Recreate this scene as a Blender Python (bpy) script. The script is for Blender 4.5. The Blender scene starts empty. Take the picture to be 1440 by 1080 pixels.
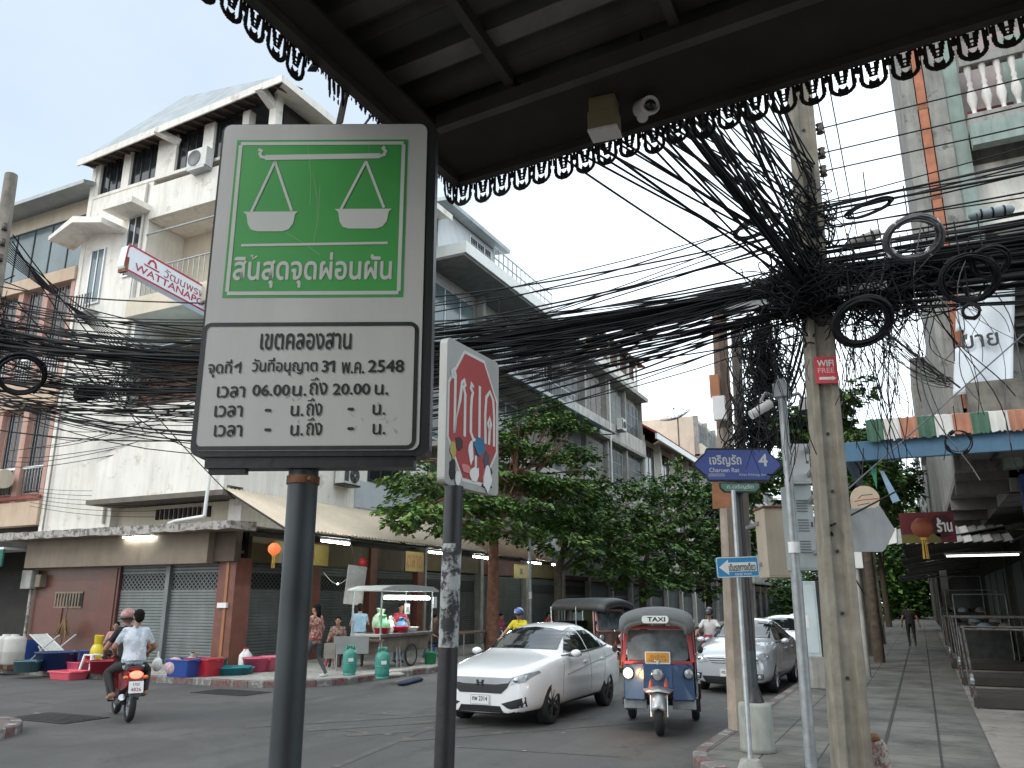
import bpy, bmesh, math, random
from mathutils import Vector, Matrix, Quaternion
from mathutils.bvhtree import BVHTree
S = bpy.context.scene
COL = S.collection
R_ = math.radians
rnd = random.Random(7)

# ------------------------------------------------------------------ camera
cam = bpy.data.cameras.new('camera'); camo = bpy.data.objects.new('camera', cam); COL.objects.link(camo)
camo.location = (0, 0, 1.85); camo.rotation_euler = (R_(90 + 15.25), 0, R_(26.15))
cam.sensor_width = 36; cam.lens = 36 * 1130 / 1440; cam.clip_start = 0.05; cam.clip_end = 3000
S.camera = camo
# ------------------------------------------------------------------ sky, sun, exposure
SUN_EL, SUN_AZ = 38.0, 215.0          # hazy evening, sun veiled behind the cloud
W = bpy.data.worlds.new('World'); S.world = W; W.use_nodes = True
nt = W.node_tree; bg = nt.nodes['Background']
sky = nt.nodes.new('ShaderNodeTexSky'); sky.sky_type = 'NISHITA'; sky.sun_disc = False
sky.sun_elevation = R_(SUN_EL); sky.sun_rotation = R_(SUN_AZ); sky.dust_density = 2.5; sky.air_density = 1.0
tc = nt.nodes.new('ShaderNodeTexCoord'); mp = nt.nodes.new('ShaderNodeMapping'); mp.inputs['Scale'].default_value = (1, 1, 2.2)
nz = nt.nodes.new('ShaderNodeTexNoise'); nz.inputs['Scale'].default_value = 1.6; nz.inputs['Detail'].default_value = 5
rp = nt.nodes.new('ShaderNodeValToRGB'); rp.color_ramp.elements[0].position = .25; rp.color_ramp.elements[1].position = .7
rp.color_ramp.elements[0].color = (.55, .55, .55, 1); rp.color_ramp.elements[1].color = (.9, .9, .9, 1)
mx = nt.nodes.new('ShaderNodeMix'); mx.data_type = 'RGBA'; mx.inputs[7].default_value = (11.6, 12.9, 13.6, 1)
nt.links.new(tc.outputs['Generated'], mp.inputs[0]); nt.links.new(mp.outputs[0], nz.inputs['Vector'])
dt = nt.nodes.new('ShaderNodeVectorMath'); dt.operation = 'DOT_PRODUCT'; dt.inputs[1].default_value = (-.72, .40, .57)   # a thin gap in the cloud up to the north-west
gp_ = nt.nodes.new('ShaderNodeMapRange'); gp_.interpolation_type = 'SMOOTHSTEP'; gp_.inputs[1].default_value = .70; gp_.inputs[2].default_value = .99; gp_.inputs[3].default_value = 1.0; gp_.inputs[4].default_value = .37
ml = nt.nodes.new('ShaderNodeMath'); ml.operation = 'MULTIPLY'
nt.links.new(tc.outputs['Generated'], dt.inputs[0]); nt.links.new(dt.outputs['Value'], gp_.inputs[0]); nt.links.new(gp_.outputs[0], ml.inputs[1])
nt.links.new(nz.outputs[0], rp.inputs[0]); nt.links.new(rp.outputs[0], ml.inputs[0]); nt.links.new(ml.outputs[0], mx.inputs[0])
nt.links.new(sky.outputs[0], mx.inputs[6]); nt.links.new(mx.outputs[2], bg.inputs[0])
bg.inputs[1].default_value = 0.12
sl = bpy.data.lights.new('sun', 'SUN'); sl.energy = 0.6; sl.angle = R_(14); sl.color = (1, .95, .88)
so = bpy.data.objects.new('sun', sl); COL.objects.link(so)
so.rotation_euler = (R_(90 - SUN_EL), 0, R_(180 - SUN_AZ) )
S.view_settings.view_transform = 'Standard'; S.view_settings.look = 'None'
S.view_settings.exposure = 0.52; S.view_settings.gamma = 1
S.render.engine = 'CYCLES'; S.cycles.max_bounces = 6; S.cycles.use_denoising = True

# ------------------------------------------------------------------ survey of the place: sight lines measured from the camera station
_th, _yw, _f = R_(15.25), R_(26.15), 1130.0
_F0 = Vector((-math.sin(_yw), math.cos(_yw), 0)); _Rt = Vector((math.cos(_yw), math.sin(_yw), 0)); _Z = Vector((0, 0, 1))
_F = _F0 * math.cos(_th) + _Z * math.sin(_th); _U = _Z * math.cos(_th) - _F0 * math.sin(_th); _C = Vector((0, 0, 1.85))
def _ray(x, y): return _F * _f + _Rt * (x - 720) + _U * (540 - y)
def gz(x, y, z=0.0): d = _ray(x, y); return _C + d * ((z - 1.85) / d.z)
def onY(x, y, Y): d = _ray(x, y); return _C + d * (Y / d.y)
def onX(x, y, X): d = _ray(x, y); return _C + d * (X / d.x)
def onD(x, y, D): d = _ray(x, y); return _C + d * (D / d.dot(_F0))

# ------------------------------------------------------------------ materials
_mats = {}
def M(name, col, rough=.75, metal=0., var=.16, scale=2.5, bump=0., bscale=30., streak=0., scol=(.05, .045, .04), patch=0., pcol=None, emit=None, es=0., coat=0., spec=.5):
    if name in _mats: return _mats[name]
    m = bpy.data.materials.new(name); m.use_nodes = True; _mats[name] = m
    n, l = m.node_tree.nodes, m.node_tree.links; b = n['Principled BSDF']
    b.inputs['Roughness'].default_value = rough; b.inputs['Metallic'].default_value = metal
    b.inputs['Specular IOR Level'].default_value = spec
    if coat: b.inputs['Coat Weight'].default_value = coat; b.inputs['Coat Roughness'].default_value = .05
    if emit:
        b.inputs['Emission Color'].default_value = (*emit, 1); b.inputs['Emission Strength'].default_value = es
    geo = n.new('ShaderNodeNewGeometry'); vec = geo.outputs['Position']
    def noise(sc, det=4, v=vec, ro=.55):
        t = n.new('ShaderNodeTexNoise'); t.inputs['Scale'].default_value = sc; t.inputs['Detail'].default_value = det; t.inputs['Roughness'].default_value = ro
        l.new(v, t.inputs['Vector']); return t.outputs[0]
    def mixc(f, a, c):
        k = n.new('ShaderNodeMix'); k.data_type = 'RGBA'
        if isinstance(f, float): k.inputs[0].default_value = f
        else: l.new(f, k.inputs[0])
        for i, q in ((6, a), (7, c)):
            if isinstance(q, tuple): k.inputs[i].default_value = (*q[:3], 1)
            else: l.new(q, k.inputs[i])
        return k.outputs[2]
    def ramp(src, lo, hi, a=0., c=1.):
        k = n.new('ShaderNodeMapRange'); l.new(src, k.inputs[0])
        for i, q in ((1, lo), (2, hi), (3, a), (4, c)): k.inputs[i].default_value = q
        return k.outputs[0]
    c = tuple(col)
    out = None
    if var:
        d = tuple(max(0, q * (1 - var)) for q in c); h = tuple(min(1, q * (1 + var)) for q in c)
        out = mixc(ramp(noise(scale, 6), .3, .7), d, h)
    else: out = c
    if patch:
        out = mixc(ramp(noise(scale * 1.7, 8, ro=.7), .60 - patch * .25, .66 - patch * .2), out, tuple(pcol or scol))
    if streak:
        q = n.new('ShaderNodeMapping'); q.inputs['Scale'].default_value = (3.2, 3.2, .35); l.new(vec, q.inputs[0])
        out = mixc(ramp(noise(1.4, 8, q.outputs[0], .7), .45, .78, 0., streak), out, tuple(scol))
    if isinstance(out, tuple): b.inputs['Base Color'].default_value = (*out, 1)
    else: l.new(out, b.inputs['Base Color'])
    if bump:
        k = n.new('ShaderNodeBump'); k.inputs['Strength'].default_value = bump; k.inputs['Distance'].default_value = .02
        l.new(noise(bscale, 5), k.inputs['Height']); l.new(k.outputs[0], b.inputs['Normal'])
    return m
def Mbrick(name, c1, c2, mortar, w, h, msz=.01, rough=.7, wall=True, off=.5, bump=.3, dirt=.25):
    m = bpy.data.materials.new(name); m.use_nodes = True; _mats[name] = m
    n, l = m.node_tree.nodes, m.node_tree.links; b = n['Principled BSDF']; b.inputs['Roughness'].default_value = rough
    geo = n.new('ShaderNodeNewGeometry'); sp = n.new('ShaderNodeSeparateXYZ'); l.new(geo.outputs['Position'], sp.inputs[0])
    cb = n.new('ShaderNodeCombineXYZ')
    if wall:
        ad = n.new('ShaderNodeMath'); l.new(sp.outputs[0], ad.inputs[0]); l.new(sp.outputs[1], ad.inputs[1]); l.new(ad.outputs[0], cb.inputs[0]); l.new(sp.outputs[2], cb.inputs[1])
    else:
        l.new(sp.outputs[0], cb.inputs[0]); l.new(sp.outputs[1], cb.inputs[1])
    t = n.new('ShaderNodeTexBrick'); l.new(cb.outputs[0], t.inputs['Vector']); t.offset = off
    t.inputs['Color1'].default_value = (*c1, 1); t.inputs['Color2'].default_value = (*c2, 1); t.inputs['Mortar'].default_value = (*mortar, 1)
    t.inputs['Scale'].default_value = 1; t.inputs['Brick Width'].default_value = w; t.inputs['Row Height'].default_value = h; t.inputs['Mortar Size'].default_value = msz; t.inputs['Mortar Smooth'].default_value = .2
    nz = n.new('ShaderNodeTexNoise'); nz.inputs['Scale'].default_value = 1.3; nz.inputs['Detail'].default_value = 7; nz.inputs['Roughness'].default_value = .65; l.new(geo.outputs['Position'], nz.inputs['Vector'])
    mr = n.new('ShaderNodeMapRange'); l.new(nz.outputs[0], mr.inputs[0]); mr.inputs[1].default_value = .4; mr.inputs[2].default_value = .75; mr.inputs[3].default_value = 0; mr.inputs[4].default_value = dirt * 2
    mx = n.new('ShaderNodeMix'); mx.data_type = 'RGBA'; l.new(mr.outputs[0], mx.inputs[0]); l.new(t.outputs[0], mx.inputs[6]); mx.inputs[7].default_value = (mortar[0] * .6, mortar[1] * .6, mortar[2] * .6, 1)
    l.new(mx.outputs[2], b.inputs['Base Color'])
    bp = n.new('ShaderNodeBump'); bp.inputs['Strength'].default_value = bump; bp.inputs['Distance'].default_value = .004; bp.invert = True; l.new(t.outputs['Fac'], bp.inputs['Height']); l.new(bp.outputs[0], b.inputs['Normal'])
    return m
white = M('white_render', (.79, .755, .69), .85, var=.08, scale=.8, streak=.45, scol=(.36, .32, .27), patch=.07, pcol=(.58, .54, .48))
whitedirty = M('stained_white_render', (.62, .59, .55), .88, var=.14, scale=1.3, streak=.7, scol=(.14, .125, .11), bump=.15)
cream = M('cream_render', (.66, .58, .46), .85, var=.08, scale=1., streak=.3, scol=(.33, .28, .22))
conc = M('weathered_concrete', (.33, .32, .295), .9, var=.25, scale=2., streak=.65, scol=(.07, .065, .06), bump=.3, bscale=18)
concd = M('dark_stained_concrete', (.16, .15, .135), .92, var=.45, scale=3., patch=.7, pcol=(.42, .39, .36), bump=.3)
concpole = M('utility_pole_concrete', (.235, .212, .17), .88, var=.25, scale=5., streak=.85, scol=(.085, .075, .06), bump=.25, bscale=60)
pink = M('salmon_pink_paint', (.48, .29, .235), .8, var=.12, scale=2., streak=.35, scol=(.25, .12, .09))
peach = M('peach_render', (.54, .41, .30), .85, var=.1, scale=1.4, streak=.4, scol=(.28, .2, .14))
brownp = M('brown_pillar_paint', (.16, .055, .038), .5, var=.2, scale=3., streak=.3)
browntile = Mbrick('brown_wall_tile', (.135, .052, .038), (.115, .045, .034), (.085, .04, .032), .42, .32, .008, rough=.32, off=0., dirt=.18)
taupe = M('taupe_fascia_board', (.20, .158, .118), .75, var=.14, scale=2.2, streak=.4, scol=(.1, .08, .06))
shut = M('grey_shutter_metal', (.185, .20, .20), .45, .4, var=.12, scale=2., streak=.35)
shutd = M('dark_shutter_metal', (.10, .115, .115), .5, .4, var=.2, scale=1.6, streak=.35)
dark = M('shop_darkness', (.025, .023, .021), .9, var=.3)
black = M('black_rubber', (.018, .018, .019), .6, var=.3, scale=8)
blackpaint = M('black_paint', (.02, .02, .021), .45, var=.25, scale=6, bump=.1)
cablem = M('black_cable_sheath', (.012, .012, .014), .6, var=.4, scale=3., spec=.2)
cableg = M('grey_cable_sheath', (.10, .10, .105), .55, var=.3, scale=3.)
glassd = M('dark_window_glass', (.02, .024, .026), .08, var=.3, scale=.6, spec=.6)
glassb = M('bluish_window_glass', (.12, .165, .175), .12, var=.3, scale=.8, spec=.6)
alum = M('aluminium', (.55, .56, .57), .4, .8, var=.1)
galv = M('galvanised_steel', (.36, .38, .39), .5, .6, var=.18, scale=9, streak=.25, scol=(.12, .11, .1))
rust = M('rusty_steel', (.22, .105, .06), .85, .2, var=.4, scale=9, bump=.3)
tin = M('grey_tin_roof', (.36, .39, .40), .55, .4, var=.15, scale=1.5, streak=.3)
beigesheet = M('beige_awning_sheet', (.60, .50, .38), .6, var=.07, scale=1., streak=.3, scol=(.3, .22, .15))
greysheet = M('grey_awning_sheet', (.36, .35, .33), .6, .2, var=.1, scale=1., streak=.35, scol=(.2, .17, .14))
bluesheet = M('pale_blue_awning_sheet', (.36, .48, .56), .6, var=.08, streak=.2, scol=(.25, .3, .33))
wood = M('brown_timber', (.15, .085, .055), .8, var=.3, scale=3., streak=.5)
bark = M('tree_bark', (.10, .075, .055), .95, var=.35, scale=7., bump=.6, bscale=25)
tube_on = M('lit_fluorescent_tube', (.9, .95, .9), .4, var=0., emit=(.93, 1., .93), es=40.)
skin = M('skin', (.32, .17, .11), .55, var=.06)
hairm = M('black_hair', (.010, .008, .007), .85, var=.3, scale=20, spec=.15)
plastw = M('white_plastic', (.72, .72, .70), .4, var=.06)
signwhite = M('sign_white', (.66, .66, .63), .45, var=.06, scale=3., streak=.15, scol=(.35, .33, .3))

# ------------------------------------------------------------------ mesh builder
class MB:
    def __init__(s): s.v = []; s.f = []; s.m = []; s.s = []; s.mats = []
    def mi(s, m):
        if m not in s.mats: s.mats.append(m)
        return s.mats.index(m)
    def add(s, vs, fs, m, smooth=False, X=None):
        o = len(s.v); i = s.mi(m)
        s.v += [tuple(X @ Vector(p)) if X else tuple(p) for p in vs]
        for f in fs: s.f.append(tuple(q + o for q in f)); s.m.append(i); s.s.append(smooth)
        return s
    def box(s, a, b, m, X=None):
        x0, x1 = sorted((a[0], b[0])); y0, y1 = sorted((a[1], b[1])); z0, z1 = sorted((a[2], b[2]))
        return s.add([(x0, y0, z0), (x1, y0, z0), (x1, y1, z0), (x0, y1, z0), (x0, y0, z1), (x1, y0, z1), (x1, y1, z1), (x0, y1, z1)],
                     [(0, 3, 2, 1), (4, 5, 6, 7), (0, 1, 5, 4), (1, 2, 6, 5), (2, 3, 7, 6), (3, 0, 4, 7)], m, False, X)
    def tube(s, pts, r, m, n=8, smooth=True, cap=True, X=None, flat=1.):
        P = [Vector(p) for p in pts]; k = len(P); rr = r if isinstance(r, (list, tuple)) else [r] * k
        vs, fs = [], []; up = None
        for i in range(k):
            t = (P[min(i + 1, k - 1)] - P[max(i - 1, 0)])
            if t.length < 1e-9: t = Vector((0, 0, 1))
            t.normalize()
            if up is None:
                up = Vector((0, 0, 1)) if abs(t.z) < .9 else Vector((1, 0, 0))
            a = t.cross(up)
            if a.length < 1e-4: a = t.cross(Vector((0, 1, 0)))
            a.normalize(); b = a.cross(t); up = b
            for j in range(n):
                w = 2 * math.pi * j / n; vs.append(P[i] + (a * math.cos(w) + b * (math.sin(w) * flat)) * rr[i])
        for i in range(k - 1):
            for j in range(n):
                fs.append((i * n + j, i * n + (j + 1) % n, (i + 1) * n + (j + 1) % n, (i + 1) * n + j))
        s.add(vs, fs, m, smooth, X)
        if cap:
            s.add(vs[:n], [tuple(reversed(range(n)))], m, False, X); s.add(vs[-n:], [tuple(range(n))], m, False, X)
        return s
    def bar(s, a, b, w, h, m, X=None):
        a, b = Vector(a), Vector(b); t = (b - a); L = t.length; t.normalize()
        u = Vector((0, 0, 1)) if abs(t.z) < .95 else Vector((0, 1, 0)); x = t.cross(u).normalized(); y = x.cross(t)
        T = Matrix((x, t, y)).transposed().to_4x4(); T.translation = a
        return s.box((-w / 2, 0, -h / 2), (w / 2, L, h / 2), m, (X @ T) if X else T)
    def lathe(s, prof, m, n=16, X=None, smooth=True, arc=1.):
        vs, fs = [], []; k = len(prof); full = arc >= 1; nn = n if full else n + 1
        for j in range(nn):
            a = 2 * math.pi * arc * j / n
            for (r, z) in prof: vs.append((r * math.cos(a), r * math.sin(a), z))
        for j in range(n):
            j2 = (j + 1) % nn
            for i in range(k - 1): fs.append((j * k + i, j2 * k + i, j2 * k + i + 1, j * k + i + 1))
        return s.add(vs, fs, m, smooth, X)
    def ell(s, c, r, m, n=12, X=None, smooth=True):
        k = max(6, n // 2 + 2); prof = [(math.sin(math.pi * i / k), -math.cos(math.pi * i / k)) for i in range(k + 1)]
        T = Matrix.Translation(c) @ Matrix.Diagonal((r[0], r[1], r[2], 1)) if not isinstance(r, (int, float)) else Matrix.Translation(c) @ Matrix.Scale(r, 4)
        return s.lathe(prof, m, n, (X @ T) if X else T, smooth)
    def prism(s, poly, z0, z1, m, X=None, mside=None, smooth=False):
        n = len(poly); lo = [(p[0], p[1], z0) for p in poly]; hi = [(p[0], p[1], z1) for p in poly]
        s.add(lo, [tuple(reversed(range(n)))], m, False, X); s.add(hi, [tuple(range(n))], m, False, X)
        return s.add(lo + hi, [(i, (i + 1) % n, n + (i + 1) % n, n + i) for i in range(n)], mside or m, smooth, X)
    def quad(s, a, b, c, d, m, X=None): return s.add([a, b, c, d], [(0, 1, 2, 3)], m, False, X)
    def mesh(s, name):
        me = bpy.data.meshes.new(name); me.from_pydata(s.v, [], s.f)
        for m in s.mats: me.materials.append(m)
        me.polygons.foreach_set('material_index', s.m); me.polygons.foreach_set('use_smooth', s.s); me.update(); return me
    def build(s, name, parent=None, loc=None, bevel=0., solid=0., local=False, weld=False):
        me = s.mesh(name)
        if weld or bevel:
            bm = bmesh.new(); bm.from_mesh(me); bmesh.ops.remove_doubles(bm, verts=bm.verts, dist=1e-5); bm.to_mesh(me); bm.free()
        return link(name, me, parent, loc, bevel, solid, local)
def link(name, me, parent=None, loc=None, bevel=0., solid=0., local=False):
    o = bpy.data.objects.new(name, me); COL.objects.link(o)
    if bevel:
        q = o.modifiers.new('bevel', 'BEVEL'); q.width = bevel; q.segments = 2; q.limit_method = 'ANGLE'; q.angle_limit = R_(40)
    if solid:
        q = o.modifiers.new('solid', 'SOLIDIFY'); q.thickness = solid; q.offset = 0
    if parent:
        o.parent = parent
        if not local and not parent.parent: o.matrix_parent_inverse = parent.matrix_basis.inverted()
        elif not local: o.matrix_parent_inverse = (parent.parent.matrix_basis @ parent.matrix_parent_inverse @ parent.matrix_basis).inverted()
    if loc is not None: o.location = loc
    return o
def thing(name, label, cat, loc=(0, 0, 0), rz=0., group=None):
    o = bpy.data.objects.new(name, None); COL.objects.link(o); o.location = loc; o.rotation_euler = (0, 0, rz); o.empty_display_size = .1
    return tag(o, label, cat, group)
def tag(o, label, cat, group=None, kind=None):
    o['label'] = label; o['category'] = cat
    if group: o['group'] = group
    if kind: o['kind'] = kind
    return o
def struct(o, label=None, kind='structure'):
    o['kind'] = kind
    if label: o['label'] = label
    return o
def dup(root, loc=None, rz=None, label=None, group=None):
    r = root.copy(); COL.objects.link(r)
    if loc is not None: r.location = loc
    if rz is not None: r.rotation_euler = (0, 0, rz)
    if label: r['label'] = label
    if group: r['group'] = group
    for ch in root.children:
        c = ch.copy(); COL.objects.link(c); c.parent = r
        for g in ch.children:
            d = g.copy(); COL.objects.link(d); d.parent = c
    return r
def applied(o):
    dg = bpy.context.evaluated_depsgraph_get(); dg.update()
    return bpy.data.meshes.new_from_object(o.evaluated_get(dg))
def remove(o):
    bpy.data.objects.remove(o, do_unlink=True)
# lettering laid flat in a frame: x right, y up, z out of the surface
def letters(mb, txt, x, y, size, m, X, width=None, bold=0., align='CENTER', h=.0012, height=None, shear=0., z=0.):
    c = bpy.data.curves.new('lettering', 'FONT'); c.body = txt; c.align_x = align; c.align_y = 'CENTER'; c.size = 1; c.shear = shear; c.resolution_u = 3
    o = bpy.data.objects.new('lettering', c); COL.objects.link(o)
    me = applied(o); remove(o)
    if len(me.vertices) == 0: return
    xs = [v.co.x for v in me.vertices]; ys = [v.co.y for v in me.vertices]
    cx, cy = (min(xs) + max(xs)) / 2, (min(ys) + max(ys)) / 2
    sx = (width / (max(xs) - min(xs))) if width else size
    sy = (height / (max(ys) - min(ys))) if height else (size if size else sx)
    if align == 'LEFT': cx = min(xs)
    for k, (ox, oy) in enumerate(((0, 0), (bold, 0), (-bold, 0), (0, bold), (0, -bold)) if bold else ((0, 0),)):
        vs = [((v.co.x - cx + ox * .75) * sx + x, (v.co.y - cy + oy * .75) * sy + y, h + z + k * .00015) for v in me.vertices]
        mb.add(vs, [tuple(p.vertices) for p in me.polygons], m, False, X)
    bpy.data.meshes.remove(me)
def ribbon(mb, pts, w, m, X, z=.0012):
    P = [Vector((p[0], p[1])) for p in pts]; L = []; Rr = []
    for i in range(len(P)):
        t = (P[min(i + 1, len(P) - 1)] - P[max(i - 1, 0)]).normalized(); nn = Vector((-t.y, t.x)) * w / 2
        L.append(P[i] + nn); Rr.append(P[i] - nn)
    n = len(P); vs = [(p.x, p.y, z) for p in L] + [(p.x, p.y, z) for p in Rr]
    mb.add(vs, [(i, n + i, n + i + 1, i + 1) for i in range(n - 1)], m, False, X)
def rrect(x0, y0, x1, y1, r, n=5):
    out = []
    for (cx, cy, a0) in ((x1 - r, y1 - r, 0), (x0 + r, y1 - r, 90), (x0 + r, y0 + r, 180), (x1 - r, y0 + r, 270)):
        for i in range(n + 1):
            a = R_(a0 + 90 * i / n); out.append((cx + r * math.cos(a), cy + r * math.sin(a)))
    return out
def frame(origin, xdir, ydir):
    x = Vector(xdir).normalized(); y = Vector(ydir).normalized(); z = x.cross(y).normalized(); y = z.cross(x)
    T = Matrix((x, y, z)).transposed().to_4x4(); T.translation = Vector(origin); return T
# ================================================================== SETTING: road, pavements, kerbs
def road_mat():
    m = bpy.data.materials.new('worn_asphalt'); m.use_nodes = True; n, l = m.node_tree.nodes, m.node_tree.links; b = n['Principled BSDF']; b.inputs['Roughness'].default_value = .82
    g = n.new('ShaderNodeNewGeometry')
    def no(sc, det, ro=.6, dist=0.):
        t = n.new('ShaderNodeTexNoise'); t.inputs['Scale'].default_value = sc; t.inputs['Detail'].default_value = det; t.inputs['Roughness'].default_value = ro; t.inputs['Distortion'].default_value = dist; l.new(g.outputs['Position'], t.inputs['Vector']); return t.outputs[0]
    def ra(src, a, c, o0, o1):
        k = n.new('ShaderNodeMapRange'); l.new(src, k.inputs[0]); k.inputs[1].default_value = a; k.inputs[2].default_value = c; k.inputs[3].default_value = o0; k.inputs[4].default_value = o1; return k.outputs[0]
    def mi(f, a, c):
        k = n.new('ShaderNodeMix'); k.data_type = 'RGBA'; l.new(f, k.inputs[0])
        for i, q in ((6, a), (7, c)):
            if isinstance(q, tuple): k.inputs[i].default_value = (*q, 1)
            else: l.new(q, k.inputs[i])
        return k.outputs[2]
    c = mi(ra(no(.35, 6), .35, .65, 0, 1), (.060, .058, .056), (.112, .107, .101))
    mpn = n.new('ShaderNodeMapping'); mpn.inputs['Scale'].default_value = (1.1, .05, 1); l.new(g.outputs['Position'], mpn.inputs[0]); tw = n.new('ShaderNodeTexNoise'); tw.inputs['Scale'].default_value = 1.6; tw.inputs['Detail'].default_value = 4; l.new(mpn.outputs[0], tw.inputs['Vector'])
    c = mi(ra(tw.outputs[0], .5, .68, 0, .5), c, (.045, .044, .043))
    c = mi(ra(no(60, 3, .7), .35, .7, 0, .55), c, (.04, .039, .04)); c = mi(ra(no(140, 2), .60, .75, 0, .5), c, (.17, .165, .16))
    v = n.new('ShaderNodeTexVoronoi'); v.feature = 'DISTANCE_TO_EDGE'; v.inputs['Scale'].default_value = .32
    nd = n.new('ShaderNodeTexNoise'); nd.inputs['Scale'].default_value = 1.2; nd.inputs['Detail'].default_value = 6; l.new(g.outputs['Position'], nd.inputs['Vector'])
    va = n.new('ShaderNodeVectorMath'); va.operation = 'MULTIPLY_ADD'; l.new(nd.outputs[1], va.inputs[0]); va.inputs[1].default_value = (1.6, 1.6, 0); l.new(g.outputs['Position'], va.inputs[2]); l.new(va.outputs[0], v.inputs['Vector'])
    c = mi(ra(v.outputs['Distance'], .002, .006, .45, 0), c, (.025, .025, .026))
    c = mi(ra(no(1.1, 8, .7), .60, .70, 0, .6), c, (.036, .034, .032)); c = mi(ra(no(.16, 9, .75, 1.5), .52, .60, 0, .55), c, (.115, .11, .104))
    l.new(c, b.inputs['Base Color']); l.new(ra(no(.7, 5), .3, .7, .62, .95), b.inputs['Roughness'])
    bp = n.new('ShaderNodeBump'); bp.inputs['Strength'].default_value = .35; bp.inputs['Distance'].default_value = .01; l.new(no(120, 3), bp.inputs['Height']); l.new(bp.outputs[0], b.inputs['Normal'])
    return m
asphalt = road_mat()
def faded(name, col, lo, hi):
    m = bpy.data.materials.new(name); m.use_nodes = True; n, l = m.node_tree.nodes, m.node_tree.links; b = n['Principled BSDF']; b.inputs['Roughness'].default_value = .8
    g = n.new('ShaderNodeNewGeometry'); t = n.new('ShaderNodeTexNoise'); t.inputs['Scale'].default_value = 3.5; t.inputs['Detail'].default_value = 9; t.inputs['Roughness'].default_value = .75; l.new(g.outputs['Position'], t.inputs['Vector'])
    k = n.new('ShaderNodeMapRange'); l.new(t.outputs[0], k.inputs[0]); k.inputs[1].default_value = lo; k.inputs[2].default_value = hi
    x = n.new('ShaderNodeMix'); x.data_type = 'RGBA'; l.new(k.outputs[0], x.inputs[0]); x.inputs[6].default_value = (.072, .071, .070, 1); x.inputs[7].default_value = (*col, 1); l.new(x.outputs[2], b.inputs['Base Color']); return m
yellowline = faded('worn_yellow_road_paint', (.20, .16, .085), .50, .76)
whiteline = faded('worn_white_road_paint', (.34, .33, .32), .5, .7)
q = MB(); q.quad((-600, -600, 0), (600, -600, 0), (600, 900, 0), (-600, 900, 0), asphalt); struct(q.build('road'), 'grey worn asphalt road through the crossing')
paver = Mbrick('grey_paver', (.20, .19, .165), (.15, .145, .13), (.05, .046, .042), .62, .62, .012, rough=.8, wall=False, off=0., bump=.5, dirt=.45)
paverred = Mbrick('reddish_paver', (.23, .17, .15), (.19, .155, .14), (.06, .05, .05), .4, .4, .012, rough=.85, wall=False, off=0., bump=.4, dirt=.3)
kred = M('red_kerb_paint', (.17, .045, .045), .8, var=.3, scale=5., patch=.7, pcol=(.14, .12, .11))
kwhite = M('white_kerb_paint', (.33, .32, .30), .8, var=.2, scale=5., patch=.8, pcol=(.16, .15, .14))
KH = .15
def arc(cx, cy, r, a0, a1, n=10): return [(cx + r * math.cos(R_(a0 + (a1 - a0) * i / n)), cy + r * math.sin(R_(a0 + (a1 - a0) * i / n))) for i in range(n + 1)]
def kerb_and_walk(name, outline, closed_far, mat, label, blocks=.6, plain=False):
    """outline: kerb line points in order (road on the right-hand side); closed_far: the rest of the pavement polygon"""
    P = [Vector((p[0], p[1])) for p in outline]
    # resample
    out = [P[0]]; k = MB(); s_acc = 0; i = 0; seg = 0
    pts = []
    for a, b in zip(P, P[1:]):
        L = (b - a).length; n = max(1, round(L / blocks))
        for j in range(n): pts.append(a.lerp(b, j / n))
    pts.append(P[-1])
    def nrm(i):
        t = (pts[min(i + 1, len(pts) - 1)] - pts[max(i - 1, 0)]).normalized(); return Vector((-t.y, t.x))
    inner = [pts[i] + nrm(i) * .16 for i in range(len(pts))]
    for i in range(len(pts) - 1):
        m = conc if plain else (kred, kwhite)[i // 1 % 2]
        a, b, c, d = pts[i], pts[i + 1], inner[i + 1], inner[i]
        g = .006
        t = (b - a).normalized() * g; a2, b2 = a + t, b - t; t2 = (c - d).normalized() * g; d2, c2 = d + t2, c - t2
        vs = [(a2.x, a2.y, 0), (b2.x, b2.y, 0), (c2.x, c2.y, 0), (d2.x, d2.y, 0), (a2.x, a2.y, KH - .02), (b2.x, b2.y, KH - .02)]
        ia, ib = a2.lerp(d2, .12), b2.lerp(c2, .12)
        vs += [(ia.x, ia.y, KH), (ib.x, ib.y, KH), (c2.x, c2.y, KH), (d2.x, d2.y, KH)]
        k.add(vs, [(0, 1, 5, 4), (4, 5, 7, 6), (6, 7, 8, 9), (0, 4, 6, 9, 3), (1, 2, 8, 7, 5), (2, 3, 9, 8)], m)
    ko = k.build(name + '_kerb'); ko.name = 'kerb'; struct(ko, label[0])
    poly = [(p.x, p.y) for p in inner] + closed_far
    w = MB(); w.prism(poly, -.05, KH - .006, mat); wo = w.build('pavement'); struct(wo, label[1]); return wo
# right-hand pavement beyond the side street (kerb on its west and south)
kerb_and_walk('a', [(-2.68, 260), (-2.68, 11.0)] + arc(-.9, 10.6, 1.78, 178, 268, 8) + [(30, 8.8)], [(30, 9.2), (30, 260)], paver, ('red and white painted kerb of the right pavement', 'grey paved footway under the right shop awnings'))
# far left corner
kerb_and_walk('b', [(-70, 14.7), (-14.4, 14.7)] + arc(-14.3, 16.7, 2.0, -90, 0, 8) + [(-12.3, 260)], [(-12.6, 260), (-70, 260)], conc, ('red and white kerb round the far left corner', 'concrete footway in front of the left shops'))
# near left corner
kerb_and_walk('c', [(-11.75, -40), (-11.75, 7.4)] + arc(-12.95, 7.4, 1.2, 0, 90, 8) + [(-70, 8.6)], [(-70, -40)], paverred, ('red and white kerb of the near left corner', 'pavement of the near left corner'))
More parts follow.
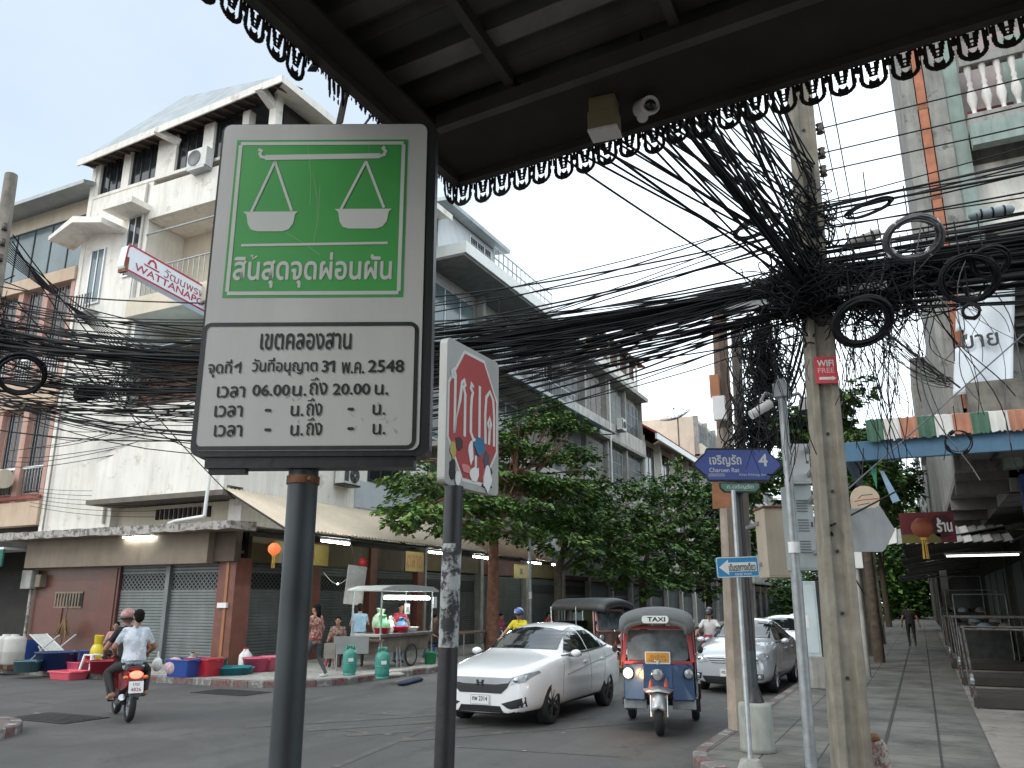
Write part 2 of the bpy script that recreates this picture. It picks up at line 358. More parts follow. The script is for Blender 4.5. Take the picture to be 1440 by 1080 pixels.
# our own corner
kerb_and_walk('d', [(40, 4.3), (-1.2, 4.3)] + arc(-1.2, 2.9, 1.4, 90, 180, 8) + [(-2.6, -40)], [(40, -40)], paverred, ('red and white kerb of the near right corner', 'pavement under the dark canopy'))
# concrete apron and slabs in front of the right shops
q = MB(); q.prism([(.55, 9.6), (30, 9.6), (30, 60), (.75, 60)], KH - .004, KH + .02, M('pale_screed', (.27, .235, .205), .85, var=.2, scale=1.2, streak=.3, patch=.35, pcol=(.17, .155, .14))); struct(q.build('shop_apron'), 'pale concrete apron in front of the right shops')
q = MB(); q.prism([(-.0, 9.4), (.018, 9.4), (.018, 80), (-.0, 80)], KH - .004, KH + .001, M('joint_grey', (.05, .048, .045), .9)); q.prism([(-.605, 9.4), (-.585, 9.4), (-.585, 70), (-.605, 70)], KH - .004, KH, _mats['joint_grey']); struct(q.build('drain_joint'), 'dark drain joints along the right footway')
# road paint
q = MB()
for (a, b) in (((470, 1079), (612, 1020)), ((640, 1050), (872, 1064)), ((420, 985), (560, 962))):
    A, B = gz(*a), gz(*b); A.z = B.z = 0; t = (B - A).normalized(); nn = Vector((-t.y, t.x, 0)) * .06; k = Vector((0, 0, .004))
    q.quad(A - nn + k, B - nn + k, B + nn + k, A + nn + k, yellowline)
for i in range(4):
    x0 = -9.6 + i * .95; A = Vector((x0, 10.2, .0045)); B = A + Vector((2.6, 3.4, 0)); nn = Vector((.10, -.08, 0)); q.quad(A - nn, B - nn, B + nn, A + nn, yellowline)
struct(q.build('road_marking'), 'faded yellow box lines on the crossing')
q = MB()
for i in range(9):
    y = 20 + i * 6.; q.quad((-7.6, y, .004), (-7.48, y, .004), (-7.48, y + 2.4, .004), (-7.6, y + 2.4, .004), whiteline)
for (x, y) in ((52, 988), (72, 1005), (515, 1030), (540, 1005)):
    A = gz(x, y); q.quad((A.x - .5, A.y - .05, .004), (A.x + .5, A.y - .05, .004), (A.x + .5, A.y + .05, .004), (A.x - .5, A.y + .05, .004), whiteline)
struct(q.build('road_marking'), 'faded white dashes on the asphalt')
for (x, y, lab) in ((325, 974, 'dark iron cover set in the road below the shutters'), (80, 1010, 'dark iron cover in the road left of the red scooter')):
    A = gz(x, y); q = MB(); q.prism([(A.x - .75, A.y - .42), (A.x + .75, A.y - .42), (A.x + .75, A.y + .42), (A.x - .75, A.y + .42)], .002, .012, M('iron_cover', (.035, .034, .033), .7, .3, var=.3, bump=.5, bscale=30))
    for i in range(7): q.box((A.x - .66, A.y - .33 + i * .1, .012), (A.x + .66, A.y - .29 + i * .1, .018), _mats['iron_cover'])
    tag(q.build('drain_cover'), lab, 'drain cover')

# ================================================================== LEFT CORNER SHOPHOUSE
Y0, XL, XR = 17.6, -26.35, -17.4
bld = thing('corner_shophouse', 'tall white corner shophouse with brown tiled ground floor behind the scales sign', 'building', (-22, Y0, .15))
def slats(mb, x0, x1, z0, z1, m, Y, pitch=.085, d=.018, axis='x'):
    n = max(2, int((z1 - z0) / pitch)); pr = []
    for i in range(n):
        z = z0 + (z1 - z0) * i / n; dz = (z1 - z0) / n
        pr += [(0, z), (d, z + dz * .25), (d, z + dz * .75)]
    pr.append((0, z1))
    vs = []
    for (q_, z) in pr:
        if axis == 'x': vs += [(x0, Y - q_, z), (x1, Y - q_, z)]
        else: vs += [(Y + q_, x0, z), (Y + q_, x1, z)]
    mb.add(vs, [(2 * i, 2 * i + 1, 2 * i + 3, 2 * i + 2) for i in range(len(pr) - 1)], m)
def lattice(mb, x0, x1, z0, z1, m, Y, axis='x', p=.17, w=.03):
    P = (lambda a, z: (a, Y, z)) if axis == 'x' else (lambda a, z: (Y, a, z))
    n = max(2, round((x1 - x0) / p)); dx = (x1 - x0) / n; k = max(1, round((z1 - z0) / p)); dz = (z1 - z0) / k
    for j in range(k):
        for i in range(n):
            a, b, c, d = x0 + i * dx, x0 + (i + 1) * dx, z0 + j * dz, z0 + (j + 1) * dz
            for (p0, p1) in (((a, c), (b, d)), ((a, d), (b, c))):
                t = Vector((p1[0] - p0[0], p1[1] - p0[1])).normalized(); nn = Vector((-t.y, t.x)) * w / 2
                mb.quad(P(p0[0] - nn.x, p0[1] - nn.y), P(p1[0] - nn.x, p1[1] - nn.y), P(p1[0] + nn.x, p1[1] + nn.y), P(p0[0] + nn.x, p0[1] + nn.y), m)
def shutter(parent, a0, a1, z0, z1, Y, axis='x', mat=None, lat=True, name='shutter', split=True):
    q = MB(); mat = mat or shut; zl = z1 - .75 if lat else z1
    slats(q, a0, a1, z0, zl, mat, Y, axis=axis)
    if lat:
        s_ = -1 if axis == 'x' else 1
        if axis == 'x': q.quad((a0, Y + .02, zl), (a1, Y + .02, zl), (a1, Y + .02, z1), (a0, Y + .02, z1), dark)
        else: q.quad((Y - .02, a0, zl), (Y - .02, a1, zl), (Y - .02, a1, z1), (Y - .02, a0, z1), dark)
        lattice(q, a0, a1, zl, z1 - .28, mat, Y, axis); slats(q, a0, a1, z1 - .28, z1, mat, Y, axis=axis)
    o = q.build(name, parent); return o
# ground floor (front)
q = MB(); q.box((XL, Y0 + .02, .12), (-22.2, Y0 + .4, 3.0), browntile)
q.box((XL + .35, Y0 - .01, .9), (XL + 1.7, Y0 + .02, 2.0), M('brown_wall_tile_b', (.12, .04, .028), .35, var=.12))
q.box((-22.95, Y0 - .008, .15), (-22.3, Y0 + .021, 2.9), _mats['brown_wall_tile_b'])
q.build('tiled_wall', bld)
q = MB()
for i in range(9): q.box((-25.05 + i * .14, Y0 - .03, 1.75), (-24.99 + i * .14, Y0 + .02, 2.15), taupe)
q.box((-25.1, Y0 - .02, 2.15), (-23.75, Y0 + .03, 2.2), taupe); q.box((-25.1, Y0 - .02, 1.70), (-23.75, Y0 + .03, 1.75), taupe); q.box((-25.1, Y0 - .0, 1.75), (-23.75, Y0 + .012, 2.15), dark)
q.build('wall_vent', bld)
shutter(bld, -22.18, -20.18, .15, 2.98, Y0 + .12); shutter(bld, -20.02, -18.05, .15, 2.98, Y0 + .12)
q = MB(); q.box((-20.18, Y0 + .0, .15), (-20.02, Y0 + .3, 2.98), shut); q.build('shutter_post', bld)
q = MB(); q.box((-18.05, Y0 - .02, .12), (XR + .02, Y0 + .62, 3.1), brownp); q.box((-17.72, Y0 - .05, .12), (-17.62, Y0 - .02, 3.1), M('orange_brown_trim', (.30, .13, .06), .6)); q.build('corner_pillar', bld)
q = MB(); q.box((-17.9, Y0 - .10, 1.72), (-17.55, Y0 - .02, 1.86), plastw); q.build('wall_lamp', bld)
q = MB(); q.box((-26.3, Y0 - .4, 2.95), (-18.15, Y0 + .1, 3.85), taupe); q.box((-18.15, Y0 - .16, 3.0), (XR + .05, Y0 + .1, 3.85), M('dark_taupe_board', (.09, .065, .05), .8, var=.2)); q.build('fascia_board', bld, bevel=.01)
# stained concrete ledge, broken edge
q = MB(); n = 46; top = []; bot = []
for i in range(n + 1):
    x = -27.3 + (XR + .55 + 27.3) * i / n; top.append((x, Y0 - .95 + rnd.uniform(-.02, .02), 4.06 + rnd.uniform(-.015, .015))); bot.append((x, Y0 - .93 + rnd.uniform(-.02, .02), 3.84 + rnd.uniform(-.025, .012)))
for i in range(n):
    q.quad(bot[i], bot[i + 1], top[i + 1], top[i], concd)
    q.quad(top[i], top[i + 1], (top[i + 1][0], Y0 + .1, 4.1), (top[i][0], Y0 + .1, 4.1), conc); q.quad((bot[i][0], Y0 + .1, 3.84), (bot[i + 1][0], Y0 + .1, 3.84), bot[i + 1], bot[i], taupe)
q.quad(bot[0], top[0], (top[0][0], Y0 + .1, 4.1), (bot[0][0], Y0 + .1, 3.84), concd); q.quad(top[n], bot[n], (bot[n][0], Y0 + .1, 3.84), (top[n][0], Y0 + .1, 4.1), concd)
q.build('concrete_ledge', bld)
q = MB(); a = Vector((-21.6, Y0 - .5, 3.78)); q.tube([a, a + Vector((1.3, 0, 0))], .028, tube_on, 8); tb = q.build('strip_light', bld)
q = MB(); q.box((-21.66, Y0 - .54, 3.79), (-20.24, Y0 - .46, 3.84), plastw); q.build('lamp_housing', bld)
# upper storeys
XB = -22.95   # left of this the wall is flush, right of it balconies are set back
ZT = 16.55
q = MB(); q.box((XL, Y0, 4.05), (XB, Y0 + 10, ZT), white); q.box((XL - .05, Y0 - .04, 4.05), (XL + .16, Y0 + .0, 17.9), white)
q.box((XB, Y0 + 1.6, 4.05), (XR - .25, Y0 + 10, ZT), cream)
q.box((XR - .5, Y0 - .0, 4.05), (XR, Y0 + 1.6, ZT), white); q.box((XR - .25, Y0 + 1.6, 4.05), (XR, Y0 + 10, ZT), white)
q.box((XL, Y0 + .02, ZT), (XR, Y0 + 10, ZT + .05), white)
q.build('wall', bld)
# solid parapets and slabs of the balconies
for (z0, z1, prot, mt) in ((4.95, 7.75, .8, white), (11.1, 11.75, .5, cream), (14.9, 16.2, .1, white)):
    q = MB(); q.box((XB + .05, Y0 - prot, z0), (XR + .04, Y0 - prot + .14, z1), mt); q.box((XB + .05, Y0 - prot + .14, z0 - .0), (XR - .5, Y0 + 1.6, z0 + .15), mt)
    q.box((XB + .05, Y0 - prot + .14, z0 + .15), (XB + .2, Y0 + .0, z1), mt); q.box((XR - .1, Y0 - prot + .14, z0 + .15), (XR + .04, Y0 + .0, z1), mt); q.build('balcony_parapet', bld, bevel=.01)
q = MB(); q.box((XB - .1, Y0 - .86, 4.8), (XR + .1, Y0 + .1, 4.95), M('dark_drip_board', (.14, .12, .10), .8)); q.box((XB, Y0 + .3, 4.1), (XR - .5, Y0 + .5, 4.8), cream); q.build('drip_ledge', bld)
q = MB()
for i in range(12): q.box((-21.2 + i * .2, Y0 + .24, 4.36), (-21.1 + i * .2, Y0 + .31, 4.68), dark)
q.build('vent_block', bld)
q = MB(); q.box((XB, Y0 + .5, 7.8), (XR - .5, Y0 + .6, 9.6), wood)
for i in range(9): q.box((XB, Y0 + .44, 7.95 + i * .19), (XR - .5, Y0 + .5, 8.05 + i * .19), wood)
q.build('timber_screen', bld)
q = MB(); q.add([(XB, Y0 - 1.2, 9.5), (XR, Y0 - 1.2, 9.5), (XR, Y0 + 1.5, 10.6), (XB, Y0 + 1.5, 10.6)], [(0, 1, 2, 3)], bluesheet); q.build('balcony_awning', bld, solid=.03)
q = MB()
z = 12.75
q.tube([(XB, Y0 - .44, z), (XR, Y0 - .44, z)], .03, galv)
q.tube([(XB, Y0 - .02, 14.35), (XR, Y0 - .02, 14.35)], .035, galv)
for i in range(24): q.box((XB + .1 + i * .24, Y0 - .455, 11.75), (XB + .125 + i * .24, Y0 - .43, z), galv)
q.build('railing', bld)
for (x, z0, z1) in ((-20.3, 11.9, 14.2), (-18.9, 11.9, 14.2)):
    f = MB(); f.box((x - .45, Y0 + 1.5, z0), (x + .45, Y0 + 1.6, z1), white); f = f.build('balcony_door', bld, bevel=.01)
    g = MB(); g.box((x - .36, Y0 + 1.46, z0 + .9), (x + .36, Y0 + 1.5, z1 - .1), glassd); g.box((x - .36, Y0 + 1.455, z0 + .1), (x + .36, Y0 + 1.5, z0 + .86), glassb); g.build('pane', f)
# windows of the flush part with their little slabs
def window(parent, x0, x1, z0, z1, Y, fm, gm, nd=2, d=.06, bars=False):
    f = MB(); w = .06
    f.box((x0, Y - d, z0), (x0 + w, Y + .02, z1), fm); f.box((x1 - w, Y - d, z0), (x1, Y + .02, z1), fm); f.box((x0 + w, Y - d, z0), (x1 - w, Y + .02, z0 + w), fm); f.box((x0 + w, Y - d, z1 - w), (x1 - w, Y + .02, z1), fm)
    for i in range(1, nd):
        x = x0 + (x1 - x0) * i / nd; f.box((x - .025, Y - d, z0 + w), (x + .025, Y + .02, z1 - w), fm)
    if bars:
        k = int((x1 - x0) / .14)
        for i in range(1, k): f.box((x0 + (x1 - x0) * i / k - .008, Y - d - .02, z0), (x0 + (x1 - x0) * i / k + .008, Y - d - .004, z1), galv)
    o = f.build('window', parent); g = MB(); g.box((x0 + w, Y - .03, z0 + w), (x1 - w, Y + .015, z1 - w), gm); g.build('pane', o); return o
window(bld, -25.75, -25.0, 12.15, 14.3, Y0, alum, glassb, 2); window(bld, -23.95, -23.2, 12.9, 15.2, Y0, alum, glassd, 2)
q = MB(); q.prism([(-26.9, 14.55), (-26.9, 14.7), (-25.7, 15.25), (-24.1, 14.85), (-24.1, 14.65), (-25.7, 15.0)], 0, 1.0, white, frame((0, Y0 - 1.0, 0), (1, 0, 0), (0, 0, 1)) @ Matrix.Scale(-1, 4, (0, 0, 1))); q.build('window_hood', bld)
q = MB(); q.box((-24.3, Y0 - .9, 15.2), (-22.8, Y0, 15.42), white); q.build('window_hood', bld, bevel=.01)
q = MB(); q.box((-26.0, Y0 - .42, 11.75), (-24.9, Y0 - .02, 11.8), galv)
for i in range(8): q.box((-26.0 + i * .15, Y0 - .42, 11.8), (-25.97 + i * .15, Y0 - .39, 12.4), blackpaint)
q.build('window_rail', bld)
# top floor, dark openings under a shallow gabled roof
q = MB()
zt0, zt1 = 16.6, 18.1
for (a, b) in ((XL, -26.0), (-24.75, -24.35), (-22.95, -22.0), (-20.7, -20.2), (-18.9, -18.6)): q = MB(); q.box((a, Y0, zt0), (b, Y0 + .3, zt1), white); q.build('attic_pier', bld)
q = MB()
q.box((XL, Y0 - .03, zt0 - .12), (XR, Y0 + .3, zt0), white); q.box((XR - .3, Y0, zt0), (XR, Y0 + .3, 18.4), white); q.box((XL, Y0 + .3, zt0), (XL + .3, Y0 + 9.5, zt1), white)
q.build('attic_wall', bld)
for yy in (2.4, 5., 8.): q = MB(); q.box((XR - .3, Y0 + yy, zt0), (XR, Y0 + yy + .5, 18.4), white); q.build('attic_pier', bld)
for (a, b) in ((-26.0, -24.75), (-24.35, -22.95), (-22.0, -20.7), (-20.2, -18.9)): window(bld, a, b, zt0 + .01, zt1, Y0 + .16, blackpaint, glassd, 3)
q = MB(); q.box((XR - .2, Y0 + .5, zt0), (XR - .12, Y0 + 2.4, 18.3), dark); q.box((XR - .2, Y0 + 2.9, zt0), (XR - .12, Y0 + 9.5, 18.3), dark); q.build('attic_opening', bld)
# roof: eave comes out over the front, ridge behind
E0 = Y0 - .6; XA, XE = -26.5, XR + .75; ez = lambda x: 17.78 + (x - XA) * .053
A_, B_, C2, D_ = (XA, E0, ez(XA) + .1), (XE, E0, ez(XE) + .1), (XE, Y0 + 10.3, ez(XE) + .1), (XA, Y0 + 10.3, ez(XA) + .1); P_, Q_ = (-23.5, Y0 + 1.3, 20.9), (-23.5, Y0 + 7, 20.9)
q = MB(); q.add([A_, B_, C2, D_, P_, Q_], [(0, 1, 4), (1, 2, 5, 4), (3, 0, 4, 5), (2, 3, 5)], tin); q.build('roof', bld, solid=.06)
q = MB(); q.bar((XA, E0 - .02, ez(XA)), (XE, E0 - .02, ez(XE)), .05, .26, white); q.build('bargeboard', bld); q = MB(); q.box((XE, E0, ez(XE) - .15), (XE + .03, Y0 + 10.3, ez(XE) + .12), white); q.quad((XE, E0 + .02, ez(XE)), (XE, Y0 + 10.3, ez(XE)), (XR - .3, Y0 + 10.3, ez(XE) + .1), (XR - .3, E0 + .02, ez(XE) + .1), white); q.build('bargeboard', bld)
q = MB()
for i in range(21):
    x = XA + .2 + i * .46; q.bar((x, E0 + .05, ez(x) - .06), (x, Y0 + .1, ez(x) + .1), .05, .07, wood)
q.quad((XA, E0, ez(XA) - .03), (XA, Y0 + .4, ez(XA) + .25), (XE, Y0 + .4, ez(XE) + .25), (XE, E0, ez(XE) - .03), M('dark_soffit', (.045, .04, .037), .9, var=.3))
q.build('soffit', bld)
q = MB(); q.bar((-22.4, E0 - .05, ez(-22.4)), (-21.9, Y0 + .05, 17.75), .24, .2, white); q.build('roof_bracket', bld); q = MB(); q.bar((-17.6, E0 - .05, ez(-17.6)), (-17.6, Y0 + .05, 17.95), .26, .26, white); q.build('roof_bracket', bld)
# street-side ground floor arcade (dark), between pillars
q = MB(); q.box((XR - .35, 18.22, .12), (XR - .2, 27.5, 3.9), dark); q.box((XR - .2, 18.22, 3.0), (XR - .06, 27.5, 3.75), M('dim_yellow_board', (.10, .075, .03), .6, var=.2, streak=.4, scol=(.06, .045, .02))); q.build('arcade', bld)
for y in (20.9, 24.0, 27.1): q = MB(); q.box((XR - .2, y, .12), (XR + .03, y + .42, 3.75), brownp); q.build('pillar', bld)
shutter(bld, 18.3, 20.85, .15, 3.0, XR - .18, 'y', shutd); shutter(bld, 21.4, 23.95, .15, 3.0, XR - .18, 'y', shutd); shutter(bld, 24.5, 27.05, .15, 3.0, XR - .18, 'y', shutd)
# side windows, air conditioner
def win_x(parent, y0, y1, z0, z1, X, fm, gm, nd=2, bars=False, d=.06):
    f = MB(); w = .07
    f.box((X - .02, y0, z0), (X + d, y0 + w, z1), fm); f.box((X - .02, y1 - w, z0), (X + d, y1, z1), fm); f.box((X - .02, y0 + w, z0), (X + d, y1 - w, z0 + w), fm); f.box((X - .02, y0 + w, z1 - w), (X + d, y1 - w, z1), fm)
    for i in range(1, nd): y = y0 + (y1 - y0) * i / nd; f.box((X - .02, y - .03, z0 + w), (X + d, y + .03, z1 - w), fm)
    if bars:
        k = int((y1 - y0) / .16)
        for i in range(1, k): f.box((X + d + .004, y0 + (y1 - y0) * i / k - .01, z0), (X + d + .024, y0 + (y1 - y0) * i / k + .01, z1), galv)
        for zz in (z0 + (z1 - z0) * .33, z0 + (z1 - z0) * .66): f.box((X + d + .024, y0, zz), (X + d + .034, y1, zz + .02), galv)
    o = f.build('window', parent); g = MB(); g.box((X - .015, y0 + w, z0 + w), (X + .03, y1 - w, z1 - w), gm); g.build('pane', o)
for k in range(2): win_x(bld, 23.6 + 0, 25.8, 6.1, 8.0, XR, blackpaint, glassd, 3) if k == 0 else win_x(bld, 19.0, 20.2, 6.2, 7.8, XR, alum, glassd, 2)
for z in (10., 13.6): win_x(bld, 19.5, 21.5, z, z + 1.8, XR, alum, glassd, 2); win_x(bld, 23.5, 25.5, z, z + 1.8, XR, alum, glassd, 2)
q = MB(); q.box((XR, 22.9, 5.1), (XR + .03, 27.6, 6.05), M('pale_blue_grey_render', (.45, .49, .52), .85, var=.06)); q.build('painted_band', bld)
def aircon(y, z, X, label, h=1.25, fans=2):
    t = thing('air_conditioner', label, 'air conditioner', (X, y, z)); q = MB(); q.box((X + .1, y - .45, z), (X + .48, y + .45, z + h), M('aircon_white', (.6, .6, .57), .5, var=.08, streak=.3)); q.build('casing', t, bevel=.02)
    for i in range(fans):
        c = Vector((X + .485, y + .12, z + h * (i + .5) / fans)); f = MB(); T = Matrix.Translation(c) @ Matrix.Rotation(R_(90), 4, 'Y')
        f.lathe([(0, .0), (.24, .0), (.26, .02), (.26, .0)], blackpaint, 20, T)
        for r in (.06, .12, .18, .24): f.lathe([(r - .006, .02), (r + .006, .028), (r + .006, .02)], galv, 20, T)
        for a in range(6): f.bar(c + Vector((.015, 0, 0)), c + Vector((.015, .22 * math.cos(a), .22 * math.sin(a))), .05, .01, M('fan_grey', (.08, .08, .08), .5))
        f.ell(c + Vector((.02, 0, 0)), (.02, .05, .05), plastw, 8); f.build('fan', t)
    s_ = MB()
    for i in range(7): s_.box((X + .48, y - .42 + i * .035, z + .08), (X + .487, y - .40 + i * .035, z + h - .08), blackpaint)
    s_.box((X + .09, y - .45, z - .06), (X + .5, y + .45, z), blackpaint); s_.box((X - .01, y - .4, z - .06), (X + .1, y - .34, z - .01), galv); s_.box((X - .01, y + .34, z - .06), (X + .1, y + .4, z - .01), galv); s_.build('bracket', t)
    return t
aircon(22.1, 5.75, XR, 'white twin-fan air conditioner on the wall below the scales sign')
t = thing('air_conditioner', 'white single-fan air conditioner under the white building top windows', 'air conditioner', (-20.4, Y0, 15.9)); q = MB(); q.box((-20.85, Y0 - .45, 16.15), (-19.95, Y0 - .12, 16.85), _mats['aircon_white']); q.build('casing', t, bevel=.02)
q = MB(); q.lathe([(0, .0), (.27, .0), (.29, .02), (.29, 0)], M('fan_shadow_grey', (.13, .13, .13), .5), 20, Matrix.Translation((-20.5, Y0 - .455, 16.5)) @ Matrix.Rotation(R_(90), 4, 'X')); q.build('fan', t)
q = MB(); q.box((-20.8, Y0 - .45, 16.07), (-20.0, Y0 - .0, 16.15), galv); q.build('bracket', t)
# exterior drain pipe
q = MB(); q.tube([(-17.75, Y0 - 1.02, 4.2), (-18.9, Y0 - .98, 4.12), (-19.6, Y0 - .6, 4.12)], .05, plastw); q.tube([(-17.75, Y0 - 1.02, 4.2), (-17.68, Y0 - .95, 7.6)], .05, plastw); q.tube([(-23.2, Y0 - .06, 4.3), (-23.2, Y0 - .06, 16.4)], .05, whitedirty); q.tube([(-26.1, Y0 - .09, 4.2), (-26.1, Y0 - .09, 12)], .03, conc); q.build('drain_pipe', bld)
# WATTANAPON box sign, standing out from the wall
t = thing('box_sign', 'long white lightbox sign reading WATTANAPON in red on the white building', 'shop sign', (-19.4, 16, 11)); X = -19.4
A = onX(180, 341, X); A2 = onX(173, 377, X); B = onX(292, 405, X); B2 = onX(292, 441, X)
u = (B - A); u.normalize(); L = 4.6; hgt = (A - A2).length; vdn = Vector((0, 0, 1)); vdn = (vdn - u * vdn.dot(u)).normalized(); T = frame(A2, u, vdn)
red = M('sign_red_vinyl', (.42, .02, .05), .4, var=.05)
q = MB(); q.prism(rrect(0, 0, L, hgt, .16), -.28, 0, M('lightbox_white', (.74, .76, .8), .35, var=.05), T); q.build('box', t)
q = MB(); o_ = rrect(.02, .02, L - .02, hgt - .02, .15); ribbon(q, o_ + o_[:1], .06, red, T, .004); q.build('border', t)
q = MB(); letters(q, 'WATTANAPON.CO', .35, hgt * .30, None, red, T, width=3.7, height=hgt * .27, bold=.02, align='LEFT', z=.003); letters(q, 'วัฒนพรพาณิชย์', 1.35, hgt * .66, None, M('sign_grey_red_vinyl', (.32, .08, .10), .4), T, width=2.7, height=hgt * .34, bold=.01, align='LEFT', z=.003)
q.prism([(.65, hgt * .52), (1.15, hgt * .52), (1.2, hgt * .58), (.6, hgt * .58)], .003, .006, red, T); q.prism([(.72, hgt * .62), (.78, hgt * .82), (.9, hgt * .9), (1.02, hgt * .82), (1.08, hgt * .62), (1.0, hgt * .62), (.97, hgt * .76), (.9, hgt * .8), (.83, hgt * .76), (.8, hgt * .62)], .003, .006, red, T); q.build('lettering', t)
q = MB(); P0 = T @ Vector((.1, .1, -.14)); P1 = T @ Vector((L, hgt, -.14)); q.bar(P0 + Vector((0, 0, -.15)), P0 + Vector((-.0, 0, .3)), .3, .1, rust); q.bar(P1 + Vector((0, -.3, 0)), P1 + Vector((0, 1.4, 0)), .06, .06, rust); q.bar(P1 + Vector((0, -.3, -1)), P1 + Vector((0, 1.4, -1)), .06, .06, rust); q.build('bracket', t)

# ================================================================== PINK SHOPHOUSE, left edge
pb = thing('pink_shophouse', 'salmon pink shophouse with grilled windows at the left edge', 'building', (-31, Y0, .15))
XP = -26.42; q = MB(); q.box((-36.3, Y0 + .3, .12), (XP, Y0 + 9, 4.4), dark); q.box((-36.3, Y0 + .3, 4.4), (XP, Y0 + 9, 13.7), pink)
for (a, b) in ((XP - .22, XP), (XP - 1.75, XP - 1.45), (XP - 3.25, XP - 2.95), (XP - 4.8, XP - 4.5), (XP - 6.4, XP - 6.1)): q.box((a, Y0 - .05, 5.2), (b, Y0 + .3, 13.4), pink)
for (z0, z1) in ((4.4, 5.2), (8.6, 9.6), (13.3, 13.8)): q.box((-36.3, Y0 - .14, z0), (XP, Y0 + .3, z1), peach)
q.box((-36.3, Y0 - .16, 5.3), (XP, Y0 - .1, 5.42), M('dark_red_trim', (.25, .07, .05), .7)); q.build('wall', pb)
for (z0, z1) in ((5.5, 8.6), (9.6, 13.3)):
    for (a, b) in ((XP - 1.45, XP - .22), (XP - 2.95, XP - 1.75), (XP - 4.5, XP - 3.25), (XP - 6.1, XP - 4.8)): window(pb, a, b, z0, z1, Y0 + .2, pink, glassd, 2, bars=True)
    q = MB()
    for (a, b) in ((XP - 1.45, XP - .22), (XP - 2.95, XP - 1.75), (XP - 4.5, XP - 3.25)):
        q.box((a, Y0 + .02, z0 + .9), (b, Y0 + .06, z0 + .98), plastw)
        for i in range(8): q.box((a + .04 + i * (b - a - .1) / 7, Y0 + .03, z0 + .1), (a + .07 + i * (b - a - .1) / 7, Y0 + .05, z0 + .9), plastw if z0 > 9 else galv)
    q.build('grille', pb)
q = MB(); q.tube([(-36, Y0 - .5, 6.0), (XP - 1.5, Y0 - .5, 6.0)], .33, cream, 14); q.build('rolled_awning', pb)
q = MB(); q.box((-36.3, Y0 + .6, 13.8), (XP + .0, Y0 + 8, 17.1), cream); q.build('penthouse', pb)
window(pb, -32.5, XP - .6, 14.2, 16.4, Y0 + .6, blackpaint, glassb, 5)
q = MB(); q.add([(-36.5, Y0 - .5, 16.95), (XP + .25, Y0 - .5, 16.95), (XP + .25, Y0 + 4.5, 18.2), (-36.5, Y0 + 4.5, 18.2), (-36.5, Y0 - .5, 17.1), (XP + .25, Y0 - .5, 17.1), (XP + .25, Y0 + 4.5, 18.35), (-36.5, Y0 + 4.5, 18.35)], [(0, 3, 2, 1), (4, 5, 6, 7), (0, 1, 5, 4), (1, 2, 6, 5)], tin)
q.add([(XP + .02, Y0 + .6, 17.1), (XP + .02, Y0 + 8, 17.1), (XP + .02, Y0 + 4.5, 18.2)], [(0, 1, 2)], conc); q.build('roof', pb)
q = MB(); q.box((-36.3, Y0 - .9, 3.0), (XP - .3, Y0 - .84, 3.55), M('green_canvas', (.02, .12, .09), .8)); q.box((-36.3, Y0 - .9, 3.55), (XP - .3, Y0 + .3, 3.62), plastw); q.build('shop_awning', pb)
t = thing('meter_box', 'grey meter boxes on the wall left of the brown tiles', 'meter box', (-26.2, Y0, 2.4)); q = MB(); q.box((-26.5, Y0 - .3, 2.3), (-26.0, Y0 - .05, 2.9), conc); q.box((-25.9, Y0 - .22, 2.35), (-25.65, Y0 + .03, 2.75), taupe); q.build('casing', t, bevel=.02); q = MB(); q.tube([(-26.2, Y0 - .1, 2.3), (-26.15, Y0 - .1, .2)], .05, concd); q.build('conduit', t)
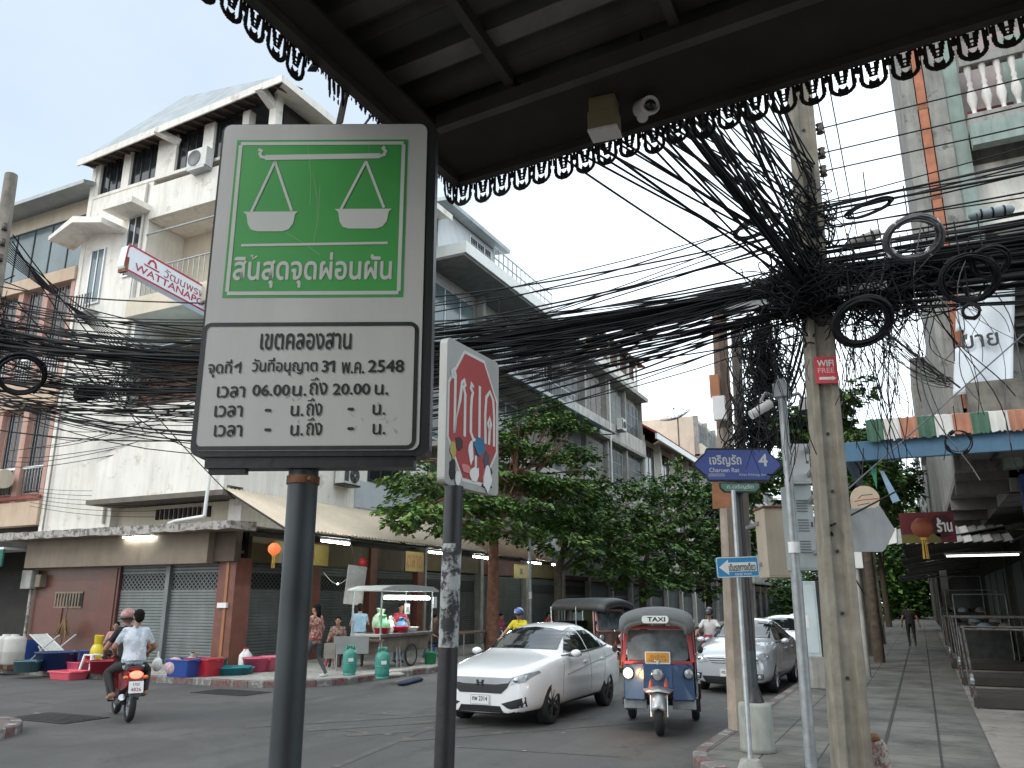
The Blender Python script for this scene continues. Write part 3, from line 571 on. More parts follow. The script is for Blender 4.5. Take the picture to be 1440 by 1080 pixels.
# ================================================================== ROW OF SHOPHOUSES ALONG THE LEFT SIDE
def row_house(label, y0, y1, floors, ztop, mat, style, seed, eave=0.):
    r = random.Random(seed); t = thing('row_shophouse', label, 'building', (XR - 4, (y0 + y1) / 2, .15), group='shophouses along the left side of the street')
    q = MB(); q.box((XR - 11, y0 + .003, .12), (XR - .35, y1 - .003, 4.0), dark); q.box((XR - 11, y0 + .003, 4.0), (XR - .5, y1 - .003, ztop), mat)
    zs = [4.2 + (ztop - 4.2) * i / floors for i in range(floors + 1)]
    nb = max(1, round((y1 - y0) / 4.2)); bw = (y1 - y0) / nb
    for i in range(nb + 1):
        y = y0 + bw * i; q.box((XR - .5, max(y0, y - .14), .12), (XR - .02, min(y1, y + .14), ztop), conc if style != 'white' else white)
    q.build('wall', t)
    for k in range(floors):
        za, zb = zs[k], zs[k + 1]; s_ = MB(); s_.box((XR - .5, y0, za - .16), (XR + (.9 if style == 'balcony' else .18), y1, za + .04), conc if style != 'white' else white)
        if style == 'balcony':
            s_.box((XR + .78, y0 + .01, za + .04), (XR + .9, y1 - .01, za + .42), mat)
        elif style == 'stained': s_.box((XR - .02, y0 + .01, za + .04), (XR + .16, y1 - .01, za + 1.05), mat)
        s_.build('floor_slab', t)
        if style == 'balcony':
            g = MB(); n = int((y1 - y0) / .22)
            for i in range(n): g.box((XR + .83, y0 + (i + .5) * .22, za + .42), (XR + .85, y0 + (i + .5) * .22 + .025, za + 1.1), galv)
            g.box((XR + .82, y0, za + 1.1), (XR + .87, y1, za + 1.15), galv); g.build('railing', t)
        for i in range(nb):
            a, b = y0 + bw * i + .3, y0 + bw * (i + 1) - .3
            if style == 'stained': win_x(t, a + .2, b - .2, za + 1.15, zb - .55, XR - .3, r.choice([galv, rust, alum]), r.choice([glassd, _mats['dim_grille'], _mats['drawn_curtain']]), 3, True)
            elif style == 'white': win_x(t, a + .5, b - .5, za + 1.0, zb - .5, XR - .46, blackpaint, glassd, 2, False)
            else: win_x(t, a, b, za + .35, zb - .55, XR - .46, r.choice([plastw, alum]), r.choice([glassd, glassb, glassd, _mats['drawn_curtain']]), 3, False)
    # ground floor: dark arcade with shutters and name boards
    for i in range(nb):
        a, b = y0 + bw * i + .2, y0 + bw * (i + 1) - .2; shutter(t, a, b, .15, 3.05, XR - .3, 'y', shutd, lat=i % 2 == 0)
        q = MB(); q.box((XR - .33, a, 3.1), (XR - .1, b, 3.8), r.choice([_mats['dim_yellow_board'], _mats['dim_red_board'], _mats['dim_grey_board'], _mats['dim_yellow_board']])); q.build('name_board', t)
    return t, zs
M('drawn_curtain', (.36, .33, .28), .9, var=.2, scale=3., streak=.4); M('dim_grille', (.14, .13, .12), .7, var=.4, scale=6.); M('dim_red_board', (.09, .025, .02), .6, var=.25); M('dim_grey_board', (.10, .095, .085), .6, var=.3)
grey = M('grey_painted_render', (.48, .475, .46), .85, var=.12, scale=1.2, streak=.45, scol=(.12, .115, .11))
stain = M('black_stained_render', (.53, .49, .45), .9, var=.2, scale=1.4, streak=.85, scol=(.10, .085, .075), bump=.2)
b1, zs = row_house('grey balconied shophouse just behind the red stop sign', 27.7, 42.0, 3, 16.3, grey, 'balcony', 3)
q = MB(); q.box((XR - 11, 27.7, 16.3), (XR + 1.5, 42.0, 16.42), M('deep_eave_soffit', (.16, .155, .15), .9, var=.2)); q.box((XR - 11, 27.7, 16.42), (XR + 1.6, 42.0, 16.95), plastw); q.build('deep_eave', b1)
q = MB(); q.box((XR - 4, 27.8, 16.95), (XR + .1, 33.2, 19.0), M('pale_metal_panel', (.52, .54, .55), .6, var=.08)); q.build('rooftop_room', b1); q = MB(); q.add([(XR - 4.4, 27.5, 19.6), (XR + .7, 27.5, 19.1), (XR + .7, 33.8, 19.1), (XR - 4.4, 33.8, 19.6)], [(0, 1, 2, 3)], tin); q.build('rooftop_roof', b1, solid=.18)
win_x(b1, 30.6, 32.8, 17.5, 18.8, XR + .1, plastw, glassd, 3, True)
q = MB()
for i in range(15): q.box((XR + .7, 32 + i * .5, 16.95), (XR + .74, 32.04 + i * .5, 18.6), galv)
for z in (17.5, 18.05, 18.6): q.box((XR + .69, 32, z), (XR + .75, 39.05, z + .04), galv)
q.build('roof_railing', b1)
b2, zs2 = row_house('black-stained grey shophouse with grilled windows and a brown rooftop shed', 42.0, 58.0, 3, 16.6, stain, 'stained', 5)
q = MB(); q.box((XR - 10, 42, 16.6), (XR + .5, 58.0, 16.9), conc); q.build('parapet_slab', b2)
q = MB(); q.box((XR - 6, 48.5, 16.9), (XR - .1, 57.4, 18.0), white)
q.box((XR - 6, 48.5, 18.0), (XR - .3, 57.2, 19.6), wood)
for i in range(5): q.box((XR - .1, 48.5 + i * 2.1, 16.9), (XR + .05, 48.62 + i * 2.1, 19.8), plastw)
q.add([(XR + .1, 48.2, 19.7), (XR + .1, 57.8, 19.3), (XR - 3, 53, 22.0)], [(0, 1, 2)], wood); q.box((XR - 6, 48.3, 19.6), (XR + .1, 57.5, 19.75), rust); q.build('rooftop_shed', b2)
q = MB(); q.add([(XR + .4, 47.9, 19.75), (XR - 3, 53, 22.2), (XR - 8, 53, 22.2), (XR - 8, 47.9, 19.75)], [(0, 1, 2, 3)], rust); q.add([(XR + .4, 58, 19.45), (XR - 3, 53, 22.2), (XR - 8, 53, 22.2), (XR - 8, 58, 19.45)], [(3, 2, 1, 0)], rust); q.build('shed_roof', b2, solid=.1)
b3, _ = row_house('white house under a red tiled roof further down the left side', 58.3, 76.0, 2, 14.2, white, 'white', 8)
redroof = M('red_roof_tile', (.30, .045, .04), .7, var=.15, scale=3.)
q = MB(); q.add([(XR + 1.1, 57.9, 14.2), (XR + 1.1, 76.4, 14.2), (XR - 4, 76.4, 17.4), (XR - 4, 57.9, 17.4), (XR - 10, 57.9, 14.2), (XR - 10, 76.4, 14.2)], [(0, 1, 2, 3), (3, 2, 5, 4)], redroof); q.build('roof', b3, solid=.15)
q = MB(); q.box((XR + .95, 57.9, 13.75), (XR + 1.1, 76.4, 14.2), plastw); q.build('gutter', b3)
b4, _ = row_house('pale concrete block farthest down the left side', 76.5, 100.0, 4, 19.5, cream, 'stained', 11)
b5, _ = row_house('distant grey block at the end of the left row', 100.5, 150.0, 4, 17.0, grey, 'stained', 12)
t = thing('satellite_dish', 'large black mesh satellite dish on the far rooftops', 'satellite dish', (XR - 1, 64, 17)); c = onX(953, 588, XR - 1.5); q = MB(); X_ = Matrix.Translation(c) @ Matrix.Rotation(R_(8), 4, 'X') @ Matrix.Rotation(R_(-18), 4, 'Y')
meshm = M('dish_mesh', (.09, .09, .10), .6, .3)
for r in [i * .2 for i in range(1, 9)]: q.tube([(r * math.cos(a * .2618), r * math.sin(a * .2618), r * r * .16) for a in range(25)], .018, meshm, 4, X=X_)
for a in range(16): q.tube([(r * math.cos(a * math.pi / 8), r * math.sin(a * math.pi / 8), r * r * .16) for r in (0, .5, 1, 1.6)], .018, meshm, 4, X=X_)
q.build('dish', t); q = MB(); q.tube([c + Vector((0, 0, -3.2)), c], .07, meshm); q.build('mast', t); q = MB(); q.tube([X_ @ Vector((1.2, 0, .3)), X_ @ Vector((0, 0, 1.0)), X_ @ Vector((-1.2, 0, .3))], .02, meshm, 4); q.ell(X_ @ Vector((0, 0, 1.0)), .1, meshm, 8); q.build('feed', t)
aircon(31.5, 9.0, XR, 'white twin-fan air conditioner on the balcony of the grey shophouse'); aircon(45.2, 8.9, XR + .16, 'air conditioner low on the stained grey shophouse', .8, 1); aircon(51.5, 13.2, XR + .16, 'air conditioner high on the stained grey shophouse', .8, 1)
q = MB(); q.tube([(XR + .2, 42.1, 4.2), (XR + .2, 42.1, 16.4)], .07, concd, 8); q.tube([(XR + .2, 49.9, 4.2), (XR + .2, 49.9, 16.4)], .06, plastw, 8); q.build('downpipe', b2)
# pale blue awning strip above the trees
q = MB(); q.add([(XR + .0, 29, 12.75), (XR + 1.5, 29, 12.1), (XR + 1.5, 48, 12.1), (XR + .0, 48, 12.75)], [(0, 1, 2, 3)], bluesheet)
for i in range(9): q.bar((XR, 29.5 + i * 2.2, 12.1), (XR + 1.45, 29.5 + i * 2.2, 12.05), .05, .05, galv)
o = q.build('window_awning', None, solid=.03); tag(o, 'long pale blue sheet awning high on the left shophouses', 'awning')
# corrugated awnings over the left footway
def corr_awning(label, y0, y1, xa, za, xb, zb, mat, pitch=.16, curl=False, group=None):
    t = thing('street_awning', label, 'awning', (xa, (y0 + y1) / 2, za), group=group); q = MB(); n = int((y1 - y0) / pitch * 2); vs = []; 
    prof = [(0, 0), (1, 1)] if not curl else [(0, 0), (.35, .22), (.7, .6), (.9, .95), (.97, 1.25), (1., 1.6)]
    for i in range(n + 1):
        y = y0 + (y1 - y0) * i / n; dz = .03 * (1 if i % 2 else -1)
        for (a, c) in prof: vs.append((xa + (xb - xa) * a, y, za + (zb - za) * c + dz))
    k = len(prof); q.add(vs, [(i * k + j, i * k + j + 1, (i + 1) * k + j + 1, (i + 1) * k + j) for i in range(n) for j in range(k - 1)], mat, False)
    q.build('sheet', t, solid=.012); q = MB(); m_ = int((y1 - y0) / 2.4)
    for i in range(m_ + 1): y = y0 + .1 + (y1 - y0 - .2) * i / m_; q.bar((xa, y, za - .08), (xb, y, zb - .1 if not curl else zb + .1), .05, .06, blackpaint)
    q.bar((xb - .05, y0, zb - .08 if not curl else zb + .05), (xb - .05, y1, zb - .08 if not curl else zb + .05), .05, .05, blackpaint); q.build('bracket', t); return t
corr_awning('beige corrugated awning nearest the corner, over the food cart', 16.9, 28.3, XR + .05, 5.0, -14.95, 3.78, beigesheet)
corr_awning('brownish beige corrugated awning beside the reddish tree trunk', 28.6, 34.5, XR + .05, 5.0, -14.9, 3.7, M('brown_beige_sheet', (.42, .28, .19), .7, var=.12, streak=.3))
corr_awning('grey curved awning beyond the second tree', 35.0, 47.5, XR + .05, 5.3, -14.9, 3.95, greysheet, curl=True)
for i, (y, lab) in enumerate(((18.6, 'lit fluorescent tube under the beige awning near the scales sign post'), (24.4, 'lit fluorescent tube left of the peeling stop sign post'), (27.6, 'lit fluorescent tube at the right end of the beige awning'), (32.6, 'lit fluorescent tube left of the second tree trunk'), (35.2, 'small lit tube under the grey awning'), (38.4, 'bright lit tube right of the second tree trunk'))):
    t = thing('strip_light', lab, 'strip light', (-15.1, y, 3.6)); q = MB(); q.tube([(-15.2, y, 3.58), (-15.2, y + 1.25, 3.56)], .035, tube_on, 8); q.build('tube', t); q = MB(); q.box((-15.24, y - .03, 3.6), (-15.16, y + 1.28, 3.66), plastw); q.build('housing', t)
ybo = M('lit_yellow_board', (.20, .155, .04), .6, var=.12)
for (y, w, h, lab, txt) in ((17.9, 2.4, .62, 'yellow shop board with dark motifs under the beige awning', ''), (24.6, 1.2, .7, 'orange yellow board with Thai lettering beside the peeling post', 'ตลาด'), (33.4, 1.5, .6, 'small yellow board with a dark flower beside the grey lamp post', ''), (46.2, .8, .8, 'pale yellow board at the end of the grey awning', '')):
    t = thing('shop_board', lab, 'shop sign', (-16.4, y, 3.1)); T = frame((-16.3, y, 2.95), (0, 1, 0), (0, 0, 1)); q = MB(); q.prism([(0, 0), (w, 0), (w, h), (0, h)], -.05, 0, ybo, T); q.build('board', t); q = MB()
    r = random.Random(int(y)); mk = M('dark_board_motif', (.05, .04, .03), .6)
    if txt: letters(q, txt, w / 2, h / 2, None, M('board_brown', (.2, .06, .02), .6), T, width=w * .8, height=h * .6, bold=.03)
    elif w < 2: q.prism([(w / 2 + .2 * math.cos(a * .785) * (1 if a % 2 else .6), h / 2 + .2 * math.sin(a * .785) * (1 if a % 2 else .6)) for a in range(8)], 0, .004, mk, T)
    else:
        for i in range(26): x, z = r.uniform(.1, 1.2), r.uniform(.08, h - .1); q.prism([(x + .05 * math.cos(a * 1.2566 + i), z + .05 * math.sin(a * 1.2566 + i)) for a in range(5)], 0, .004, M('board_green', (.12, .2, .05), .6) if i % 2 else mk, T)
    q.build('motif', t)
q = MB(); hx = [(.3 * math.cos(R_(a)), .36 * math.sin(R_(a))) for a in (90, 150, 210, 270, 330, 30)]; T = frame((-15.3, 17.5, 3.0), (.72, .69, 0), (0, 0, 1)); q.prism(hx, -.03, 0, M('blue_enamel', (.02, .06, .30), .4), T); q.prism([(a * .2, b * .35 + .02) for a, b in hx], .0, .004, plastw, T); q.tube([(-15.3, 17.5, 3.3), (-15.3, 17.5, 3.75)], .01, blackpaint); tag(q.build('hanging_sign'), 'blue hexagonal sign hanging under the beige awning', 'sign')
# red lanterns under the awning
def lantern(x, y, z, label, mt, s=1., grp=None):
    t = thing('paper_lantern', label, 'lantern', (x, y, z)); q = MB(); q.lathe([(.0, -.16 * s), (.07 * s, -.155 * s), (.15 * s, -.08 * s), (.17 * s, 0), (.15 * s, .08 * s), (.07 * s, .155 * s), (0, .16 * s)], mt, 14, Matrix.Translation((x, y, z))); q.build('shade', t)
    q = MB(); q.tube([(x, y, z + .15 * s), (x, y, z + .5)], .006, black, 4); q.lathe([(.05 * s, -.2 * s), (.06 * s, -.15 * s), (0, -.15 * s)], M('lantern_gold', (.55, .33, .05), .5), 10, Matrix.Translation((x, y, z))); q.build('cap', t)
    q = MB()
    for i in range(7): q.tube([(x + .03 * s * math.cos(i), y + .03 * s * math.sin(i), z - .18 * s), (x + .04 * s * math.cos(i), y + .04 * s * math.sin(i), z - .5 * s)], .007 * s, _mats['lantern_gold'], 4)
    q.build('tassel', t); return t
lred = M('lantern_red', (.36, .02, .02), .6); loro = M('lit_lantern_orange', (.6, .12, .04), .6, emit=(1., .22, .06), es=.5)
lantern(-15.4, 16.9, 3.25, 'glowing orange lantern just left of the scales sign post', loro, 1.0)
lantern(-15.35, 18.3, 3.12, 'dark red lantern right of the scales sign post', lred, .8); lantern(-15.35, 20.8, 3.05, 'red lantern above the hanging grey board', lred, 1.)
t = thing('hanging_board', 'grey blank board hanging beside the food cart roof', 'board', (-14.7, 19.6, 2.5)); q = MB(); q.prism([(-.28, -.55), (.28, -.55), (.28, .55), (-.28, .55)], -.03, .03, conc, frame((-14.7, 19.6, 2.35), (.6, .8, -.1), (.05, .1, 1))); q.build('panel', t, bevel=.01); q = MB(); q.tube([(-14.7, 19.6, 2.9), (-15, 19.6, 3.75)], .008, black, 4); q.build('cord', t)
o = MB(); pts = []
for i in range(13): a = i / 12; pts.append((-16.2 + 1.5 * a, 20.0 - .5 * a, 2.75 - .35 * math.sin(math.pi * a)))
o.tube(pts, .008, plastw, 4); o.ell(pts[6], .035, M('lit_bulb', (.9, .9, .85), .4, emit=(1, 1, .92), es=2.), 8); tag(o.build('cord_with_bulb'), 'small white bulb on a cord strung beside the grey board', 'bulb')

# ================================================================== RIGHT CORNER BUILDING
rb = thing('right_shophouse', 'grey old shophouse with balusters above the right pavement', 'building', (4, 19, .15))
YB, XC = 18.0, .92
greyold = M('old_grey_render', (.27, .26, .24), .92, var=.25, scale=1.6, streak=.9, scol=(.075, .07, .062), patch=.15, pcol=(.13, .125, .11), bump=.2)
greengrey = M('green_grey_paint', (.25, .31, .28), .85, var=.15, streak=.5)
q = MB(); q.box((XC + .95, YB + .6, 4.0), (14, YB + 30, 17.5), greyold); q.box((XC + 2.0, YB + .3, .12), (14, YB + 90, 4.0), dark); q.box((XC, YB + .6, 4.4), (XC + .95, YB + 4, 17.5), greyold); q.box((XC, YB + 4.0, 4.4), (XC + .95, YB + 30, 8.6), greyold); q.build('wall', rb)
q = MB(); q.box((XC, YB, 4.4), (XC + .28, YB + .6, 17.5), greyold); q.box((XC + .5, YB - .06, 5.6), (XC + .85, YB + .6, 17.5), greyold); q.build('pilaster', rb)
q = MB(); q.box((XC + .3, YB - .03, 5.6), (XC + .48, YB + .14, 17.5), M('orange_red_pipe', (.38, .14, .075), .75, var=.3, scale=4, streak=.7, scol=(.22, .09, .05)))
for z in (6.2, 8.0, 10.2, 12.4): q.box((XC + .28, YB - .04, z), (XC + .50, YB + .0, z + .12), rust if z != 8.0 else plastw)
q.build('drain_pipe', rb)
q = MB(); q.box((XC + .85, YB - .02, 4.4), (XC + 1.15, YB + .6, 17.5), greengrey); q.build('green_reveal', rb)
# balustrade of the upper balcony
zb = 11.75; xb0, xb1 = XC + 1.15, XC + 4.6
q = MB(); q.box((xb0, YB - .5, zb - .25), (14, YB + .6, zb), greyold); q.box((xb0, YB - .55, zb - .75), (14, YB - .3, zb - .25), greengrey); q.box((xb0, YB - .45, zb + 1.2), (14, YB - .2, zb + 1.42), greyold); q.box((xb0 + 1.5, YB - .5, zb), (xb0 + 1.75, YB - .2, zb + 1.2), greyold); q.build('balcony_slab', rb)
for i in range(8):
    if 5 == i: continue
    x = xb0 + .15 + i * .27 + (.05 if i > 5 else 0); q = MB(); q.lathe([(.075, 0), (.075, .06), (.04, .1), (.05, .2), (.1, .42), (.085, .55), (.04, .72), (.06, .78), (.035, .86), (.07, 1.1), (.07, 1.2)], whitedirty, 10, Matrix.Translation((x, YB - .33, zb))); q.build('baluster', rb)
q = MB(); q.box((xb0, YB + .45, zb), (14, YB + .59, zb + 2.4), M('dull_mauve_cloth', (.34, .28, .27), .9)); q.box((xb0 + .9, YB + .4, zb), (xb0 + 1.4, YB + .45, zb + 2.2), greengrey); q.build('balcony_back', rb)
q = MB(); q.box((xb0 + .05, YB - .12, zb + .0), (xb0 + .9, YB - .0, zb + .28), M('dull_maroon_cloth', (.16, .03, .03), .9)); tag(q.build('folded_cloth'), 'maroon cloth behind the balusters on the right balcony', 'cloth')
q = MB(); q.box((xb0, YB + .4, 9.4), (14, YB + .62, 11.0), white); q.build('white_band', rb)
q = MB(); q.box((xb0 + .3, YB + .3, 6.9), (14, YB + .58, 9.2), dark)
for i in range(10): q.box((xb0 + .3, YB + .22, 7.0 + i * .22), (14, YB + .3, 7.06 + i * .22), M('dark_louvre', (.05, .048, .045), .7))
q.build('louvred_window', rb)
q = MB(); q.add([(xb0 + .1, YB - 1.3, 8.6), (14, YB - 1.3, 8.6), (14, YB + .4, 9.5), (xb0 + .1, YB + .4, 9.5)], [(0, 1, 2, 3)], M('dark_tin', (.07, .065, .06), .7, .2, var=.3)); q.build('tin_hood', rb, solid=.03)
q = MB(); q.box((XC + .35, YB - .7, 5.25), (14, YB + .6, 5.95), M('mouldy_ledge', (.15, .14, .12), .92, var=.4, scale=3., streak=.7, scol=(.03, .03, .028))); q.build('ledge', rb)
# soffit with ribs over the footway, columns
sof = M('grey_soffit', (.15, .143, .132), .9, var=.2, scale=1.5, streak=.3)
q = MB(); q.box((XC, YB + .6, 4.25), (XC + 2.0, YB + 30, 4.4), sof)
for i in range(10): q.box((XC, YB + .9 + i * 3.0, 4.0), (XC + 2.0, YB + 1.15 + i * 3.0, 4.25), sof)
q.build('soffit', rb)
M('dark_column', (.09, .085, .08), .9, var=.3, streak=.4)
bluecol = M('blue_column_paint', (.03, .06, .20), .6, var=.2, streak=.3)
for (x, y, m_) in ((2.0, 18.15, bluecol), (2.75, 22.5, bluecol), (2.75, 27.0, _mats['dark_column']), (2.75, 33.0, _mats['dark_column'])): q = MB(); q.box((x, y, .15), (x + .34, y + .4, 4.25), m_); q.build('column', rb)
q = MB()
for i in range(8): q.box((2.88, 19.5 + i * 3.3, .2), (2.92, 22.3 + i * 3.3, 3.1), shutd)
q.build('shutter', rb)
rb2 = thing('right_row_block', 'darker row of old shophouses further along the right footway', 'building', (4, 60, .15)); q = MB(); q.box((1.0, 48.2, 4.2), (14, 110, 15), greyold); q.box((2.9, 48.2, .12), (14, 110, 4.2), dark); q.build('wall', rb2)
for i in range(12):
    y = 49 + i * 5; q = MB(); q.box((1.05, y, .15), (1.4, y + .4, 4.2), _mats['dark_column']); q.build('column', rb2)
for z in (5.5, 8.8, 12.): 
    for i in range(8): 
        f = MB(); f.box((.93, 49.5 + i * 7, z), (1.0, 52.5 + i * 7, z + 1.8), conc); f = f.build('window', rb2); g = MB(); g.box((.90, 49.65 + i * 7, z + .1), (.93, 52.35 + i * 7, z + 1.7), glassd); g.build('pane', f)
# canopy with blue beam and striped sheet
cn = thing('striped_awning', 'blue-edged awning with an orange, white and green striped sheet', 'awning', (3, 16, 4.4)); YC, XCL = 15.0, -.92
blue = M('blue_beam_paint', (.075, .165, .26), .55, var=.14, streak=.3, scol=(.05, .09, .13))
q = MB(); q.box((XCL, YC, 4.22), (12, YC + .08, 4.56), blue); q.box((XCL, YC + .08, 4.22), (XCL + .08, YC + 3.4, 4.56), blue); q.build('beam', cn, bevel=.012)
cols = [M('stripe_green', (.05, .12, .075), .7, var=.15), M('stripe_white', (.62, .60, .56), .7, var=.1, streak=.25, scol=(.3, .27, .24)), M('stripe_orange', (.40, .17, .10), .7, var=.2, streak=.3)]
q = MB(); x = XCL + .42; i = 0; w = .265; n = 8
while x < 11:
    for j in range(n):
        xa, xb_ = x + w * j / n, x + w * (j + 1) / n; da = .02 * math.sin(2 * math.pi * j / 4 + .3); db = .02 * math.sin(2 * math.pi * (j + 1) / 4 + .3)
        zt = 4.92 - .006 * i; zl = 4.53 + rnd.uniform(-.02, .02)
        q.add([(xa, YC - .10 + da, zl), (xb_, YC - .10 + db, zl), (xb_, YC - .02 + db, zt), (xa, YC - .02 + da, zt), (xb_, YC + 3.0, zt + .62 + db), (xa, YC + 3.0, zt + .62 + da)], [(0, 1, 2, 3), (3, 2, 4, 5)], cols[i % 3])
    x += w; i += 1
q.build('striped_sheet', cn)
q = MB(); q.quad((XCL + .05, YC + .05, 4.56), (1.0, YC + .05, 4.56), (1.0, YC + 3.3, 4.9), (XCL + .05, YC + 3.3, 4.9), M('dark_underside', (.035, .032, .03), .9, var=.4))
q.quad((1.0, YC + .05, 4.56), (12, YC + .05, 4.56), (12, YC + 3.0, 4.56), (1.0, YC + 3.0, 4.56), sof)
for k in range(9): q.bar((XCL + .1 + k * 1.2, YC + .1, 4.46), (XCL + .1 + k * 1.2, YC + 3.3, 4.6), .06, .09, blackpaint)
q.build('underside', cn)
cn2 = thing('striped_awning', 'small white striped awning further along the right footway', 'awning', (0, 24, 3.2)); q = MB()
for i in range(14): x = -.75 + i * .2; q.add([(x, 21.6, 3.20), (x + .2, 21.6, 3.24), (x + .2, 23.6, 3.75), (x, 23.6, 3.71)], [(0, 1, 2, 3)], cols[1] if i % 2 else M('stripe_grey', (.30, .32, .30), .7))
q.build('striped_sheet', cn2, solid=.01); q = MB(); q.bar((-.75, 23.5, 3.62), (2.8, 23.5, 3.62), .05, .05, galv); q.bar((-.7, 21.7, 3.15), (-.7, 23.6, 3.65), .04, .04, galv); q.bar((2.0, 21.7, 3.2), (2.9, 23.6, 3.65), .04, .04, galv); q.build('bracket', cn2)
for i, (y, x0, lab) in enumerate(((22.3, -.25, 'added dark sheet awning behind the small white striped awning'), (28.4, -.4, 'dark sheet awning beyond the orange lantern'), (35, -.3, 'sagging dark awning over the walking person'), (42, -.5, 'dim awning past the walking person'), (49, -.9, 'low dim awning near the far end of the right footway'), (57, -1.1, 'farthest added dark awning of the right footway'))):  # more sheets added to this row to darken the walkway beneath
    t = thing('sheet_awning', lab, 'awning', (x0 + 1.5, y, 3.2)); q = MB(); q.add([(x0, y, 3.25), (x0, y + 6, 3.25), (2.9, y + 6, 3.75), (2.9, y, 3.75)], [(0, 3, 2, 1)], _mats['dark_tin']); q.build('sheet', t, solid=.02); q = MB(); q.bar((x0, y, 3.18), (x0, y + 6, 3.18), .05, .05, blackpaint); q.bar((x0, y + .1, 3.15), (2.9, y + .1, 3.65), .05, .05, blackpaint); q.build('frame', t)
t = thing('strip_light', 'long lit tube under the dark right awnings', 'strip light', (1.2, 24.5, 3.1)); q = MB(); q.tube([(.75, 24.6, 3.05), (2.4, 24.6, 3.05)], .022, M('dim_lit_tube', (.8, .85, .8), .4, emit=(.9, 1, .92), es=3.), 8); q.build('tube', t); q = MB(); q.box((.7, 24.57, 3.08), (2.45, 24.63, 3.13), plastw); q.box((1.5, 24.58, 3.13), (1.55, 24.62, 3.9), blackpaint); q.build('housing', t)
# banner on the right building
t = thing('cloth_banner', 'torn white banner with handwriting on the right building', 'banner', (2, 17.6, 6)); q = MB()
A, B, C_, D = onY(1345, 425, 17.6), onY(1428, 392, 17.6), onY(1424, 548, 17.6), onY(1340, 556, 17.6); nx, ny = 14, 16; vs = []
for j in range(ny + 1):
    for i in range(nx + 1):
        u_, v_ = i / nx, j / ny; p = A.lerp(B, u_).lerp(D.lerp(C_, u_), v_); p = p.copy(); p.y += .05 * math.sin(u_ * 7 + v_ * 3) + .04 * math.sin(v_ * 9 - u_ * 4)
        vs.append(p)
fs = [(j * (nx + 1) + i, (j + 1) * (nx + 1) + i, (j + 1) * (nx + 1) + i + 1, j * (nx + 1) + i + 1) for j in range(ny) for i in range(nx) if not (i < 3 and 5 <= j <= 7 and i + abs(j - 6) < 3)]
q.add(vs, fs, M('banner_cloth', (.60, .64, .68), .8, var=.05), True); q.build('cloth', t, solid=.004)
q = MB(); T = frame(A.lerp(B, .38).lerp(D.lerp(C_, .38), .5) + Vector((0, -.12, 0)), (1, 0, 0), (0, 0, 1)); letters(q, 'มาย', .05, .0, None, blackpaint, T, width=.62, height=.26, bold=.02); q.build('lettering', t)
q = MB(); q.tube([A + Vector((-.1, -.02, .02)), B + Vector((.3, -.02, .02))], .02, galv); q.build('rod', t)
# ================================================================== DARK CANOPY OVERHEAD (our own corner)
ZC, CX, CY = 3.65, -1.66, 2.80
SK = .075
def sk(q):
    q.v = [(x, y - (x - CX) * SK * (1 if y > 1.5 else 0), z) for (x, y, z) in q.v]; return q
cy = thing('overhead_canopy', 'dark corrugated metal canopy with scalloped fringe overhead', 'canopy', (0, 1, ZC))
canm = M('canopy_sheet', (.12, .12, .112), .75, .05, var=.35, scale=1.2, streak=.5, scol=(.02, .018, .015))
canf = M('canopy_frame_steel', (.028, .025, .022), .9, .0, var=.3, scale=4.)
q = MB(); n = 150; x1 = 4.2
def zs_(y): return ZC + .09 + (CY - y) * .09
vs = []
for i in range(n + 1):
    y = CY - (CY + 1.2) * i / n; k = i % 6; dz = (0, .045, .045, 0, 0, 0)[k]
    vs += [(CX, y, zs_(y) + dz), (x1, y, zs_(y) + dz)]
rs = random.Random(3); sheets = [canm, canm, M('canopy_sheet_dark', (.06, .062, .058), .8), M('canopy_sheet_pale', (.21, .21, .195), .7, var=.3, scale=1.5, streak=.6)]  # aged sheet tones; the pale strips also paint in bands of skylight
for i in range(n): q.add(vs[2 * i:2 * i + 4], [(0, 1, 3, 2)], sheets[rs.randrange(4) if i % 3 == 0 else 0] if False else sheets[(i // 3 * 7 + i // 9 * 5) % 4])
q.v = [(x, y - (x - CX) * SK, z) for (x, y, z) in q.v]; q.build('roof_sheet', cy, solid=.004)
q = MB()
for x in (-1.16, -.52, .55, 1.6, 2.7, 3.8): q.bar((x, CY - .42, zs_(CY - .42) - .03), (x, -1.2, zs_(-1.2) - .03), .035, .045, M('beam_grey', (.07, .066, .06), .6, .3, var=.3, scale=4.))
sk(q).build('beam', cy)
q = MB(); q.box((CX, CY - .02, ZC), (x1, CY, ZC + .12), canf); q.box((CX, -1.2, ZC), (CX + .02, CY - .02, ZC + .45), canf)
q.box((CX + .02, CY - .40, ZC + .015), (x1, CY - .02, ZC + .03), canf); q.box((CX + .02, -1.2, ZC + .015), (CX + .16, CY - .40, ZC + .03), canf)
q.bar((CX + .16, CY - .40, ZC + .03), (x1, CY - .40, ZC + .03), .04, .06, _mats['beam_grey']); q.bar((CX + .03, CY - .03, ZC - .0), (CX + .03, -1.2, ZC - .0), .04, .035, _mats['beam_grey']); q.bar((CX + .04, CY - .03, ZC), (x1, CY - .03, ZC), .035, .035, _mats['beam_grey'])
for i in range(1, 12): q.box((CX + i * .5, CY - .40, ZC + .03), (CX + i * .5 + .012, CY - .02, ZC + .12), canf)
sk(q).build('edge_frame', cy)
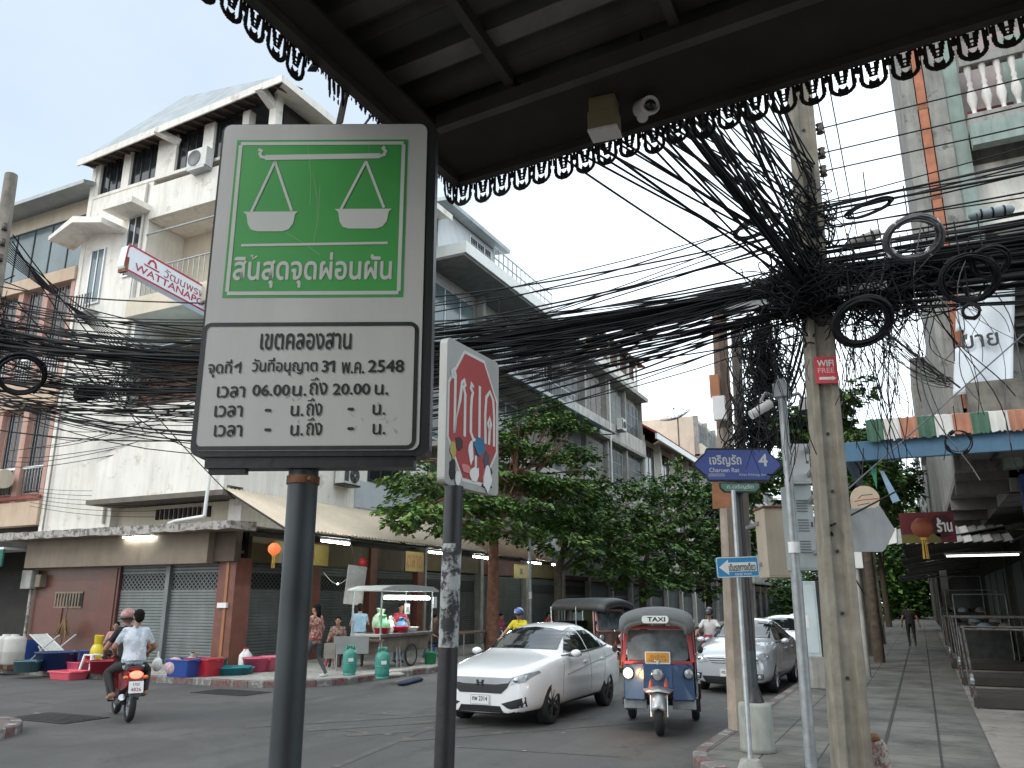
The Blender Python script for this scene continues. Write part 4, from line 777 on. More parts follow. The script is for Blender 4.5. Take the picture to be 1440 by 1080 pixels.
# scalloped fringe cut out of sheet metal
PW, PH, CELL = .099, .155, .0031
def fringe_mask(x, y):     # x -.5..5 of one pendant, y 0 (top) .. 1 (bottom)
    X = x * PW; Yy = y * PH; r = PW * .46
    if y < .12: return True
    cyb = PH - r * 1.05
    # outer U
    if Yy < cyb: d = abs(X); edge = r * (1 - .18 * (1 - y / (cyb / PH)))
    else: d = math.hypot(X, (Yy - cyb)); edge = r
    inside = d < edge
    ring = edge * .70 < d < edge
    if y > .2 and abs(x) > .43 and y < .52: return True
    if not inside: return False
    if ring: return True
    # vase in the middle with cross and dots punched out
    vw = r * (.52 - .12 * math.cos(y * 9)); vase = abs(X) < vw * .8
    if vase:
        if (abs(X) < .0045 and .24 < y < .46) or (abs(X) < .011 and .28 < y < .345): return False
        if math.hypot(X, Yy - .53 * PH) < .0052 or math.hypot(X, Yy - .61 * PH) < .0042: return False
        if .67 < y < .80 and abs(X) < .013 * (.81 - y) / .13 + .004: return False
        return True
    return .34 > y or y > .86
def fringe(P0, t, count, zt, skip, seed, stub=True):
    r = random.Random(seed); q = MB(); nx = int(PW / CELL); ny = int(PH / CELL)
    for k in range(count):
        st = skip(k)
        tilt = r.uniform(-.012, .012); sag = r.uniform(-.004, .004)
        for j in range(ny):
            y = (j + .5) / ny
            for i in range(nx):
                x = (i + .5) / nx - .5
                if not fringe_mask(x, y) and not (st == 3 and y < .9 and abs(x) < .40 and fringe_mask(.36 * (1 if x > 0 else -1), y) ): continue
                if st in (1, 2) and y > (.10 + .35 * abs(math.sin(k * 5.1 + x * 13)) * (1 if st == 1 else 2.2)): continue
                a = (k + .5 + x - .5 / nx) * PW; b = a + PW / nx; za = zt + sag * (j / ny) - PH * j / ny; zb_ = za - PH / ny
                tz = tilt * (y)
                p = lambda s_, z: (P0[0] + t[0] * s_ - t[1] * tz, P0[1] + t[1] * s_ + t[0] * tz, z)
                q.quad(p(a, zb_), p(b, zb_), p(b, za), p(a, za), canf)
    return q
o = fringe((CX - .004, CY + .006), (.9972, -.0748), 58, ZC + .045, lambda k: 3 if k in (26, 27, 28) else 0, 1).build('fringe', cy, solid=.003)
o = fringe((CX - .006, CY), (0, -1), 40, ZC + .045, lambda k: 2 if k in (5, 8) else (1 if 0 < k < 10 else 0), 2).build('fringe', cy, solid=.003)
# broken bits hanging off the damaged edge
for (a, dz, dx) in ((.62, -.10, -.02), (.78, -.17, .02), (.95, -.07, .03), (.52, -.06, -.01)): q = MB(); q.bar((CX - .006, CY - a, ZC), (CX - .006 + dx, CY - a - .05, ZC + dz), .03, .004, canf); q.build('broken_fringe', cy)
sb = thing('corner_shop', 'shop wall behind the viewpoint that carries the dark canopy', 'building', (2, -2, .15)); q = MB(); q.box((-1.0, -1.5, .12), (9, -1.2, 9), M('old_shop_wall', (.3, .28, .25), .9)); q.build('wall', sb); q = MB(); q.tube([(-.9, -1.25, 5.6), (-1.5, 2.6, ZC + .2)], .02, rust); q.tube([(4, -1.25, 5.6), (4, 2.6, ZC + .2)], .02, rust); q.build('tie_rod', sb)
# bullet camera and box on the canopy edge
t = thing('security_camera', 'white bullet security camera under the dark canopy edge', 'security camera', (-.5, 2.5, ZC)); c = onD(905, 152, 2.62); d = (onD(927, 142, 2.45) - c).normalized()
q = MB(); q.tube([c - d * .03, c + d * .085], .034, plastw, 18); e_ = c + d * .085; T = frame(e_, (d.y, -d.x, 0), (0, 0, 1)); q.lathe([(.034, -.01), (.036, .0), (.030, .004), (.026, -.004), (0, -.004)], plastw, 18, T @ Matrix.Scale(-1, 4, (0, 0, 1))); q.build('housing', t)
q = MB(); q.ell(c + d * .083, .022, glassd, 12); q.build('lens', t)
q = MB(); q.tube([c - d * .01 + Vector((0, 0, -.02)), c - d * .03 + Vector((-.01, .02, .0)), (c.x - .01, c.y + .06, ZC + .05)], .012, plastw); q.ell(c - d * .02 + Vector((0, 0, -.035)), .022, plastw, 10); q.build('mount', t)
t = thing('junction_box', 'yellowed plastic junction box hanging under the canopy edge', 'box', (-.75, 2.6, ZC - .1)); c = onD(850, 172, 2.62); T = frame(c, (1, .1, 0), (0, 0, 1)); yel = M('yellowed_plastic', (.26, .215, .12), .5, var=.12)
q = MB(); q.box((-.055, -.045, -.04), (.055, .035, .04), yel, T); q.box((-.05, .035, -.035), (.05, .095, .035), yel, T); q.build('casing', t, bevel=.006); q = MB(); q.box((-.055, -.052, -.042), (.055, -.043, .042), plastw, T); q.build('lid', t); q = MB(); q.tube([c + Vector((0, 0, .09)), (c.x, c.y + .02, ZC + .06)], .014, blackpaint); q.build('conduit', t)

# ================================================================== SCALES SIGN
sg = thing('scales_sign', 'tall grey sign with green scales panel and black Thai opening hours', 'street sign', (-1.58, 1.84, .15))
TL, TR, BR, BL = onD(312, 176, 2.35), onD(606, 171, 2.35), onD(590, 637, 2.35), onD(274, 634, 2.35)
Wd = ((TR - TL).length + (BR - BL).length) / 2; Hd = ((TL - BL).length + (TR - BR).length) / 2
T = frame((BL + TL) / 2 + Vector((0, 0, -Hd / 2)), (TR - TL) + (BR - BL), (0, 0, 1))
def UV(px, py):
    v = (py - 174) / 462.; l = 312 - 38 * v; r = 606 - 17 * v; return ((px - l) / (r - l) * Wd, (1 - v) * Hd)
sface = M('sign_sheeting_grey', (.56, .56, .54), .42, .0, var=.05, scale=4., streak=.22, scol=(.25, .23, .2))
q = MB(); q.prism(rrect(-.004, -.012, Wd + .026, Hd, .028), -.085, -.004, blackpaint, T); q.box((.04, -.045, -.075), (Wd - .02, .0, -.012), blackpaint, T); q.box((.05, -.06, -.05), (.16, -.045, -.02), blackpaint, T)
q.build('cabinet', sg)
q = MB(); q.prism(rrect(.004, .004, Wd - .004, Hd - .004, .026), -.004, .0, sface, T); q.build('face', sg)
grn = M('sign_green', (.060, .345, .078), .40, var=.10, scale=3., streak=.12, scol=(.10, .3, .10)); sw = M('sign_reflective_white', (.60, .62, .585), .45, var=.05)
x0, y1 = UV(333, 200); x1_, y0 = UV(562, 432); x1_ = UV(574, 300)[0] - .004; x0 = UV(322, 320)[0]
q = MB(); q.prism([(x0, y0), (x1_, y0), (x1_, y1), (x0, y1)], 0, .0012, grn, T); q.build('green_panel', sg)
q = MB(); m_ = .014; ribbon(q, [(x0 + m_, y0 + m_), (x1_ - m_, y0 + m_)], .012, sw, T, .0025); ribbon(q, [(x0 + m_, y1 - m_), (x1_ - m_, y1 - m_)], .012, sw, T, .0025); ribbon(q, [(x0 + m_, y0 + m_ + .006), (x0 + m_, y1 - m_ - .006)], .012, sw, T, .0025); ribbon(q, [(x1_ - m_, y0 + m_ + .006), (x1_ - m_, y1 - m_ - .006)], .012, sw, T, .0025); q.build('panel_border', sg)
q = MB(); z = .0026
ribbon(q, [UV(372, 227.5), UV(536, 225.5)], .019, sw, T, z)
for (s_, ax) in ((1, [(373, 228), (366, 226), (364, 221), (367, 217), (362, 215)]), (1, [(535, 226), (542, 224), (544, 218), (540, 214), (543, 211)])): ribbon(q, [UV(*p) for p in ax], .011, sw, T, z + .0002)
for seg in (((386, 234), (353, 309)), ((386, 234), (410, 308)), ((516, 234), (480, 306)), ((516, 234), (541, 304))): ribbon(q, [UV(*p) for p in seg], .0085, sw, T, z + .0004)
for (a, b, yy) in ((341, 419, 309), (471, 552, 305.5)):
    pts = [(a, yy), (b, yy), (b - 4, yy + 4), (b - 7, yy + 18), (b - 13, yy + 26), (b - 22, yy + 29), (a + 20, yy + 29), (a + 11, yy + 26), (a + 7, yy + 18), (a + 5, yy + 4)]
    q.prism([UV(*p) for p in reversed(pts)], .001, z + .0002, sw, T)
ribbon(q, [UV(339, 358), UV(546, 355.5)], .0085, sw, T, z)
q.build('scales_emblem', sg)
q = MB(); a = UV(329, 396); b = UV(551, 394)
letters(q, 'สินสุดจุดผ่อนผัน', (a[0] + b[0]) / 2, (a[1] + b[1]) / 2 + .003, None, sw, T, width=b[0] - a[0], height=.116, bold=.03, z=.001)
mt = UV(356, 377); ribbon(q, [(mt[0] - .008, mt[1] + .008), (mt[0] - .002, mt[1] + .012), (mt[0] - .001, mt[1] - .001), (mt[0] + .012, mt[1] + .008)], .006, sw, T, z)
q.build('white_lettering', sg)
q = MB(); fr = [UV(287, 470), UV(585, 466), UV(580, 630), UV(276, 632)]
P = rrect(UV(277, 632)[0], UV(400, 631)[1], UV(583, 550)[0], UV(400, 469)[1], .022); ribbon(q, P + P[:2], .0125, blackpaint, T, .0016); q.build('black_border', sg)
q = MB()
inkm = M('black_ink', (.018, .018, .018), .5, var=.0)
def line(txt, xa, xb, yc, h, bold=.022, z=.001):
    a, b = UV(xa, yc), UV(xb, yc); letters(q, txt, (a[0] + b[0]) / 2, a[1], None, inkm, T, width=b[0] - a[0], height=h, bold=bold, z=z)
line('เขตคลองสาน', 368, 494, 492, .053)
q.build('black_lettering', sg); q = MB(); line('จุดที่ 1', 296, 341, 528, .056); fl = UV(337.5, 525); ribbon(q, [(fl[0] - .012, fl[1] - .004), (fl[0] + .003, fl[1] + .006)], .008, inkm, T, .002); line('วันที่อนุญาต', 357, 447, 526, .056); line('31', 454, 471, 526, .036, .03); fl = UV(467, 521); ribbon(q, [(fl[0] - .012, fl[1] - .006), (fl[0] + .004, fl[1] + .003)], .008, inkm, T, .002); line('พ.ค.', 481, 512, 528, .036); line('2548', 518, 567, 526, .038, .03)
q.build('black_lettering', sg); q = MB()
line('เวลา', 309, 347, 559, .034); line('06.00', 358, 409, 557, .034, .03); line('น.', 413, 432, 558, .031); line('ถึง', 437, 461, 552, .053); line('20.00', 469, 520, 556, .034, .03); line('น.', 527, 545, 557, .031)
for yc in (583, 608):
    q.build('black_lettering', sg); q = MB()
    line('เวลา', 306, 344, yc + 1, .034); line('-', 376, 383, yc, .005, .05); line('น.', 411, 428, yc + 1, .031); line('ถึง', 433, 454, yc - 4, .053); line('-', 490, 497, yc - 1, .005, .05); line('น.', 524, 541, yc, .031)
q.build('black_lettering', sg)
# scratches and grime
q = MB(); r = random.Random(4); scr = M('scratch_pale', (.30, .42, .28), .5)
for (xa, ya, xb, yb) in ((432, 205, 436, 300), (450, 270, 440, 360), (402, 340, 450, 372), (520, 205, 515, 235), (440, 250, 446, 330)): ribbon(q, [UV(xa, ya), UV((xa + xb) / 2 + 3, (ya + yb) / 2), UV(xb, yb)], .0012, scr, T, .0013)
for i in range(16):
    x, y = r.uniform(380, 570), r.uniform(560, 625); a = r.uniform(0, 6); ribbon(q, [UV(x, y), UV(x + 7 * math.cos(a), y + 5 * math.sin(a))], .0015, conc, T, .0014)
q.build('scratch', sg)
pc = onD(428, 650, 2.42); pb_ = onD(400, 1085, 2.42)
polem = M('dark_grey_pole_paint', (.045, .055, .06), .5, .2, var=.3, scale=5., streak=.3)
q = MB(); top = pc + (pc - pb_) * .02; bt = pc + (pb_ - pc) * 3; bt = pc + (pb_ - pc) * ((pc.z - .12) / (pc.z - pb_.z)); q.tube([bt, pc, top], .0445, polem, 20); q.build('post', sg)
q = MB(); c = pc + (pb_ - pc) * .065; q.tube([c + Vector((0, 0, .012)), c - Vector((0, 0, .012))], .049, rust, 20); q.tube([c + Vector((.04, -.02, 0)), c + Vector((.058, -.03, .0))], .008, rust, 6); q.build('clamp', sg)

# ================================================================== STOP SIGN
ss = thing('stop_sign', 'red Thai stop sign with stickers on a black and peeling white post', 'street sign', (-2.06, 3.55, .15))
pA, pB = Vector((-2.065, 3.44, 0)), Vector((-2.05, 4.0, 0)); T = frame((pA.x, pA.y, 2.425), pB - pA, (0, 0, 1)); w, h = (pB - pA).length, .775
q = MB(); q.prism(rrect(0, 0, w, h, .035), -.045, 0, M('stop_sign_back', (.40, .40, .38), .5, .2, var=.08, streak=.2), T); q.build('cabinet', ss)
q = MB(); o8 = [(.13, .01), (w - .13, .01), (w - .02, .22), (w - .02, h - .24), (w - .14, h - .03), (.14, h - .03), (.025, h - .22), (.025, .22)]
oc = [(w / 2 + .288 * math.cos(R_(22.5 + 45 * i)), .39 + .385 * math.sin(R_(22.5 + 45 * i))) for i in range(8)]
o_in = [(w / 2 + (p[0] - w / 2) * .94, .40 + (p[1] - .40) * .95) for p in oc]
q.prism(oc, 0, .001, sw, T); q.prism(o_in, .001, .002, M('stop_red', (.36, .055, .055), .5, var=.10, scale=4.), T); q.build('octagon', ss)
q = MB(); L = [[(.085, .50), (.075, .53), (.095, .545), (.105, .52), (.105, .26), (.15, .42), (.165, .50), (.185, .515), (.195, .495), (.18, .48), (.195, .45), (.195, .26)],
    [(.27, .50), (.25, .515), (.245, .49), (.265, .475), (.255, .45), (.25, .40), (.25, .29), (.275, .26), (.33, .26), (.33, .52)],
    [(.39, .26), (.385, .40), (.395, .48), (.43, .515), (.465, .48), (.475, .40), (.475, .26)], [(.43, .33), (.415, .36), (.43, .39), (.445, .36), (.43, .33), (.425, .26)], [(.30, .19), (.30, .13), (.33, .13)]]
for l_ in L: ribbon(q, [(.28 + (x - .28) * 1.14, .44 + (y - .40) * 1.2) for (x, y) in l_], .025, sw, T, .0035)
q.build('lettering', ss)
q = MB(); r = random.Random(9)
for (x, y, rx, ry, m_) in ((.07, .22, .032, .06, M('sticker_yellow', (.42, .34, .10), .6)), (.13, .27, .04, .05, M('sticker_maroon', (.05, .03, .03), .6)), (.25, .24, .03, .08, plastw), (.34, .29, .06, .07, M('sticker_blue', (.03, .16, .30), .5)), (.42, .21, .035, .07, M('sticker_grey', (.06, .08, .10), .5)), (.07, .10, .035, .07, blackpaint), (.12, .05, .03, .05, plastw), (.29, .10, .05, .05, plastw), (.43, .09, .05, .09, plastw), (.45, .14, .03, .04, blackpaint), (.42, .04, .06, .015, blackpaint), (.2, .12, .05, .03, M('sticker_pink', (.55, .2, .2), .6))):
    y = .03 + (y - .03) * .82; q.prism([(x + rx * math.cos(a * .5236) * r.uniform(.7, 1.1), y + ry * .85 * math.sin(a * .5236) * r.uniform(.7, 1.1)) for a in range(12)], .002, .0045 + r.random() * .003, m_, T)
q.build('stickers', ss)
def peel():
    m = M('peeling_white_post_paint', (.36, .38, .38), .7, var=.2, scale=7., patch=.52, pcol=(.03, .03, .033), bump=.3); return m
c0 = onD(638, 700, 4.06); c1 = onD(624, 1090, 4.06); d = (c1 - c0) / (c0.z - c1.z); P_ = lambda z: c0 + d * (c0.z - z)
zA, zB = onD(635, 765, 4.06).z, onD(630, 910, 4.06).z
q = MB(); q.tube([P_(.12), P_(zB)], .0475, blackpaint, 18); q.tube([P_(zB), P_(zA)], .048, peel(), 18); q.tube([P_(zA), P_(2.42)], .0475, blackpaint, 18); q.build('post', ss)

# ================================================================== STREET NAME SIGN, ONE-WAY SIGN, POLES on the right corner
sn = thing('street_name_sign', 'blue street name sign reading 4 on a black pole with round concrete foot', 'street sign', (-1.95, 10.6, .15))
A, B = onD(976, 656, 10.4), onD(1099, 651, 10.4); A.z = B.z = (A.z + B.z) / 2; w = (B - A).length; T = frame(A, B - A, (0, 0, 1)); hh = .20
def hexsign(w, hh, e=0.): n_ = .13; return [(-e, 0), (n_, hh * .62 + e), (n_ + .02, hh * .66 + e), (n_ + .05, hh + e), (w - n_ - .05, hh + e), (w - n_ - .02, hh * .66 + e), (w - n_, hh * .62 + e), (w + e, 0), (w - n_, -hh * .62 - e), (w - n_ - .02, -hh * .66 - e), (w - n_ - .05, -hh - e), (n_ + .05, -hh - e), (n_ + .02, -hh * .66 - e), (n_, -hh * .62 - e)]
q = MB(); q.prism(list(reversed(hexsign(w, hh, .02))), -.05, .0, blackpaint, T); q.build('frame', sn)
q = MB(); q.prism(list(reversed(hexsign(w, hh, -.005))), .0, .003, M('street_sign_blue', (.075, .105, .33), .45, var=.1), T); q.build('panel', sn)
q = MB(); letters(q, 'เจริญรัถ', w * .36, .055, None, sw, T, width=w * .36, height=.155, bold=.03, z=.003); letters(q, '4', w * .79, .06, None, sw, T, width=.11, height=.155, bold=.03, z=.003); letters(q, 'Charoen Rat', w * .34, -.07, None, sw, T, width=w * .34, height=.055, bold=.02, z=.003); letters(q, 'เขตคลองสาน', w * .25, -.135, None, sw, T, width=w * .18, height=.04, z=.003); letters(q, 'Khet Khlong San', w * .66, -.135, None, sw, T, width=w * .3, height=.04, z=.003); q.build('lettering', sn)
q = MB(); T2 = frame(T @ Vector((w * .28, -.36, -.01)), T.col[0].xyz, (0, 0, 1)); q.prism([(.06, 0), (w * .46 - .06, 0), (w * .46, .06), (w * .46, .13), (0, .13), (0, .06)], -.04, 0, blackpaint, T2); q.prism([(.07, .015), (w * .46 - .07, .015), (w * .46 - .015, .065), (w * .46 - .015, .115), (.015, .115), (.015, .065)], 0, .003, M('sign_dull_green', (.10, .22, .17), .5), T2); letters(q, 'ถ.เจริญรัถ', w * .23, .07, None, sw, T2, width=w * .3, height=.06, bold=.02, z=.003); q.build('sub_panel', sn)
ba = gz(1066, 1056, .15); tp = onD(1038, 690, 10.58); q = MB(); q.tube([ba, ba.lerp(tp, .36)], .06, polem, 14); q.tube([ba.lerp(tp, .33), tp + Vector((0, 0, .05))], .05, blackpaint, 14); q.tube([tp + Vector((0, 0, -.05)), tp + Vector((0, 0, .1))], [.06, .09], blackpaint, 14); q.build('pole', sn)
q = MB(); q.lathe([(0, 0), (.215, 0), (.20, .05), (.195, .5), (.185, .54), (0, .545)], M('concrete_foot', (.30, .31, .28), .9, var=.18, scale=5., streak=.5), 24, Matrix.Translation(ba)); q.lathe([(.12, .54), (.065, .72), (0.05, .72)], blackpaint, 16, Matrix.Translation(ba)); q.build('concrete_foot', sn)
ow = thing('one_way_sign', 'small blue one-way sign with a white arrow pointing left', 'street sign', (-1.85, 9.9, .15))
A, B = onD(1009, 813, 9.55), onD(1069, 811, 9.55); T = frame(A, B - A, (0, 0, 1)); w = (B - A).length; h = .235
q = MB(); q.prism(rrect(0, 0, w, h, .02), -.02, 0, M('oneway_blue', (.025, .20, .42), .45, var=.08), T); q.build('panel', ow)
q = MB(); q.prism([(.03, h / 2), (.14, h - .03), (.14, h * .72), (w - .03, h * .72), (w - .03, h * .28), (.14, h * .28), (.14, .03)][::-1], 0, .002, sw, T); o_ = rrect(.008, .008, w - .008, h - .008, .016); ribbon(q, o_ + o_[:1], .009, sw, T, .002); q.build('arrow', ow)
q = MB(); letters(q, 'เดินรถทางเดียว', w * .6, h * .5, None, inkm, T, width=w * .62, height=h * .36, bold=.04, z=.002); letters(q, 'ONE WAY', w * .62, h * .15, None, sw, T, width=w * .4, height=h * .1, bold=.02, z=.0); q.build('lettering', ow)
ba = gz(1056, 1082, .15); tp = onD(1031, 690, 9.98); q = MB(); q.tube([ba, tp], .028, galv, 12); q.tube([ba + Vector((0, 0, -.0)), ba + Vector((0, 0, .1))], [.14, .1], conc, 14); q.build('pole', ow)
# two weathered poles with the orange board
wp = thing('weathered_pole', 'square weathered pole with a torn orange board, at the kerb', 'pole', (-2.45, 12.1, .15)); ba = gz(1040, 1026, .15); tp = onD(1010, 418, 11.95); wpm = M('weathered_pole_timber', (.33, .275, .22), .9, var=.25, scale=4., streak=.75, scol=(.10, .07, .05), bump=.3)
q = MB(); d = (tp - ba); T = frame(ba, (1, .35, 0), (0, 0, 1))
for s in range(12):
    a, b = ba + d * s / 12, ba + d * (s + 1) / 12; w = .155 - .045 * s / 12; q.tube([a, b], [w, w - .004], wpm if s < 8 else M('pole_upper_brown', (.15, .10, .075), .9, var=.3, scale=6., streak=.6), 4, False)
q.ell(tp, .11, _mats['pole_upper_brown'], 8); q.build('shaft', wp)
q = MB(); c = onD(1018, 700, 11.7); q.prism([(-.17, -.16), (.17, -.14), (.17, .12), (.03, .14), (-.15, .32)], 0, .02, M('rusty_orange_board', (.36, .16, .08), .75, var=.25, scale=4.), frame(c, (1, .3, 0), (0, 0, 1))); q.build('board', wp)
q = MB(); c = onD(1012, 576, 11.8); q.box((-.09, -.06, -.16), (.09, .06, .2), plastw, Matrix.Translation(c)); q.box((-.12, -.03, .2), (.02, .05, .55), M('timber_block', (.36, .16, .08), .8), Matrix.Translation(c)); q.build('meter_box', wp)
bp_ = thing('weathered_pole', 'thin dark pole just right of the square weathered pole', 'pole', (-2.1, 12.4, .15)); ba = gz(1058, 1012, .15); tp = onD(1034, 455, 12.2); q = MB(); q.tube([ba, tp], [.10, .075], M('dark_pole_timber', (.13, .11, .095), .9, var=.3, scale=5., streak=.5), 10); q.build('shaft', bp_); q = MB(); q.tube([ba + Vector((-.13, -.02, 0)), ba.lerp(tp, .55) + Vector((-.13, -.02, 0))], .035, rust, 8); q.build('conduit', bp_)
# concrete utility pole
def util_pole(label, base, top, w0, w1, holes=True):
    t = thing('utility_pole', label, 'utility pole', base); q = MB(); d = Vector(top) - Vector(base); n = 8; ang = .35
    vs = []
    for i in range(n + 1):
        c = Vector(base) + d * i / n; w = w0 + (w1 - w0) * i / n; g = w * .16; k = w * .24
        prof = [(-w / 2, -w / 2), (-k, -w / 2), (-k * .8, -w / 2 + g), (k * .8, -w / 2 + g), (k, -w / 2), (w / 2, -w / 2), (w / 2, w / 2), (-w / 2, w / 2)]
        for (x, y) in prof: vs.append((c.x + x * math.cos(ang) - y * math.sin(ang), c.y + x * math.sin(ang) + y * math.cos(ang), c.z))
    k_ = 8; q.add(vs, [(i * k_ + j, i * k_ + (j + 1) % k_, (i + 1) * k_ + (j + 1) % k_, (i + 1) * k_ + j) for i in range(n) for j in range(k_)], concpole); q.add(vs[-8:], [tuple(range(8))], concpole); q.build('shaft', t, bevel=.012)
    if holes:
        h = MB()
        for i in range(11):
            z = 1.0 + i * .62; c = Vector(base) + d * (z / d.z); w = w0 + (w1 - w0) * z / d.z; x, y = -w * .02, -w * .5 + w * .16 - .004
            cc = Vector((c.x + x * math.cos(ang) - y * math.sin(ang), c.y + x * math.sin(ang) + y * math.cos(ang), c.z)); h.tube([cc, cc + Vector((-math.sin(ang) * -.01, -math.cos(ang) * .01, 0))], .018, black, 8)
        h.build('bolt_hole', t)
    return t
pB_ = onD(1199, 1092, 8.6); pT = onD(1128, 185, 8.6); dd = (pT - pB_) / (pT.z - pB_.z); pbase = pB_ + dd * (.13 - pB_.z); ptop = pB_ + dd * (10.2 - pB_.z); PP = lambda z: pbase + dd * (z - pbase.z)
up = util_pole('big concrete utility pole wrapped in black cables', pbase, ptop, .325, .225)
q = MB(); c = PP(5.15); q.box((-1.0, -.12, -.05), (.75, -.02, .05), galv, Matrix.Translation(c + Vector((0, -.15, 0)))); q.build('cross_arm', up)
for i, z in enumerate((7.35, 7.02, 6.78)):
    c = PP(z) + Vector((.20, .0, 0)); q = MB(); q.lathe([(0, -.06), (.045, -.06), (.03, -.02), (.05, 0), (.03, .02), (.045, .06), (0, .06)], M('insulator_brown', (.06, .04, .035), .3), 12, Matrix.Translation(c)); q.bar(c + Vector((-.2, 0, 0)), c, .03, .03, rust); q.build('insulator', up)
q = MB(); c = PP(4.30); n_ = Vector((math.sin(.35), -math.cos(.35), 0)); T = frame(c + n_ * .20 + Vector((0, 0, 0)), (math.cos(.35), math.sin(.35), 0), (0, 0, 1))
pl = thing('wifi_placard', 'small red placard on the concrete utility pole', 'placard', c + n_ * .2); q.prism(rrect(-.115, -.15, .115, .15, .01), -.012, 0, M('placard_red', (.50, .045, .06), .45, var=.08), T); q.build('panel', pl); q = MB(); letters(q, 'WIFI', 0, .075, None, sw, T, width=.17, height=.07, bold=.04); letters(q, 'FREE', 0, -.005, None, M('placard_pink', (.75, .35, .36), .5), T, width=.17, height=.055, bold=.03); q.prism([(-.08, -.11), (.06, -.11), (.06, -.12), (.1, -.095), (.06, -.07), (.06, -.08), (-.08, -.08)], 0, .0015, sw, T); q.build('lettering', pl)
# CCTV pole
cp = thing('camera_pole', 'thin galvanised pole carrying two street cameras', 'pole', (-1.26, 9.6, .15)); ba = gz(1143, 1090, .15); ba = onD(1143, 1090, 9.0); ba.z = .15; ba = gz(1141, 1079, .15); tp = onD(1100, 560, 9.3); q = MB(); q.tube([ba, ba.lerp(tp, .5)], .062, galv, 14); q.tube([ba.lerp(tp, .5), tp], .05, galv, 14); m_ = ba.lerp(tp, .555); q.tube([m_, m_ + (tp - ba) * .03], .064, plastw, 14); q.build('shaft', cp)
q = MB(); c = tp + Vector((0, 0, .03)); q.box((-.09, -.09, -.03), (.09, .09, .14), galv, Matrix.Translation(c)); q.box((-.05, -.05, .14), (.05, .05, .2), galv, Matrix.Translation(c)); q.build('top_box', cp, bevel=.01)
for sgn, nm in ((-1, 'bullet'), (1, 'dome')):
    q = MB(); c = tp + _Rt * (.26 * sgn) + Vector((0, 0, -.12)); q.tube([tp, tp + _Rt * (.2 * sgn) + Vector((0, 0, .06)), c + Vector((0, 0, .08))], .022, galv, 8)
    if sgn < 0: q.tube([c + _Rt * .12 + Vector((0, 0, .06)), c - _Rt * .13 + Vector((0, 0, -.09))], .055, plastw, 12)
    else: q.lathe([(0, .1), (.06, .1), (.075, .02), (.07, -.03)], plastw, 14, Matrix.Translation(c)); q.ell(c + Vector((0, 0, -.03)), .065, glassd, 12)
    q.build('street_camera', cp)
# cabinets hung behind the pole
cabg = M('cabinet_grey_paint', (.40, .44, .44), .55, .1, var=.08, streak=.3, scol=(.2, .2, .19)); cabb = M('cabinet_beige_paint', (.50, .43, .34), .6, .1, var=.08, streak=.25)
def cabinet(label, x0, y0, x1, y1, D, depth, mt, louv, roof=False):
    t = thing('utility_cabinet', label, 'cabinet', onD((x0 + x1) / 2, (y0 + y1) / 2, D)); c = onD(x0, y1, D); w = (onD(x1, y1, D) - c).length; h = onD(x0, y0, D).z - c.z; T = frame(c, _Rt, (0, 0, 1)); q = MB(); q.box((0, 0, -depth), (w, h, 0), mt, T)
    if roof: q.box((-.02, h, -depth - .02), (w + .02, h + .03, .03), rust, T)
    q.build('casing', t, bevel=.008); q = MB(); q.box((.02, .03, 0), (w - .02, h - .03, .008), mt, T)
    for (v) in louv:
        for i in range(5): q.box((w * .3, h * v + i * .035, .008), (w * .75, h * v + i * .035 + .012, .016), M('louvre_dark', (.12, .13, .13), .6), T)
    q.box((w * .85, h * .5, .008), (w * .9, h * .56, .02), blackpaint, T); q.build('door', t)
    for k in (.2, .8):
        z_ = c.z + h * k; b = MB(); b.bar(*((T @ Vector((0, h * k, -depth * .6)), onD(1052, 760, 12.2).xy.to_3d() + Vector((0, 0, z_))) if roof else (T @ Vector((w, h * k, -depth * .4)), PP(z_))), .05, .05, galv); b.build('bracket', t)
    return t
cabinet('grey louvred cabinet behind the concrete pole', 1118, 682, 1152, 802, 10.6, .3, cabg, (.2, .45, .68)); cabinet('upper pale grey cabinet with a sloped top beside the concrete pole', 1114, 624, 1142, 680, 10.5, .3, M('cabinet_pale', (.52, .53, .53), .55, var=.06), ()); cabinet('beige cabinet with a rusty lid left of the camera pole', 1082, 714, 1118, 812, 11.2, .45, cabb, (), True)
t = thing('utility_cabinet', 'pale blue kiosk on a concrete plinth beside the silver car', 'cabinet', gz(1143, 966, .15)); c = gz(1130, 968, .15); T = frame(c, (1, .12, 0), (0, 0, 1)); q = MB(); q.box((0, 0, -.45), (.53, .62, .0), conc, T); q.build('plinth', t, bevel=.015); q = MB(); q.box((.0, .62, -.40), (.42, 2.15, -.03), M('kiosk_blue_white', (.44, .52, .53), .55, var=.1, streak=.3), T); q.box((.42, .62, -.40), (.53, 2.15, -.03), blackpaint, T); q.build('casing', t, bevel=.01); q = MB(); q.box((.04, .7, -.03), (.38, 2.08, -.02), M('kiosk_door', (.50, .57, .58), .5, var=.1), T); q.box((.08, 1.2, -.02), (.22, 1.45, -.017), plastw, T); q.build('door', t)
